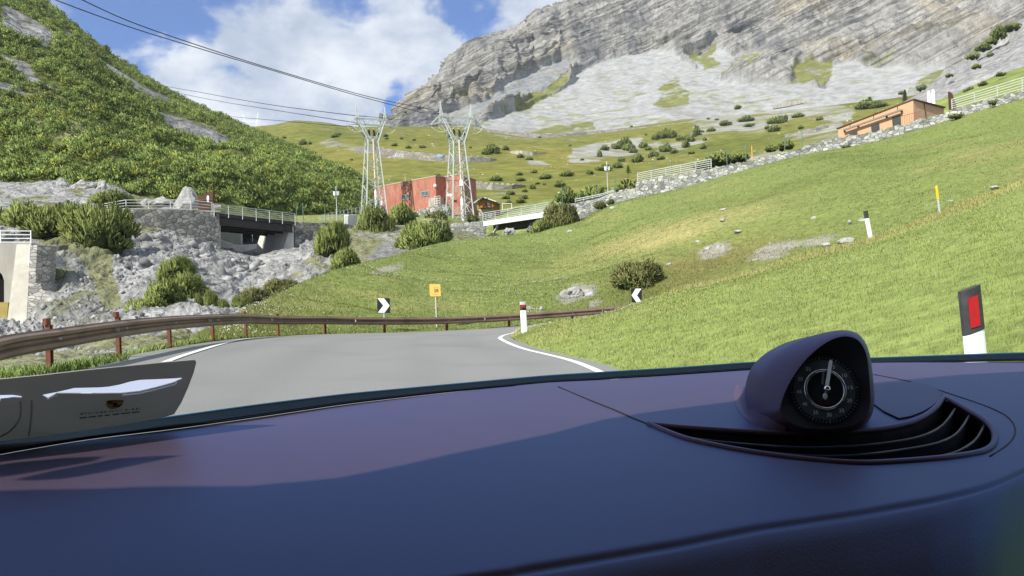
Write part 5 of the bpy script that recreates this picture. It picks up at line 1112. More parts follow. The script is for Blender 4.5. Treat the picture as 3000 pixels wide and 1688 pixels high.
for x, y, w, h in far:
    q = on_hills(x, y); z = ('on the upper right slope beside the scree' if x > 1995 else 'in the cluster on pale rubble above the stone wall' if x > 1700 else 'on the lower green slope right of the chalet' if y > 500 else 'on the far green hill around the lettered hairpin wall')
    shrub(0, 0, 0, w * 1.15, h * 1.35, 'small dark dwarf pine ' + z, random.choice([0, 1, 1]), 'dwarf pines ' + z, at=q, hi=False)
for x, y, w, h, d in [(2926, 112, 46, 40, 285), (2900, 130, 40, 22, 285), (2880, 148, 50, 22, 280), (2850, 172, 40, 18, 275), (2960, 88, 60, 20, 290), (2860, 200, 28, 14, 250), (2900, 165, 20, 12, 270), (2780, 225, 24, 10, 255)]:
    shrub(x, y, d - 20, w, h, 'dark bush clinging to the grey rock spur at the right edge', 0, 'bushes on the grey rock spur', hi=False)
for x, y, w, h in [(2930, 222, 30, 12), (2880, 250, 26, 14), (2840, 268, 30, 14)]:
    shrub(x, y, 140, w, h, 'low bush on the green slope above the right railing', 2, 'bushes on the right green slope', hi=False)
# a slender larch behind the hut and small conifers
def conifer(p, h, label, seed, cols_=None, wide=.28, n=420, group=None):
    r = np.random.default_rng(seed); t = thing('conifer_tree', p, label, 'tree', group)
    MB().tube([Vector(p) - UP * .4, Vector(p) + UP * h * .5, Vector(p) + UP * h], [h * .022, h * .014, h * .004], 7).build('trunk', m_trunk, t)
    z = r.random(n) ** .8 * .92 + .08; az = r.random(n) * 6.283; rad = (1 - z) ** .8 * wide * h * r.uniform(.55, 1.1, n) * (.8 + .25 * np.sin(az * 3 + seed))
    base = np.stack([np.cos(az) * rad * .45, np.sin(az) * rad * .45, z * h], -1); a = np.stack([np.cos(az), np.sin(az), r.uniform(-.1, .5, n)], -1)
    nb = 4; base = np.repeat(base, nb, 0); a = np.repeat(a, nb, 0) + r.normal(size=(n * nb, 3)) * .35; l = np.repeat(rad * .6 + .05 * h, nb); s = np.cross(a, r.normal(size=a.shape)); s /= np.linalg.norm(s, axis=1)[:, None]; w = .022 * h
    V_ = np.stack([base - s * w, base + s * w, base + a * l[:, None] + s * w * .4, base + a * l[:, None] - s * w * .4], 1).reshape(-1, 3)
    c_ = cols_ or (PINE_L, PINE_D); k = np.repeat(np.repeat(r.random(n), nb), 4)[:, None]; Cc = c_[1] + (c_[0] - c_[1]) * k
    mkobj('crown', np_mesh('crown', V_, np.arange(len(V_)).reshape(-1, 4), Cc), m_leaf, t); return t
q = on_hills(2549, 318); conifer(q, 34 * to_px(q)[2] / FPX, 'dark young conifer rising from the bushes left of the hut', 5, wide=.42)
q = on_hills(2652, 300); conifer(q, 36 * to_px(q)[2] / FPX, 'pale larch on the scree just behind the hut roof', 7, (np.array((.26, .26, .09)), np.array((.14, .15, .05))), .2)
q = V(1841, 510, 120); conifer(q, 25 * 120 / FPX, 'small pointed fir behind the floodlight post', 9, wide=.36)
for i, (x, y, h) in enumerate([(313, 168, 36), (333, 176, 18), (268, 130, 18), (398, 222, 12), (1030, 516, 14), (186, 66, 14)]):
    q = Vector(P(x, y, 340 if x < 900 else 262)); conifer(q, h * to_px(q)[2] / FPX, ['tall lone pine on the wooded skyline', 'short pine just right of the tall skyline pine', 'small conifer high on the wooded skyline', 'tiny conifer low on the wooded skyline', 'tiny conifer at the right end of the wooded slope', 'topmost small conifer on the wooded skyline'][i], 20 + i, wide=.45)
# ---- dwarf pine forest of the left hillside: one uncountable mass
r = np.random.default_rng(77); variants = [shrub_arrays(np.random.default_rng(400 + i), 52, 3, shoot=.30, wid=.10, up=.62, hgt=.8) for i in range(5)]
nvv, nuu = HPX.shape; cand = 60000
ii = r.integers(1, nvv - 1, cand); jj = r.integers(1, nuu - 1, cand); e1 = HX[ii, np.minimum(jj + 1, nuu - 1)] - HX[ii, jj]; e2 = HX[np.minimum(ii + 1, nvv - 1), jj] - HX[ii, jj]; ar = np.linalg.norm(np.cross(e1, e2), axis=1)
wgt = ar / HD[ii, jj] ** 1.15; wgt = wgt / wgt.max()
ok = (r.random(cand) < wgt * 4.0) & (HV[ii, jj] > .16) & (HV[ii, jj] < 2.06) & (HPX[ii, jj] > -260) & (HPX[ii, jj] < 1110)
hbb = blur(HB, 7)[ii, jj]; ok &= (hbb < .06) | (r.random(cand) < .03)
hbb_k = hbb[ok]; ii, jj = ii[ok], jj[ok]; pos = HX[ii, jj] + r.normal(size=(len(ii), 3)) * [.8, .8, .1]; VV, FF, CCc, NN = [], [], [], []; off = 0
sparse = fbm(pos * .035, 3, 311); gap_ = fbm(pos * .06, 3, 313)
for k in range(len(ii)):
    if gap_[k] > .46 and r.random() < .85: continue
    V_, F, Cc, _, _ = variants[k % 5]; s_ = r.uniform(.7, 2.0) * (.6 if hbb_k[k] > .02 else 1) * (1 + .30 * sparse[k]) * (HD[ii[k], jj[k]] / 200) ** .35; a_ = r.random() * 6.28; c, s = math.cos(a_), math.sin(a_)
    Q = V_ @ np.array([[c, s, 0], [-s, c, 0], [0, 0, 1.0]]) * [s_, s_, s_ * r.uniform(.9, 1.25)] + pos[k] - [0, 0, .25 * s_]
    tone = np.array([.95, 1.04, .98]) * 1.32 * r.uniform(.78, 1.18) * (1 + .35 * sparse[k]); tone = tone * (np.array([1.25, 1.08, .9]) if r.random() < .15 else 1)
    nn = Q - pos[k] + [0, 0, .35 * s_]; nn = nn / np.linalg.norm(nn, axis=1)[:, None] + np.repeat(r.normal(size=(len(Q) // 4, 3)) * .35, 4, 0); nn /= np.linalg.norm(nn, axis=1)[:, None]; NN.append(nn)
    VV.append(Q); FF.append(F + off); CCc.append(Cc * tone); off += len(Q)
print('forest shrubs', len(ii), 'verts', off)
fo = mkobj('dwarf_pine_forest', np_mesh('dwarf_pine_forest', np.concatenate(VV), np.concatenate(FF), np.concatenate(CCc), normals=np.concatenate(NN)), m_leaf); fo['kind'] = 'stuff'; fo['label'] = 'dense dwarf pine scrub covering the left hillside'
# ------------------------------------------------------------------ boulders and rubble
def boulder(p, rx, ry, rz, label, seed, group=None, sub=3, m=None, taper=0):
    mb = MB().blob(p, (rx, ry, rz), sub, .42, seed, 1.5)
    if taper: mb.v = [Vector((p[0] + (v.x - p[0]) * (1 - taper * max(-.3, (v.z - p[2]) / rz)) + .25 * taper * (v.z - p[2]), p[1] + (v.y - p[1]) * (1 - taper * max(-.3, (v.z - p[2]) / rz)), v.z)) for v in mb.v]
    o = mb.build('boulder', m or m_boulder, origin=p, angle=25, smooth=True); return tag(o, label, 'rock', group)
def rock_px(px, py, w, h, d, label, seed, group=None, sub=3):
    p = V(px, py, d); k = d / FPX; return boulder(p, w * k / 2, w * k / 2.4, h * k / 1.6, label, seed, group, sub, taper=.55 if 'peaked' in label else .15)
rock_px(548, 600, 64, 84, 94, 'tall white peaked boulder behind the wall railing left of the brown panel', 3)
rock_px(470, 594, 70, 26, 96, 'long low white boulder left of the tall peaked one', 4)
rock_px(430, 598, 40, 26, 96, 'small white boulder at the left end of the row behind the railing', 8)
rock_px(245, 550, 62, 34, 104, 'biggest white boulder under the wooded slope', 5); rock_px(298, 550, 30, 30, 104, 'rounded white boulder right of the biggest one under the slope', 6); rock_px(181, 540, 34, 26, 105, 'grey boulder left of the biggest one under the slope', 7)
rock_px(1568, 668, 46, 30, 99, 'rounded grey boulder in the shade under the white footbridge', 9); rock_px(1492, 680, 34, 20, 98, 'flat grey boulder in the shade under the white footbridge', 10)
for i, (x, y, w, h, lb) in enumerate([(1794, 611, 22, 8, 'flat white slab lying on the meadow below the long wall'), (2119, 616, 22, 9, 'mossy white stone on the meadow in the middle right'), (2116, 645, 16, 7, 'small stone just below the mossy stone on the meadow'), (2162, 678, 24, 7, 'flat white stone above the brown hollow'), (2384, 643, 18, 14, 'upright white stone left of the black topped post'), (2488, 650, 12, 10, 'small round stone close to the black topped post'), (2526, 648, 26, 12, 'stone half hidden behind the black topped post'), (2788, 591, 30, 8, 'flat grey stone right of the yellow pole'), (2716, 605, 8, 8, 'tiny stone left of the yellow pole'), (2886, 555, 20, 12, 'left stone of the pair near the right edge'), (2913, 549, 26, 8, 'right flat stone of the pair near the right edge'), (2256, 716, 8, 10, 'tiny upright white stone above the brown hollow'), (2044, 709, 16, 8, 'tilted grey stone on the left of the brown hollow'), (2420, 718, 26, 12, 'pale slab on the bare patch below the black topped post'), (2480, 706, 54, 16, 'largest pale slab on the bare patch below the black topped post'), (2073, 730, 20, 12, 'left stone of the heap in the brown hollow'), (2104, 726, 16, 12, 'middle stone of the heap in the brown hollow'), (2120, 726, 14, 10, 'right stone of the heap in the brown hollow'), (1173, 897, 10, 5, 'tiny white stone left of the yellow number sign'), (1960, 775, 14, 8, 'grey stone above the olive willow bush'), (1670, 680, 20, 10, 'grey stone right of the footbridge bush')]):
    p = on_meadow(x, y); d = to_px(p)[2]; k = d / FPX; boulder(p, w * k / 2, w * k / 2, h * k / 1.5, lb, 40 + i, sub=2)
for i, (x, y, w, h, lb) in enumerate([(1694, 868, 80, 52, 'lumpy grey rock outcrop left of the olive willow bush'), (1568, 905, 46, 26, 'low grey rock above the guard rail right of the white post'), (1595, 908, 26, 22, 'rounded grey rock beside the low rock above the guard rail'), (1540, 914, 36, 16, 'flat grey rock directly behind the white post')]):
    p = on_meadow(x, y); d = to_px(p)[2]; k = d / FPX; mb = MB()
    for q in range(7 if i == 0 else 2): mb.blob(p + Vector((random.uniform(-.5, .5) * w * k, random.uniform(-.2, .3), random.uniform(-.32, .3) * h * k)), (w * k * .26, w * k * .2, h * k * .3), 2, .45, 90 + i * 9 + q, 1.6)
    o = mb.build('rock_outcrop', m_boulder, origin=p, smooth=True, angle=25); tag(o, lb, 'rock')
boulder(V(575, 603, 95), 1.6, 1.2, .9, 'low right shoulder stone beside the tall white peaked boulder', 13)
# rubble over gully, terrace and far scree: uncountable
icov, icof = None, None
bm = bmesh.new(); bmesh.ops.create_icosphere(bm, subdivisions=1, radius=1); icov = np.array([v.co[:] for v in bm.verts]); icof = np.array([[v.index for v in f.verts] for f in bm.faces]); bm.free()
def rubble(name, pts, size, label, tone=(.24, .24, .235), seed=0, m=None):
    r = np.random.default_rng(seed); VV, FF, CCc = [], [], []; 
    for k, p in enumerate(pts):
        sz = size[k] * np.array([1, r.uniform(.6, 1), r.uniform(.45, .8)]); q = icov * (1 + .35 * r.normal(size=(len(icov), 1)).clip(-1, 1)); A_ = np.linalg.qr(r.normal(size=(3, 3)))[0]
        VV.append((q * sz) @ A_ + p); FF.append(icof + k * len(icov)); CCc.append(np.tile(np.array(tone) * r.uniform(.55, 1.5), (len(icov), 1)))
    o = mkobj(name, np_mesh(name, np.concatenate(VV), np.concatenate(FF), np.concatenate(CCc)), m or mat('rubble_stone', var=.25, scale=2, attr='col', rough=.95)); o['kind'] = 'stuff'; o['label'] = label
r = np.random.default_rng(5); nvv, nuu = GPX.shape; cand = 60000; ii = r.integers(20, nvv - 3, cand); jj = r.integers(2, nuu - 2, cand)
qpx, qpy = GPX[ii, jj], GPY[ii, jj]; field = inpoly(qpx, qpy, [(-100, 975), (150, 940), (250, 800), (290, 720), (340, 735), (420, 800), (430, 900), (420, 1060), (200, 1075), (-100, 1080)]) * 1.0 + .06
keep = (r.random(cand) < field * .28) & (GKK[ii, jj] < .6) & (qpx > -150) & (qpx < 1000); pts = GX[ii, jj][keep]; dd = GD[ii, jj][keep]
rubble('rubble', pts, r.uniform(.10, .40, len(pts)) ** 1.3 * (.30 + dd / 95), 'pale loose rubble filling the gully', seed=6); print('rubble', len(pts))
r = np.random.default_rng(25); cand = 40000; ii = r.integers(60, nvv - 3, cand); jj = r.integers(2, nuu - 2, cand); qpx, qpy = GPX[ii, jj], GPY[ii, jj]; keep = (r.random(cand) < .02) & inpoly(qpx, qpy, [(395, 690), (520, 690), (650, 722), (760, 775), (700, 840), (560, 830), (420, 790)]); q = GX[ii, jj][keep]; rubble('rubble', q, r.uniform(.25, .85, len(q)), 'larger angular blocks below the stone wall', (.27, .27, .26), 26)
r = np.random.default_rng(15); ii = r.integers(40, 225, 1900); jj = r.integers(60, 600, 1900); k = fbm(MX[ii, jj] * .02, 4, 91) > .0; q = MX[ii, jj][k]; rubble('scattered_stones', q, r.uniform(.08, .5, len(q)) * (.4 + MD[ii, jj][k] / 500), 'pale stones strewn over the far green slopes', (.40, .40, .37), 16)
# ------------------------------------------------------------------ grass
def blades(name, pts, h, w, colr, label, lean=.35, seed=0, up=None):
    r = np.random.default_rng(seed); n = len(pts); az = r.random(n) * 6.283; s = np.stack([np.cos(az), np.sin(az), np.zeros(n)], -1); l = r.normal(size=(n, 3)) * lean; l[:, 2] = 1
    tip = pts + l * h[:, None]; Vv = np.stack([pts - s * w[:, None] * .5, pts + s * w[:, None] * .5, tip], 1).reshape(-1, 3)
    Cc = np.repeat(colr, 3, 0) * np.tile([.85, .85, 1.15], n)[:, None]
    nn = np.tile(np.array(up if up is not None else [0, -.15, 1.0]), (3 * n, 1)) + np.repeat(r.normal(size=(n, 3)) * .22, 3, 0); nn /= np.linalg.norm(nn, axis=1)[:, None]
    o = mkobj(name, np_mesh(name, Vv, np.arange(3 * n).reshape(-1, 3), Cc, normals=nn), m_blade); o['kind'] = 'stuff'; o['label'] = label; return o
def gcol(X, seed, straw, r):
    C = grass_col(X, 1.6, .5, seed); wd_ = sm(fbm(X * 1.1, 3, seed + 40), .22, .42)[:, None]; C = C * (1 - .45 * wd_) + DGRASS * .45 * wd_; k = (r.random(len(X)) < straw)[:, None] * .75; C = C * (1 - k) + STRAW * 1.1 * k; return C * r.uniform(1.3, 1.85, (len(X), 1))
r = np.random.default_rng(9); n = 330000; si = r.uniform(1, len(BL) - 1, n); t = r.random(n); X = bank_pt(si, t); qx, qy, qd = to_px(X)
wt = np.clip(1 - qd / 60, .1, 1); vis = (qd > 2.0) & (qx > 1350) & (qx < 3400) & (qy < 1250) & (qy > 300); X, qd, t = X[vis], qd[vis], t[vis]
# even out by picture area
pr = np.clip((10 / qd) ** 1.0, .12, 1); k = r.random(len(X)) < pr * .6; X, qd, t = X[k], qd[k], t[k]
rim = sm(t + .12 * fbm(X * .5, 2, 88), .68, 1.0); hh = r.uniform(.02, .06, len(X)) * (1 + 2.2 * rim) * (1 + .5 * (r.random(len(X)) < .04)) + .0006 * qd
blades('grass', X, hh, np.maximum(.004, qd * .00048), gcol(X, 2, .12, r) * 1.18 * (1 - rim[:, None] * .75) + STRAW * 1.5 * rim[:, None] * .75, 'short alpine grass on the bank inside the bend', seed=10); print('bank blades', len(X))
n = 420000; si = r.uniform(0, len(ML) - 1, n); t = r.random(n) ** 1.25; X = meadow_pt(si, t); qx, qy, qd = to_px(X); vis = (qx > 500) & (qx < 3300); X, qd, t, qx, qy = X[vis], qd[vis], t[vis], qx[vis], qy[vis]
pr = np.clip((38 / qd) ** 1.2, .1, 1); k = r.random(len(X)) < pr * .34; X, qd, t, qx, qy = X[k], qd[k], t[k], qx[k], qy[k]
hol = np.exp(-(((qx - 2080) / 260) ** 2 + ((qy - (770 - (qx - 2080) * .25)) / 55) ** 2)); C = gcol(X, 12, .09, r) * .80; st_ = np.clip(np.exp(-(((qx - 1950) / 260) ** 2 + ((qy - (690 - (qx - 1950) * .28)) / 28) ** 2)) * 1.1, 0, .7)[:, None]; C = C * (1 - st_) + STRAW * 1.25 * st_; C = C * (1 - .5 * hol[:, None]) + np.array((.36, .31, .11)) * .5 * hol[:, None]
br = fbm(np.stack([X[:, 0] * .05 + X[:, 2] * .12, X[:, 2] * .35, X[:, 1] * .02], -1), 3, 51); k = (sm(br, .22, .5) * .5)[:, None]; C = C * (1 - k) + STRAW * k
blades('grass', X, r.uniform(.03, .11, len(X)) * (1 + .6 * hol) + .0005 * qd, np.maximum(.010, qd * .00055), C, 'taller meadow grass beyond the bend', seed=11); print('meadow blades', len(X))
# verge outside the guard rail
a_ = np.array(gr_tab, float); n = 26000; px_ = r.uniform(-100, 760, n); d_ = np.interp(px_, a_[:, 0], a_[:, 3]); pb = np.interp(px_, a_[:, 0], a_[:, 2]); q = P(px_, pb - 2, d_); back_ = np.stack([-.8 + 0 * px_, .55 + 0 * px_, 0 * px_], -1); s_ = r.random(n) ** 1.3 * 3.6 - .55 * (px_ < 330)
X = q + back_ * s_[:, None]; X[:, 2] -= .02 + np.maximum(0, s_) * .32 * np.clip(px_ / 500 + .3, .3, 1); X[:, 2] += .12 * np.maximum(0, s_)
weed = r.random(n) < .35
blades('verge_grass', X, r.uniform(.04, .13, n) + .07 * weed, np.where(weed, .035, .010), gcol(X, 21, .25, r) * .8 * np.where(weed[:, None], np.array([[.8, 1.0, .9]]), 1), 'rough grass and broad leaved weeds behind the guard rail', .45, 12)
ns = 70; vx = np.linspace(-300, 800, ns); vd = np.interp(vx, a_[:, 0], a_[:, 3]); vb = np.interp(vx, a_[:, 0], a_[:, 2]); q = P(vx, vb - 0, vd); rows_ = [q + np.array([.8, -.55, 0]) * .9 * (vx < 330)[:, None] - [0, 0, .03]]
for s__ in (0, .6, 1.6, 3.0, 5.0): w_ = q + np.array([-.8, .55, 0]) * s__; w_[:, 2] -= .03 + s__ * .20 * np.clip(vx / 500 + .3, .3, 1); rows_.append(w_)
Xv = np.stack(rows_); Cv = mixc(grass_col(Xv, 1.5, .6, 23) * .8, (.2, .18, .13), sm(fbm(Xv * .8, 3, 25), .0, .4) * .6); land('verge', Xv, Cv, m_grass)
# flowers
k = r.integers(0, 200000, 2600); n = 2600; si = r.uniform(1, len(BL) - 1, n); t = r.random(n) ** .8; X = bank_pt(si, t); qx, qy, qd = to_px(X); vis = (qd > 3) & (qx > 1400) & (qx < 3100); X = X[vis]; qd = qd[vis]; n = len(X); yel = r.random(n) < .3
pts = X + np.array([0, 0, 1.0]) * r.uniform(.05, .13, n)[:, None]
def petals(name, pts, rad, colr, label):
    n = len(pts); a = np.arange(5) * 1.2566; ring = np.stack([np.cos(a), np.sin(a), 0 * a], -1); rr = np.random.default_rng(3); VV = []
    ax = np.stack([rr.normal(size=n) * .3, -.5 + rr.normal(size=n) * .3, np.ones(n)], -1); ax /= np.linalg.norm(ax, axis=1)[:, None]; e1 = np.cross(ax, [0, 1.0, .3]); e1 /= np.linalg.norm(e1, axis=1)[:, None]; e2 = np.cross(ax, e1)
    Vv = (pts[:, None] + (e1[:, None] * ring[None, :, :1] + e2[:, None] * ring[None, :, 1:2]) * rad[:, None, None]).reshape(-1, 3)
    o = mkobj(name, np_mesh(name, Vv, np.arange(5 * n).reshape(-1, 5), np.repeat(colr, 5, 0)), m_blade); o['kind'] = 'stuff'; o['label'] = label
petals('wildflowers', pts, np.maximum(.006, qd * .0006) * r.uniform(.6, 1.2, n), np.where(yel[:, None], np.array([[.75, .5, .02]]), np.array([[.6, .6, .58]])), 'scattered white and yellow wildflowers on the bank')
n = 1500; X = meadow_pt(r.uniform(12, 110, n), r.random(n)); k = fbm(X * .15, 3, 71) > -.05; X = X[k]; qd = to_px(X)[2]; petals('wildflowers', X + [0, 0, .16], np.maximum(.02, qd * .00055), np.tile(np.array([[.6, .6, .56]]), (len(X), 1)), 'pale flower heads dotted over the meadow')
# ------------------------------------------------------------------ the car seen from inside
car = thing('car', (0.0, 0.2, 0.0), 'car interior with dark brown leather dashboard under painted blue sky sheen, round dial clock pod and curved air vent', 'car')
def leather(name, c, rough=.55, sheen=.6, tint=(.16, .3, 1.0), spec=.35):
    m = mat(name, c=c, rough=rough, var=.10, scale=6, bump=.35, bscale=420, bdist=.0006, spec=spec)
    nt = m.node_tree; N = nt.nodes; L = nt.links; b = N['Principled BSDF']       # brown leather; blue gloss added to imitate sky sheen in shade
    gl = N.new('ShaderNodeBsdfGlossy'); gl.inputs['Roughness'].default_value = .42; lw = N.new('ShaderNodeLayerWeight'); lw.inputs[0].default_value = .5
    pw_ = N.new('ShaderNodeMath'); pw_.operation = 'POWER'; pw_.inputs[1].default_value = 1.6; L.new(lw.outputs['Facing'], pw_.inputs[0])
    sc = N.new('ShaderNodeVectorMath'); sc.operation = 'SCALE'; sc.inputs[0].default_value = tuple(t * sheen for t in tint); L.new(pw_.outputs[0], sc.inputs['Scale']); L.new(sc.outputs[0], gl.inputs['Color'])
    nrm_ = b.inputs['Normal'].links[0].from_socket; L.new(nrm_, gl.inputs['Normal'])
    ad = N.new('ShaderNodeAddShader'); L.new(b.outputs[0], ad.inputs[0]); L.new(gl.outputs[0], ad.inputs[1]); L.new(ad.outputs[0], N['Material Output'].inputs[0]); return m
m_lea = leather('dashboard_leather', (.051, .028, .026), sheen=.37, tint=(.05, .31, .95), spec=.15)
m_pod = leather('pod_leather', (.072, .037, .040), sheen=.26, tint=(.05, .30, 1.0), spec=.15)
m_blk = mat('black_plastic', c=(.008, .008, .010), var=.1, scale=20, rough=.6, spec=.25)
m_vent = mat('vent_slat_plastic', c=(.035, .040, .055), var=.1, scale=20, rough=.45, spec=.4)
m_frit = mat('windscreen_edge_band', c=(.003, .010, .018), var=.2, scale=60, rough=.75, spec=.12, bump=.5, bscale=600, bdist=.001)
m_glint = mat('blue_glint', c=(.012, .06, .13), var=.1, scale=30, rough=.3, spec=.6)  # blue colour stands for a glint along the glass edge
E_ = [(-700, 1480, .57), (0, 1333, .736), (252, 1288, .81), (505, 1262, .85), (757, 1227, .915), (1009, 1187, 1.01), (1300, 1151, 1.11), (1608, 1122, 1.19), (1800, 1112, 1.22), (2200, 1086, 1.27), (2545, 1067, 1.30), (3000, 1060, 1.27), (3700, 1080, 1.08)]
K_ = [(-700, 2050), (0, 1900), (900, 1760), (1400, 1680), (1700, 1634), (1980, 1590), (2219, 1544), (2500, 1504), (2732, 1465), (2850, 1438), (2918, 1416), (3000, 1379), (3120, 1320), (3700, 1190)]
E_ = np.array(E_, float); K_ = np.array(K_, float)
uc = np.concatenate([np.linspace(-700, 1500, 150)[:-1], np.linspace(1500, 3060, 420), np.linspace(3070, 3700, 40)])
from_e = np.stack([uc, np.interp(uc, E_[:, 0], E_[:, 1]), np.interp(uc, E_[:, 0], E_[:, 2])], -1)
def smooth1(a, k):
    for _ in range(k): a = np.convolve(np.pad(a, 1, mode='edge'), [.25, .5, .25], 'valid')
    return a
for q in (1, 2): from_e[:, q] = smooth1(from_e[:, q], 30)
kpy = smooth1(np.interp(uc, K_[:, 0], K_[:, 1]), 40); kd = np.clip(.19 * FPX / (kpy - hor(uc)), .3, 1.0); kd = np.minimum(kd, from_e[:, 2] - .05)
EP = P(from_e[:, 0], from_e[:, 1], from_e[:, 2]); KP = P(uc, kpy, kd)
tv = np.unique(np.concatenate([np.linspace(0, .95, 150), np.linspace(.95, 1.05, 60), np.linspace(1.05, 1.75, 40)]))
rows_ = []
for t in tv:
    p = EP + (KP - EP) * t; 
    if t <= 1: p[:, 2] = EP[:, 2] + (KP[:, 2] - EP[:, 2]) * t ** 1.5
    else:
        x = (t - 1) * np.linalg.norm((KP - EP)[:, :2], axis=1); p[:, 2] = KP[:, 2] - .42 * x - 2.2 * x * x
    p[:, 2] -= .0035 * math.exp(-((t - 1) / .008) ** 2) - .0012 * math.exp(-((t - 1.03) / .02) ** 2)
    rows_.append(p)
DX = np.stack(rows_)
DX[..., 2] += .004 * fbm(DX * 2.2, 2, 501)
dfac = grid_faces(DX.shape[1], DX.shape[0]); dv = DX.reshape(-1, 3)
dash_bvh = BVHTree.FromPolygons([tuple(v) for v in dv], [tuple(f) for f in dfac])
def on_dash(px, py, lift=0.0):
    r = Vector(FWD + (px - CX) / FPX * RGT + (CY - py) / FPX * UPV).normalized(); h = dash_bvh.ray_cast(Vector(CAM), r)[0]
    if h is None: h = V(px, py, .9)
    return h + UP * lift
Z8 = lambda pts: [(1800 + x / 2.147, 950 + y / 2.147) for x, y in pts]
vent_px = Z8([(215, 632), (400, 650), (600, 664), (850, 680), (1100, 690), (1300, 690), (1500, 680), (1680, 662), (1810, 638), (1900, 608), (1970, 570), (2030, 520), (2070, 470), (2130, 490), (2250, 560), (2330, 610), (2378, 660), (2394, 710), (2385, 755), (2350, 788), (2290, 812), (2150, 836), (2000, 852), (1800, 868), (1600, 878), (1450, 874), (1300, 862), (1100, 842), (900, 815), (700, 780), (500, 738), (380, 700)])
cen = dv[dfac].mean(1); cpx, cpy, _ = to_px(cen); hole = inpoly(cpx, cpy, vent_px)
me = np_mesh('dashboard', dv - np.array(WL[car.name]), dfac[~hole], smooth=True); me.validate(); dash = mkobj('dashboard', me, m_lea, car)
bm = bmesh.new(); bm.from_mesh(me); bmesh.ops.recalc_face_normals(bm, faces=bm.faces); bm.normal_update()
if sum(f.normal.z for f in list(bm.faces)[:50]) < 0: bmesh.ops.reverse_faces(bm, faces=bm.faces)
bm.to_mesh(me); bm.free()
# air vent
vp = [on_dash(x, y) for x, y in vent_px]; vl = [Vector(p) for p in resample(vp + [vp[0]], 3)]
MB().tube([p + UP * .0005 for p in vl], .0035, 6, cap=False).build('vent_rim', m_pod, dash, smooth=True)
dp = [p - UP * .045 for p in vp]; vb = MB(); n = len(vp); vb.add([p - UP * .002 for p in vp] + dp, [(i, (i + 1) % n, n + (i + 1) % n, n + i) for i in range(n)]); tri = tessellate_polygon([[Vector((p.x, p.y, 0)) for p in vp]]); vb.add(dp, [tuple(t) for t in tri]); vb.build('vent_well', m_blk, dash)
for pts in ([(330, 672), (600, 712), (900, 738), (1150, 752), (1450, 748), (1700, 726), (1900, 692), (2010, 650), (2080, 600), (2142, 515)], [(430, 706), (700, 754), (1000, 788), (1250, 806), (1500, 803), (1750, 776), (1950, 745), (2070, 712), (2160, 660), (2232, 556)], [(560, 742), (900, 804), (1200, 840), (1500, 858), (1750, 846), (1950, 822), (2120, 792), (2220, 745), (2285, 690), (2334, 598)]):
    q = [Vector(p) for p in resample([on_dash(x, y, -.004) for x, y in Z8(pts)], 5)]; sl = MB().tube(q, .0016, 6, sq=1.0); low = [p - UP * .022 + Vector((.004, .010, 0)) for p in q]; sl.strip(q, low); sl.build('vent_slat', m_vent, dash, smooth=True, angle=60)
# perforated grille and thin panel seams
g_ = Z8([(1605, 398), (1750, 378), (1890, 372), (1990, 396), (2062, 438), (2050, 482), (2000, 525), (1940, 560), (1860, 590), (1790, 602), (1700, 560), (1630, 510)])
mg = bpy.data.materials.new('perforated_grille'); mg.use_nodes = True; N = mg.node_tree.nodes; L = mg.node_tree.links; b = N['Principled BSDF']; b.inputs['Roughness'].default_value = .5
tc = N.new('ShaderNodeTexCoord'); vo = N.new('ShaderNodeTexVoronoi'); vo.inputs['Scale'].default_value = 330; vo.inputs['Randomness'].default_value = 0; L.new(tc.outputs['Object'], vo.inputs['Vector'])
cr = N.new('ShaderNodeMapRange'); cr.inputs[1].default_value = .25; cr.inputs[2].default_value = .4; L.new(vo.outputs['Distance'], cr.inputs[0]); mx = N.new('ShaderNodeMix'); mx.data_type = 'RGBA'; L.new(cr.outputs[0], mx.inputs[0]); mx.inputs[6].default_value = (.006, .006, .008, 1); mx.inputs[7].default_value = (.040, .055, .085, 1); L.new(mx.outputs[2], b.inputs['Base Color'])
MB().prism([on_dash(x, y, .0012) for x, y in g_], UP * .0012).build('speaker_grille', leather('grille_cloth', (.042, .030, .030), sheen=.27, tint=(.05, .30, 1.0), spec=.15), dash)
def seam(pts, r=.0011): MB().tube([Vector(p) for p in resample([on_dash(x, y, .0002) for x, y in pts], 4)], r, 5).build('seam', m_blk, dash, smooth=True)
seam([(1635, 1134), (1720, 1170), (1800, 1202), (1850, 1224), (1905, 1246)]); seam([(2560, 1098), (2680, 1122), (2800, 1160), (2900, 1195), (2955, 1225), (2975, 1262), (2955, 1300), (2900, 1338)], .0009)
# windscreen base: edge band, painted blue glint line and gasket
Uq = [(-700, 1440), (0, 1293), (252, 1257), (505, 1222), (757, 1187), (1009, 1156), (1300, 1129), (1608, 1101), (1806, 1089), (1986, 1078), (2200, 1062), (2545, 1050), (3000, 1034), (3700, 1030)]
Uq = np.array(Uq, float); ux_ = np.linspace(-700, 3700, 160); uy_ = smooth1(np.interp(ux_, Uq[:, 0], Uq[:, 1]), 3); ed = smooth1(np.interp(ux_, uc, from_e[:, 2]), 3); ey = np.interp(ux_, uc, from_e[:, 1])
top_ = P(ux_, uy_, ed + .035); bot_ = P(ux_, lerp(uy_, ey, .66), ed + .012); low_ = P(ux_, ey + 3, ed + .004)
MB().strip([tuple(v) for v in top_], [tuple(v) for v in bot_]).strip([tuple(v) for v in top_ + [0, .004, -.002]], [tuple(v) for v in bot_ + [0, .004, -.004]]).build('windscreen_edge', m_frit, car, smooth=True)
MB().tube([tuple(v) for v in top_], .0016, 6).build('edge_glint', m_glint, car, smooth=True)
MB().strip([tuple(v) for v in bot_ + [0, -.001, -.004]], [tuple(v) for v in low_ + [0, -.001, -.002]]).build('gasket', m_blk, car)
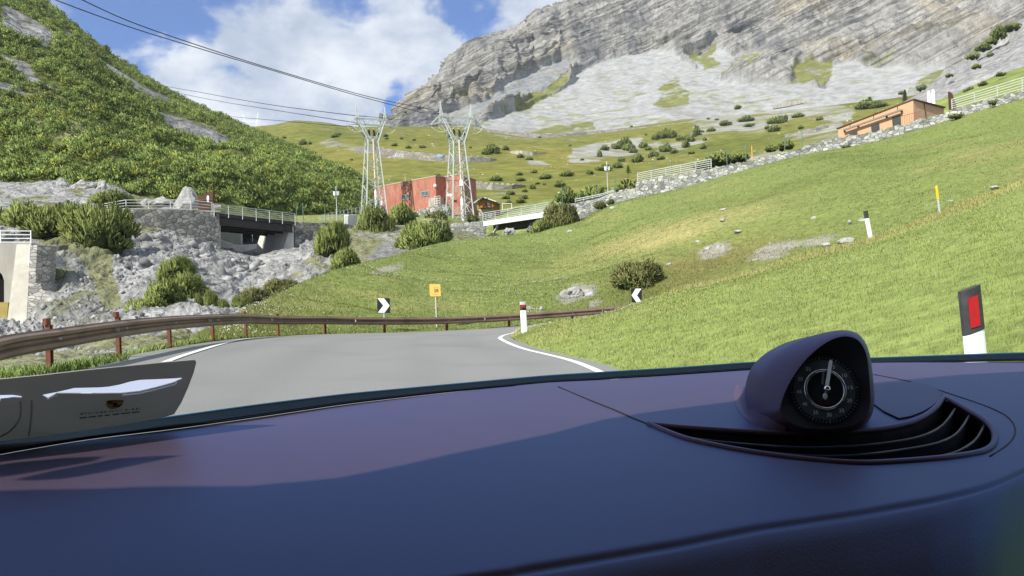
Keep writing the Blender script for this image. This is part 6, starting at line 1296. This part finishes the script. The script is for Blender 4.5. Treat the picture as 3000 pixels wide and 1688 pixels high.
MB().tube([tuple(v) for v in P(ux_, lerp(uy_, ey, .80), ed + .004)], .0012, 5).build('gasket_bead', m_frit, car, smooth=True)
# ---- dial clock pod
Dc = .86; nrm = Vector((-.08, -.965, .25)).normalized(); Cf = V(2424, 1138, Dc)
rim_px = Z8([(1040, 540), (1060, 460), (1100, 372), (1150, 292), (1212, 214), (1290, 145), (1370, 96), (1450, 76), (1520, 92), (1565, 142), (1590, 212), (1600, 300), (1608, 400), (1610, 480), (1594, 552), (1550, 606), (1480, 640), (1400, 655), (1300, 658), (1200, 652), (1130, 628), (1070, 592)])
bk_px = Z8([(850, 575), (822, 470), (830, 360), (868, 266), (950, 184), (1080, 116), (1230, 76), (1390, 50), (1492, 60), (1548, 110), (1578, 190), (1592, 290), (1600, 400), (1602, 480), (1590, 560), (1540, 640), (1470, 690), (1390, 710), (1280, 710), (1150, 700), (1020, 680), (900, 640)])
rimP = [onplane(x, y, Cf, nrm) for x, y in rim_px]; dpth = [to_px(p)[2] for p in rimP]
rc = sum(rimP, Vector()) / len(rimP)
bkP = [V(x, y, d + .085) for (x, y), d in zip(bk_px, dpth)]; lip = [p + (p - rc).normalized() * .0035 - nrm * .004 for p in rimP]
midP = [l.lerp(b_, .45) + (l.lerp(b_, .45) - rc - nrm * -.04).normalized() * .004 for l, b_ in zip(lip, bkP)]
bc = sum(bkP, Vector()) / len(bkP); endP = [bc + (b_ - bc) * .62 + Vector((-.01, .05, -.03)) for b_ in bkP]
rings = []
for ring in (rimP, lip, midP, bkP, endP): rings.append([Vector(p) for p in resample(list(ring) + [ring[0]], 3)[:-1]])
k = len(rings[0]); vs = [v for g_ in rings for v in g_]; fs = [(j * k + i, j * k + (i + 1) % k, (j + 1) * k + (i + 1) % k, (j + 1) * k + i) for j in range(len(rings) - 1) for i in range(k)] + [tuple(range((len(rings) - 1) * k, len(rings) * k))]
clock = MB().add(vs, fs).build('clock_housing', m_pod, car, smooth=True)
pod_bvh = BVHTree.FromPolygons([tuple(v) for v in vs], [tuple(f) for f in fs])
def on_pod(px, py):
    r_ = Vector(FWD + (px - CX) / FPX * RGT + (CY - py) / FPX * UPV).normalized(); h = pod_bvh.ray_cast(Vector(CAM), r_)[0]; return h
fa = [on_pod(x, y) for x, y in Z8([(860, 330), (862, 380), (872, 430), (892, 480), (925, 530), (968, 575), (1020, 612), (1080, 640)])]
fb = [on_dash(x, y, .0004) for x, y in Z8([(770, 372), (752, 420), (750, 470), (770, 530), (815, 590), (880, 630), (965, 656), (1060, 668)])]
if all(p is not None for p in fa):
    fr_ = [resample([tuple(a.lerp(b, t) - UP * .010 * math.sin(math.pi * t)) for a, b in zip(fa, fb)], 3) for t in np.linspace(0, 1, 7)]
    fr_ = np.stack(fr_); fr_[0] -= np.array(nrm) * .002; mf = MB(); mf.add([tuple(v) for v in fr_.reshape(-1, 3)], [tuple(f) for f in grid_faces(fr_.shape[1], 7)]); mf.build('clock_base', m_pod, clock, smooth=True)
# dark funnel down to the dial
dpl = Cf - nrm * .012; rt = Vector(RGT); rt = (rt - nrm * rt.dot(nrm)).normalized(); up_ = nrm.cross(rt); up_ = up_ if up_.z > 0 else -up_
pxm = Dc / FPX
def dl(r_, a, lift=0.0): return dpl + (rt * math.cos(a) + up_ * math.sin(a)) * r_ * 1.07 * pxm + nrm * lift
inner = []
for p in rings[0]:
    v = p - dpl; a = math.atan2(v.dot(up_), v.dot(rt)); inner.append(dl(99, a))
MB().add(rings[0] + inner, [(i, (i + 1) % k, k + (i + 1) % k, k + i) for i in range(k)]).build('clock_shroud', m_blk, clock, smooth=True)
disc = lambda r0, r1, lift, nseg=64: MB().add([dl(r0, 6.28318 * i / nseg, lift) for i in range(nseg)] + [dl(r1, 6.28318 * i / nseg, lift) for i in range(nseg)], [(i, (i + 1) % nseg, nseg + (i + 1) % nseg, nseg + i) for i in range(nseg)])
disc(.1, 100, .0).build('clock_dial', mat('dial_black', c=(.012, .016, .02), var=.1, scale=30, rough=.35, spec=.5), clock)
disc(56, 83, .0012).build('minute_ring', mat('dial_grey', c=(.075, .088, .095), var=.08, scale=30, rough=.4, spec=.5), clock)
m_chr = mat('chrome', c=(.75, .76, .78), var=.03, scale=20, rough=.18, metal=1.0)
MB().tube([dl(53, 6.28318 * i / 48, .003) for i in range(49)], 5.6 * pxm, 8, cap=False).build('chrome_ring', m_chr, clock, smooth=True)
m_num = mat('dial_white', c=(.75, .78, .80), var=.05, scale=20, rough=.5)
tk = MB()
for i in range(60):
    a = math.pi / 2 - i * math.pi / 30 + .07; u_ = rt * math.cos(a) + up_ * math.sin(a); w_ = nrm.cross(u_); ln = 8 if i % 5 == 0 else 5
    tk.box((dl(90 - ln / 2, a, .0012) + dl(90, a, .0012)) / 2, (ln * pxm, (1.6 if i % 5 == 0 else .9) * pxm, .0006), u_, w_, nrm)
tk.build('minute_marks', mat('dial_mark_grey', c=(.35, .37, .38), var=.05, scale=20, rough=.5), clock)
for i, s in enumerate(('60', '5', '10', '15', '20', '25', '30', '35', '40', '45', '50', '55')):
    if s in ('60',): continue
    a = math.pi / 2 - i * math.pi / 6 + .07; c = dl(69.5, a, .0022); w_ = (14 if len(s) > 1 else 6) * pxm; h_ = 10.5 * pxm
    flat_text(s, c - rt * w_ / 2 - up_ * h_ / 2, 1, rt * w_, up_ * h_, m_num, 'numeral', clock, .0)
a0 = math.radians(76); hd = MB(); u_ = (rt * math.cos(a0) + up_ * math.sin(a0)); w_ = nrm.cross(u_); hb = dl(0, 0, .008)
hd.prism([hb - w_ * 5 * pxm, hb + w_ * 5 * pxm, hb + u_ * 84 * pxm + w_ * 4.6 * pxm, hb + u_ * 89 * pxm, hb + u_ * 84 * pxm - w_ * 4.6 * pxm], nrm * .0015).build('clock_hand', mat('hand_white', c=(.82, .84, .84), var=.03, scale=20, rough=.35), clock)
h2 = MB(); a1_ = math.radians(80); u2 = rt * math.cos(a1_) + up_ * math.sin(a1_); w2 = nrm.cross(u2); b2 = dl(9, math.pi, .004); h2.prism([b2 - w2 * 3 * pxm + u2 * 14 * pxm, b2 + w2 * 3 * pxm + u2 * 14 * pxm, b2 + u2 * 52 * pxm + w2 * 3 * pxm, b2 + u2 * 52 * pxm - w2 * 3 * pxm], nrm * .001).build('clock_hand', mat('hand_shadow_grey', c=(.16, .16, .17), var=.05, scale=20, rough=.4), clock)  # grey bar painted for the smaller hands and their shadow
MB().blob(hb + nrm * .002, (12 * pxm, 12 * pxm, 12 * pxm), 2, 0).build('hand_hub', m_chr, clock, smooth=True)
MB().blob(hb - u_ * 22 * pxm, (7 * pxm, 4 * pxm, 10 * pxm), 2, 0).build('counterweight', m_num, clock, smooth=True)
MB().box(dl(0, 0, .0014) - up_ * 37 * pxm, (34 * pxm, 13 * pxm, .0008), rt, up_, nrm).build('clock_display', mat('dim_display', c=(.05, .022, .022), var=.6, scale=260, rough=.4), clock)
# ---- roof, pillar, added shade pads and panels (out of the picture, they shade the dashboard)
sh = [(-150, 1466), (0, 1458), (300, 1455), (620, 1452), (900, 1425), (1072, 1392), (1250, 1352), (1398, 1322), (1561, 1287), (1724, 1243), (1860, 1222), (2545, 1132), (2800, 1108), (3000, 1097), (3300, 1085)]
zr = CAM[2] + .43; Lx = Vector((.50, .56, -.66)).normalized(); hdr = []
for x, y in sh:
    q = on_dash(x, y); tt_ = (zr - q.z) / -Lx.z; hdr.append(q - Lx * tt_)
cb_ = Vector((.387, -.92, 0)); left0 = hdr[0] + Vector((-.75, -.36, 0)); rgt0 = hdr[-1] + Vector((.25, .02, 0))
m_head = mat('roof_lining', c=(.02, .019, .019), var=.08, scale=30, rough=.95)
MB().prism([left0] + hdr + [rgt0] + [rgt0 + cb_ * 2.2, left0 + cb_ * 2.2], UP * .03).build('roof', m_head, car)
for pts in ([(0, 1362), (150, 1348), (262, 1345), (230, 1360), (120, 1378), (20, 1396), (-60, 1405), (-60, 1375)], [(40, 1406), (160, 1378), (300, 1352), (420, 1344), (495, 1343), (420, 1358), (300, 1384), (180, 1404), (90, 1408)]):
    q = [on_dash(x, y) for x, y in pts]; q = [p - Lx * ((CAM[2] + .36 - p.z) / -Lx.z) for p in q]; MB().prism(q, UP * .012).build('dash_shadow_pad', m_head, car)  # unseen pads added to cast two leaf-shaped shadows on the dash
cbk = cb_.normalized(); rearL, rearR = left0 + cb_ * 2.2, rgt0 + cb_ * 2.2
for a_0, a_1 in ((left0 + cb_ * .12, rearL), (rgt0 + cb_ * .06, rearR)):
    dn_ = Vector((0, 0, -1.1)); MB().prism([a_0 - UP * .004, a_1 - UP * .004, a_1 + dn_, a_0 + dn_], (a_1 - a_0).cross(UP).normalized() * .03).build('door', m_head, car)  # solid unseen side panels added to cut ambient light in the cabin
MB().prism([rearL - UP * .004, rearR - UP * .004, rearR - UP * 1.1, rearL - UP * 1.1], cbk * .03).build('rear_light_block', m_head, car)  # unseen solid back, added to keep ambient light off the dash
MB().tube([left0 + Vector((.0, .1, 0)), Vector(P(-700, 1480, .57)) + Vector((-.55, .25, 0))], .05, 8).build('windscreen_pillar', m_blk, car)
# ------------------------------------------------------------------ plastic permit sleeve standing in the windscreen corner
S2 = lambda pts: [(x / 4.14, 1030 + y / 4.14) for x, y in pts]
a_, b_, c_ = V(0, 1296, .765), V(507, 1216, .865), V(565, 1056, .815); sn = (b_ - a_).cross(c_ - a_).normalized(); sn = sn if sn.y < 0 else -sn
sp = lambda x, y, l=0.0: onplane(x, y, a_, sn) + sn * l
sl = thing('permit_sleeve', b_, 'grey plastic permit sleeve with gold crest and lettering standing in the windscreen corner', 'sleeve')
m_slv = mat('grey_sleeve_plastic', c=(.50, .49, .49), var=.10, scale=9, rough=.5, spec=.35, warm=((.38, .41, .37), 6, .5, .7)); m_slot = mat('pale_insert_paper', c=(.78, .84, .95), var=.05, scale=8, rough=.6)
nt = m_slv.node_tree; tr_ = nt.nodes.new('ShaderNodeBsdfTranslucent'); tr_.inputs[0].default_value = (.5, .52, .48, 1); mx_ = nt.nodes.new('ShaderNodeMixShader'); mx_.inputs[0].default_value = .30
nt.links.new(nt.nodes['Principled BSDF'].outputs[0], mx_.inputs[1]); nt.links.new(tr_.outputs[0], mx_.inputs[2]); nt.links.new(mx_.outputs[0], nt.nodes['Material Output'].inputs[0])
out = S2([(-1500, 470), (-700, 415), (0, 338), (500, 290), (1000, 232), (1500, 182), (2000, 132), (2340, 104), (2372, 112), (2380, 135), (2350, 255), (2280, 440), (2200, 620), (2110, 762), (1900, 822), (1500, 888), (1000, 962), (500, 1032), (0, 1092), (-700, 1180), (-1500, 1300)])
pockets = ([(505, 528), (700, 490), (900, 443), (1100, 438), (1200, 436), (1330, 425), (1450, 402), (1580, 366), (1700, 344), (1950, 334), (2140, 325), (2205, 318), (2205, 340), (2100, 385), (1900, 440), (1700, 488), (1480, 512), (1150, 516), (860, 514), (690, 514), (640, 545), (585, 572), (560, 560)], [(-400, 560), (-100, 540), (0, 530), (150, 526), (262, 542), (272, 566), (150, 566), (60, 585), (0, 606), (-200, 640), (-400, 660)])
loops = [[sp(x, y) for x, y in out]] + [[sp(x, y) for x, y in S2(p)] for p in pockets]
uv_ = lambda p: Vector(((p - a_).dot((b_ - a_).normalized()), (p - a_).dot(sn.cross((b_ - a_).normalized())), 0))
allp = [p for l_ in loops for p in l_]; tri = tessellate_polygon([[uv_(p) for p in l_] for l_ in loops]); n = len(allp); shm = MB().add(allp + [p - sn * .0010 for p in allp], [tuple(t) for t in tri] + [tuple(n + i for i in reversed(t)) for t in tri])
k0 = 0
for l_ in loops: shm.f += [(k0 + i, k0 + (i + 1) % len(l_), n + k0 + (i + 1) % len(l_), n + k0 + i) for i in range(len(l_))]; k0 += len(l_)
shm.build('sheet', m_slv, sl)
nt = m_slot.node_tree; tr_ = nt.nodes.new('ShaderNodeBsdfTranslucent'); tr_.inputs[0].default_value = (.86, .90, .99, 1); mx_ = nt.nodes.new('ShaderNodeMixShader'); mx_.inputs[0].default_value = .8
nt.links.new(nt.nodes['Principled BSDF'].outputs[0], mx_.inputs[1]); nt.links.new(tr_.outputs[0], mx_.inputs[2]); nt.links.new(mx_.outputs[0], nt.nodes['Material Output'].inputs[0])
for pts in pockets: MB().prism([sp(x, y, -.0014) for x, y in S2(pts)], -sn * .0004).build('pocket', m_slot, sl)
m_edge = mat('bright_slit', c=(.92, .94, .9), var=.05, scale=8, rough=.4)
for pts in ([(560, 560), (620, 532), (690, 512), (600, 570)], [(2140, 332), (2205, 318), (2208, 338), (2130, 372)], [(0, 548), (150, 536), (262, 545), (265, 562), (140, 560), (0, 590)]): MB().prism([sp(x, y, .002) for x, y in S2(pts)], sn * .0006).build('slit', m_edge, sl)
MB().tube([sp(x, y, .002) for x, y in S2([(1480, 513), (1700, 489), (1900, 441), (2100, 386), (2200, 345)])], .0008, 5).build('slit', m_edge, sl)
for pts in ([(248, 600), (250, 760), (200, 870), (120, 960), (0, 1030)], [(385, 590), (378, 800), (350, 1010)]): MB().tube([sp(x, y, .0008) for x, y in resample([(a, b, 0) for a, b in S2(pts)], 4)[:, :2]], .0009, 5).build('fold', mat('sleeve_fold', c=(.45, .42, .38), var=.1, scale=9, rough=.5), sl)
m_gold = mat('crest_gold', c=(.42, .28, .07), var=.3, scale=160, rough=.4); m_dk = mat('crest_dark', c=(.05, .03, .02), var=.3, scale=160, rough=.5); m_rd = mat('crest_red', c=(.20, .05, .03), var=.3, scale=160, rough=.5)
shield = [(1290, 585), (1390, 575), (1497, 579), (1494, 605), (1480, 630), (1450, 656), (1415, 674), (1380, 685), (1340, 684), (1310, 670), (1290, 648), (1283, 618)]
cr = MB().prism([sp(x, y, .0012) for x, y in S2(shield)], sn * .0004).build('crest', m_gold, sl)
cx_, cy_ = 1388, 628
for pts, mm in (([(1296, 592), (1360, 588), (1360, 618), (1292, 622)], m_rd), ([(1425, 634), (1474, 630), (1445, 655), (1418, 668)], m_rd), ([(1362, 606), (1420, 602), (1424, 640), (1390, 660), (1364, 648)], m_dk), ([(1296, 582), (1390, 577), (1490, 581), (1490, 588), (1390, 586), (1296, 591)], m_dk)): MB().prism([sp(x, y, .0018) for x, y in S2(pts)], sn * .0003).build('crest_field', mm, cr)
m_ltr = mat('sleeve_print', c=(.028, .028, .03), var=.1, scale=20, rough=.6)
(x0, y0), (x1, y1), (x2, y2) = S2([(975, 758), (1705, 690), (978, 734)]); q0 = sp(x0, y0, .0014); flat_text('PORSCHE', q0, 1, sp(x1, y1, .0014) - q0, sp(x2, y2, .0014) - q0, m_ltr, 'lettering', sl, .0)
li = MB()
for u0, u1 in ((0, .12), (.15, .27), (.30, .38), (.42, .50), (.55, .66), (.69, .84), (.87, 1.0)):
    f = lambda u, v: (lerp(962, 1690, u), lerp(800, 722, u) - v); li.prism([sp(*S2([f(u, v)])[0], .0014) for u, v in ((u0, 0), (u1, 0), (u1, 11), (u0, 11))], sn * .0003)
li.build('small_print', mat('faded_print', c=(.045, .045, .045), var=.5, scale=240, rough=.6), sl)
# ------------------------------------------------------------------ light, sky
Ldir = Vector((.50, .56, -.66)).normalized()
sun = bpy.data.lights.new('sun', 'SUN'); sun.energy = 4.2; sun.angle = R(.5); sun.color = (1, .95, .86)
so = bpy.data.objects.new('sun', sun); col.objects.link(so); so.rotation_euler = (-Ldir).to_track_quat('Z', 'Y').to_euler(); so.location = (-50, -50, 90)
W = bpy.data.worlds.new('World'); scene.world = W; W.use_nodes = True; nt = W.node_tree; N = nt.nodes; L = nt.links
bg = N['Background']; bg.inputs['Strength'].default_value = .10
sky = N.new('ShaderNodeTexSky'); sky.sky_type = 'NISHITA'; sky.sun_disc = False
sky.sun_elevation = math.asin(-Ldir.z); sky.sun_rotation = math.atan2(-Ldir.x, -Ldir.y) % (2 * math.pi); sky.altitude = 1900; sky.ozone_density = 2.2; sky.air_density = 1.0; sky.dust_density = .3
tc = N.new('ShaderNodeTexCoord'); D = tc.outputs['Generated']
def nmath(op, a, b):
    m = N.new('ShaderNodeMath'); m.operation = op
    for i, x in enumerate((a, b)):
        if isinstance(x, (int, float)): m.inputs[i].default_value = x
        else: L.new(x, m.inputs[i])
    return m.outputs[0]
def mrange(x, a, b, c, d, smooth=True):
    r = N.new('ShaderNodeMapRange'); r.interpolation_type = 'SMOOTHSTEP' if smooth else 'LINEAR'
    r.inputs[1].default_value = a; r.inputs[2].default_value = b; r.inputs[3].default_value = c; r.inputs[4].default_value = d; L.new(x, r.inputs[0]); return r.outputs[0]
def wnoise(scale, det, rough, sc=(1, 1, 1), dist=0.0):
    mp = N.new('ShaderNodeMapping'); mp.inputs['Scale'].default_value = sc; L.new(D, mp.inputs[0])
    n = N.new('ShaderNodeTexNoise'); n.inputs['Scale'].default_value = scale; n.inputs['Detail'].default_value = det; n.inputs['Roughness'].default_value = rough; n.inputs['Distortion'].default_value = dist
    L.new(mp.outputs[0], n.inputs['Vector']); return n.outputs['Fac']
cover = nmath('ADD', mrange(wnoise(5.5, 12, .62, (1, 1, 1.8), .3), .27, .73, -.62, .58, False), .40)
def dirv(px, py): v = FWD + (px - CX) / FPX * RGT + (CY - py) / FPX * UPV; return v / np.linalg.norm(v)
wn = N.new('ShaderNodeTexNoise'); wn.inputs['Scale'].default_value = 9; wn.inputs['Detail'].default_value = 6; L.new(D, wn.inputs['Vector'])
w1_ = N.new('ShaderNodeVectorMath'); w1_.operation = 'SUBTRACT'; L.new(wn.outputs['Color'], w1_.inputs[0]); w1_.inputs[1].default_value = (.5, .5, .5)
w2_ = N.new('ShaderNodeVectorMath'); w2_.operation = 'SCALE'; L.new(w1_.outputs[0], w2_.inputs[0]); w2_.inputs['Scale'].default_value = .16
w3_ = N.new('ShaderNodeVectorMath'); w3_.operation = 'ADD'; L.new(D, w3_.inputs[0]); L.new(w2_.outputs[0], w3_.inputs[1]); DW = w3_.outputs[0]
# gaps in the cloud where the photograph shows deep blue, and the thick parts
for (px_, py_, rad, k) in [(330, 20, .06, -.42), (560, 20, .05, -.5), (1190, 250, .042, -.95), (1150, 300, .03, -.5), (1320, 0, .045, -.75), (1010, -30, .05, -.45), (620, 180, .03, -.4), (490, 80, .04, -.3), (760, 40, .05, -.35), (690, 210, .02, -.3), (900, -20, .05, -.3), (200, -60, .08, -.3), (1230, 100, .06, .25), (850, 90, .09, .25), (1000, 180, .08, .35), (420, 150, .06, .4), (700, 260, .08, .35), (1600, -60, .07, .4), (1080, 330, .04, .3), (1130, 130, .06, .4), (1300, 180, .05, .4), (900, 300, .06, .25)]:
    dv = N.new('ShaderNodeVectorMath'); dv.operation = 'DISTANCE'; L.new(DW, dv.inputs[0]); dv.inputs[1].default_value = dirv(px_, py_)
    cover = nmath('ADD', cover, mrange(dv.outputs['Value'], 0, rad * 1.5, k, 0))
fac = mrange(cover, .06, .54, 0, .97)
tone = mrange(wnoise(9, 8, .6, (1, 1, 1.6)), .3, .7, 0, 1)
ct = N.new('ShaderNodeMix'); ct.data_type = 'RGBA'; L.new(tone, ct.inputs[0]); ct.inputs[6].default_value = (3.1, 3.6, 4.5, 1); ct.inputs[7].default_value = (6.0, 6.25, 6.55, 1)
tint = N.new('ShaderNodeMix'); tint.data_type = 'RGBA'; tint.blend_type = 'MULTIPLY'; tint.inputs[0].default_value = 1; L.new(sky.outputs[0], tint.inputs[6]); tint.inputs[7].default_value = (.50, .70, 1.04, 1)
mx = N.new('ShaderNodeMix'); mx.data_type = 'RGBA'; L.new(fac, mx.inputs[0]); L.new(tint.outputs[2], mx.inputs[6]); L.new(ct.outputs[2], mx.inputs[7])
L.new(mx.outputs[2], bg.inputs['Color'])
vs = scene.view_settings; vs.view_transform = 'Standard'; vs.look = 'None'; vs.exposure = .72; vs.gamma = 1; vs.use_curve_mapping = False
scene.cycles.max_bounces = 6; scene.cycles.diffuse_bounces = 3; scene.cycles.use_denoising = True

# ------------------------------------------------------------------ thin mountain air
hz = bpy.data.materials.new('haze'); hz.use_nodes = True; N = hz.node_tree.nodes; N.remove(N['Principled BSDF']); pv = N.new('ShaderNodeVolumePrincipled')
pv.inputs['Color'].default_value = (.80, .90, 1.0, 1); pv.inputs['Density'].default_value = .00009; hz.node_tree.links.new(pv.outputs[0], N['Material Output'].inputs['Volume'])
ho = MB().box((300, 700, 420), (3400, 3000, 1000)).build('haze', hz); ho['kind'] = 'stuff'; ho['label'] = 'thin bluish mountain haze'
scene.cycles.volume_bounces = 0
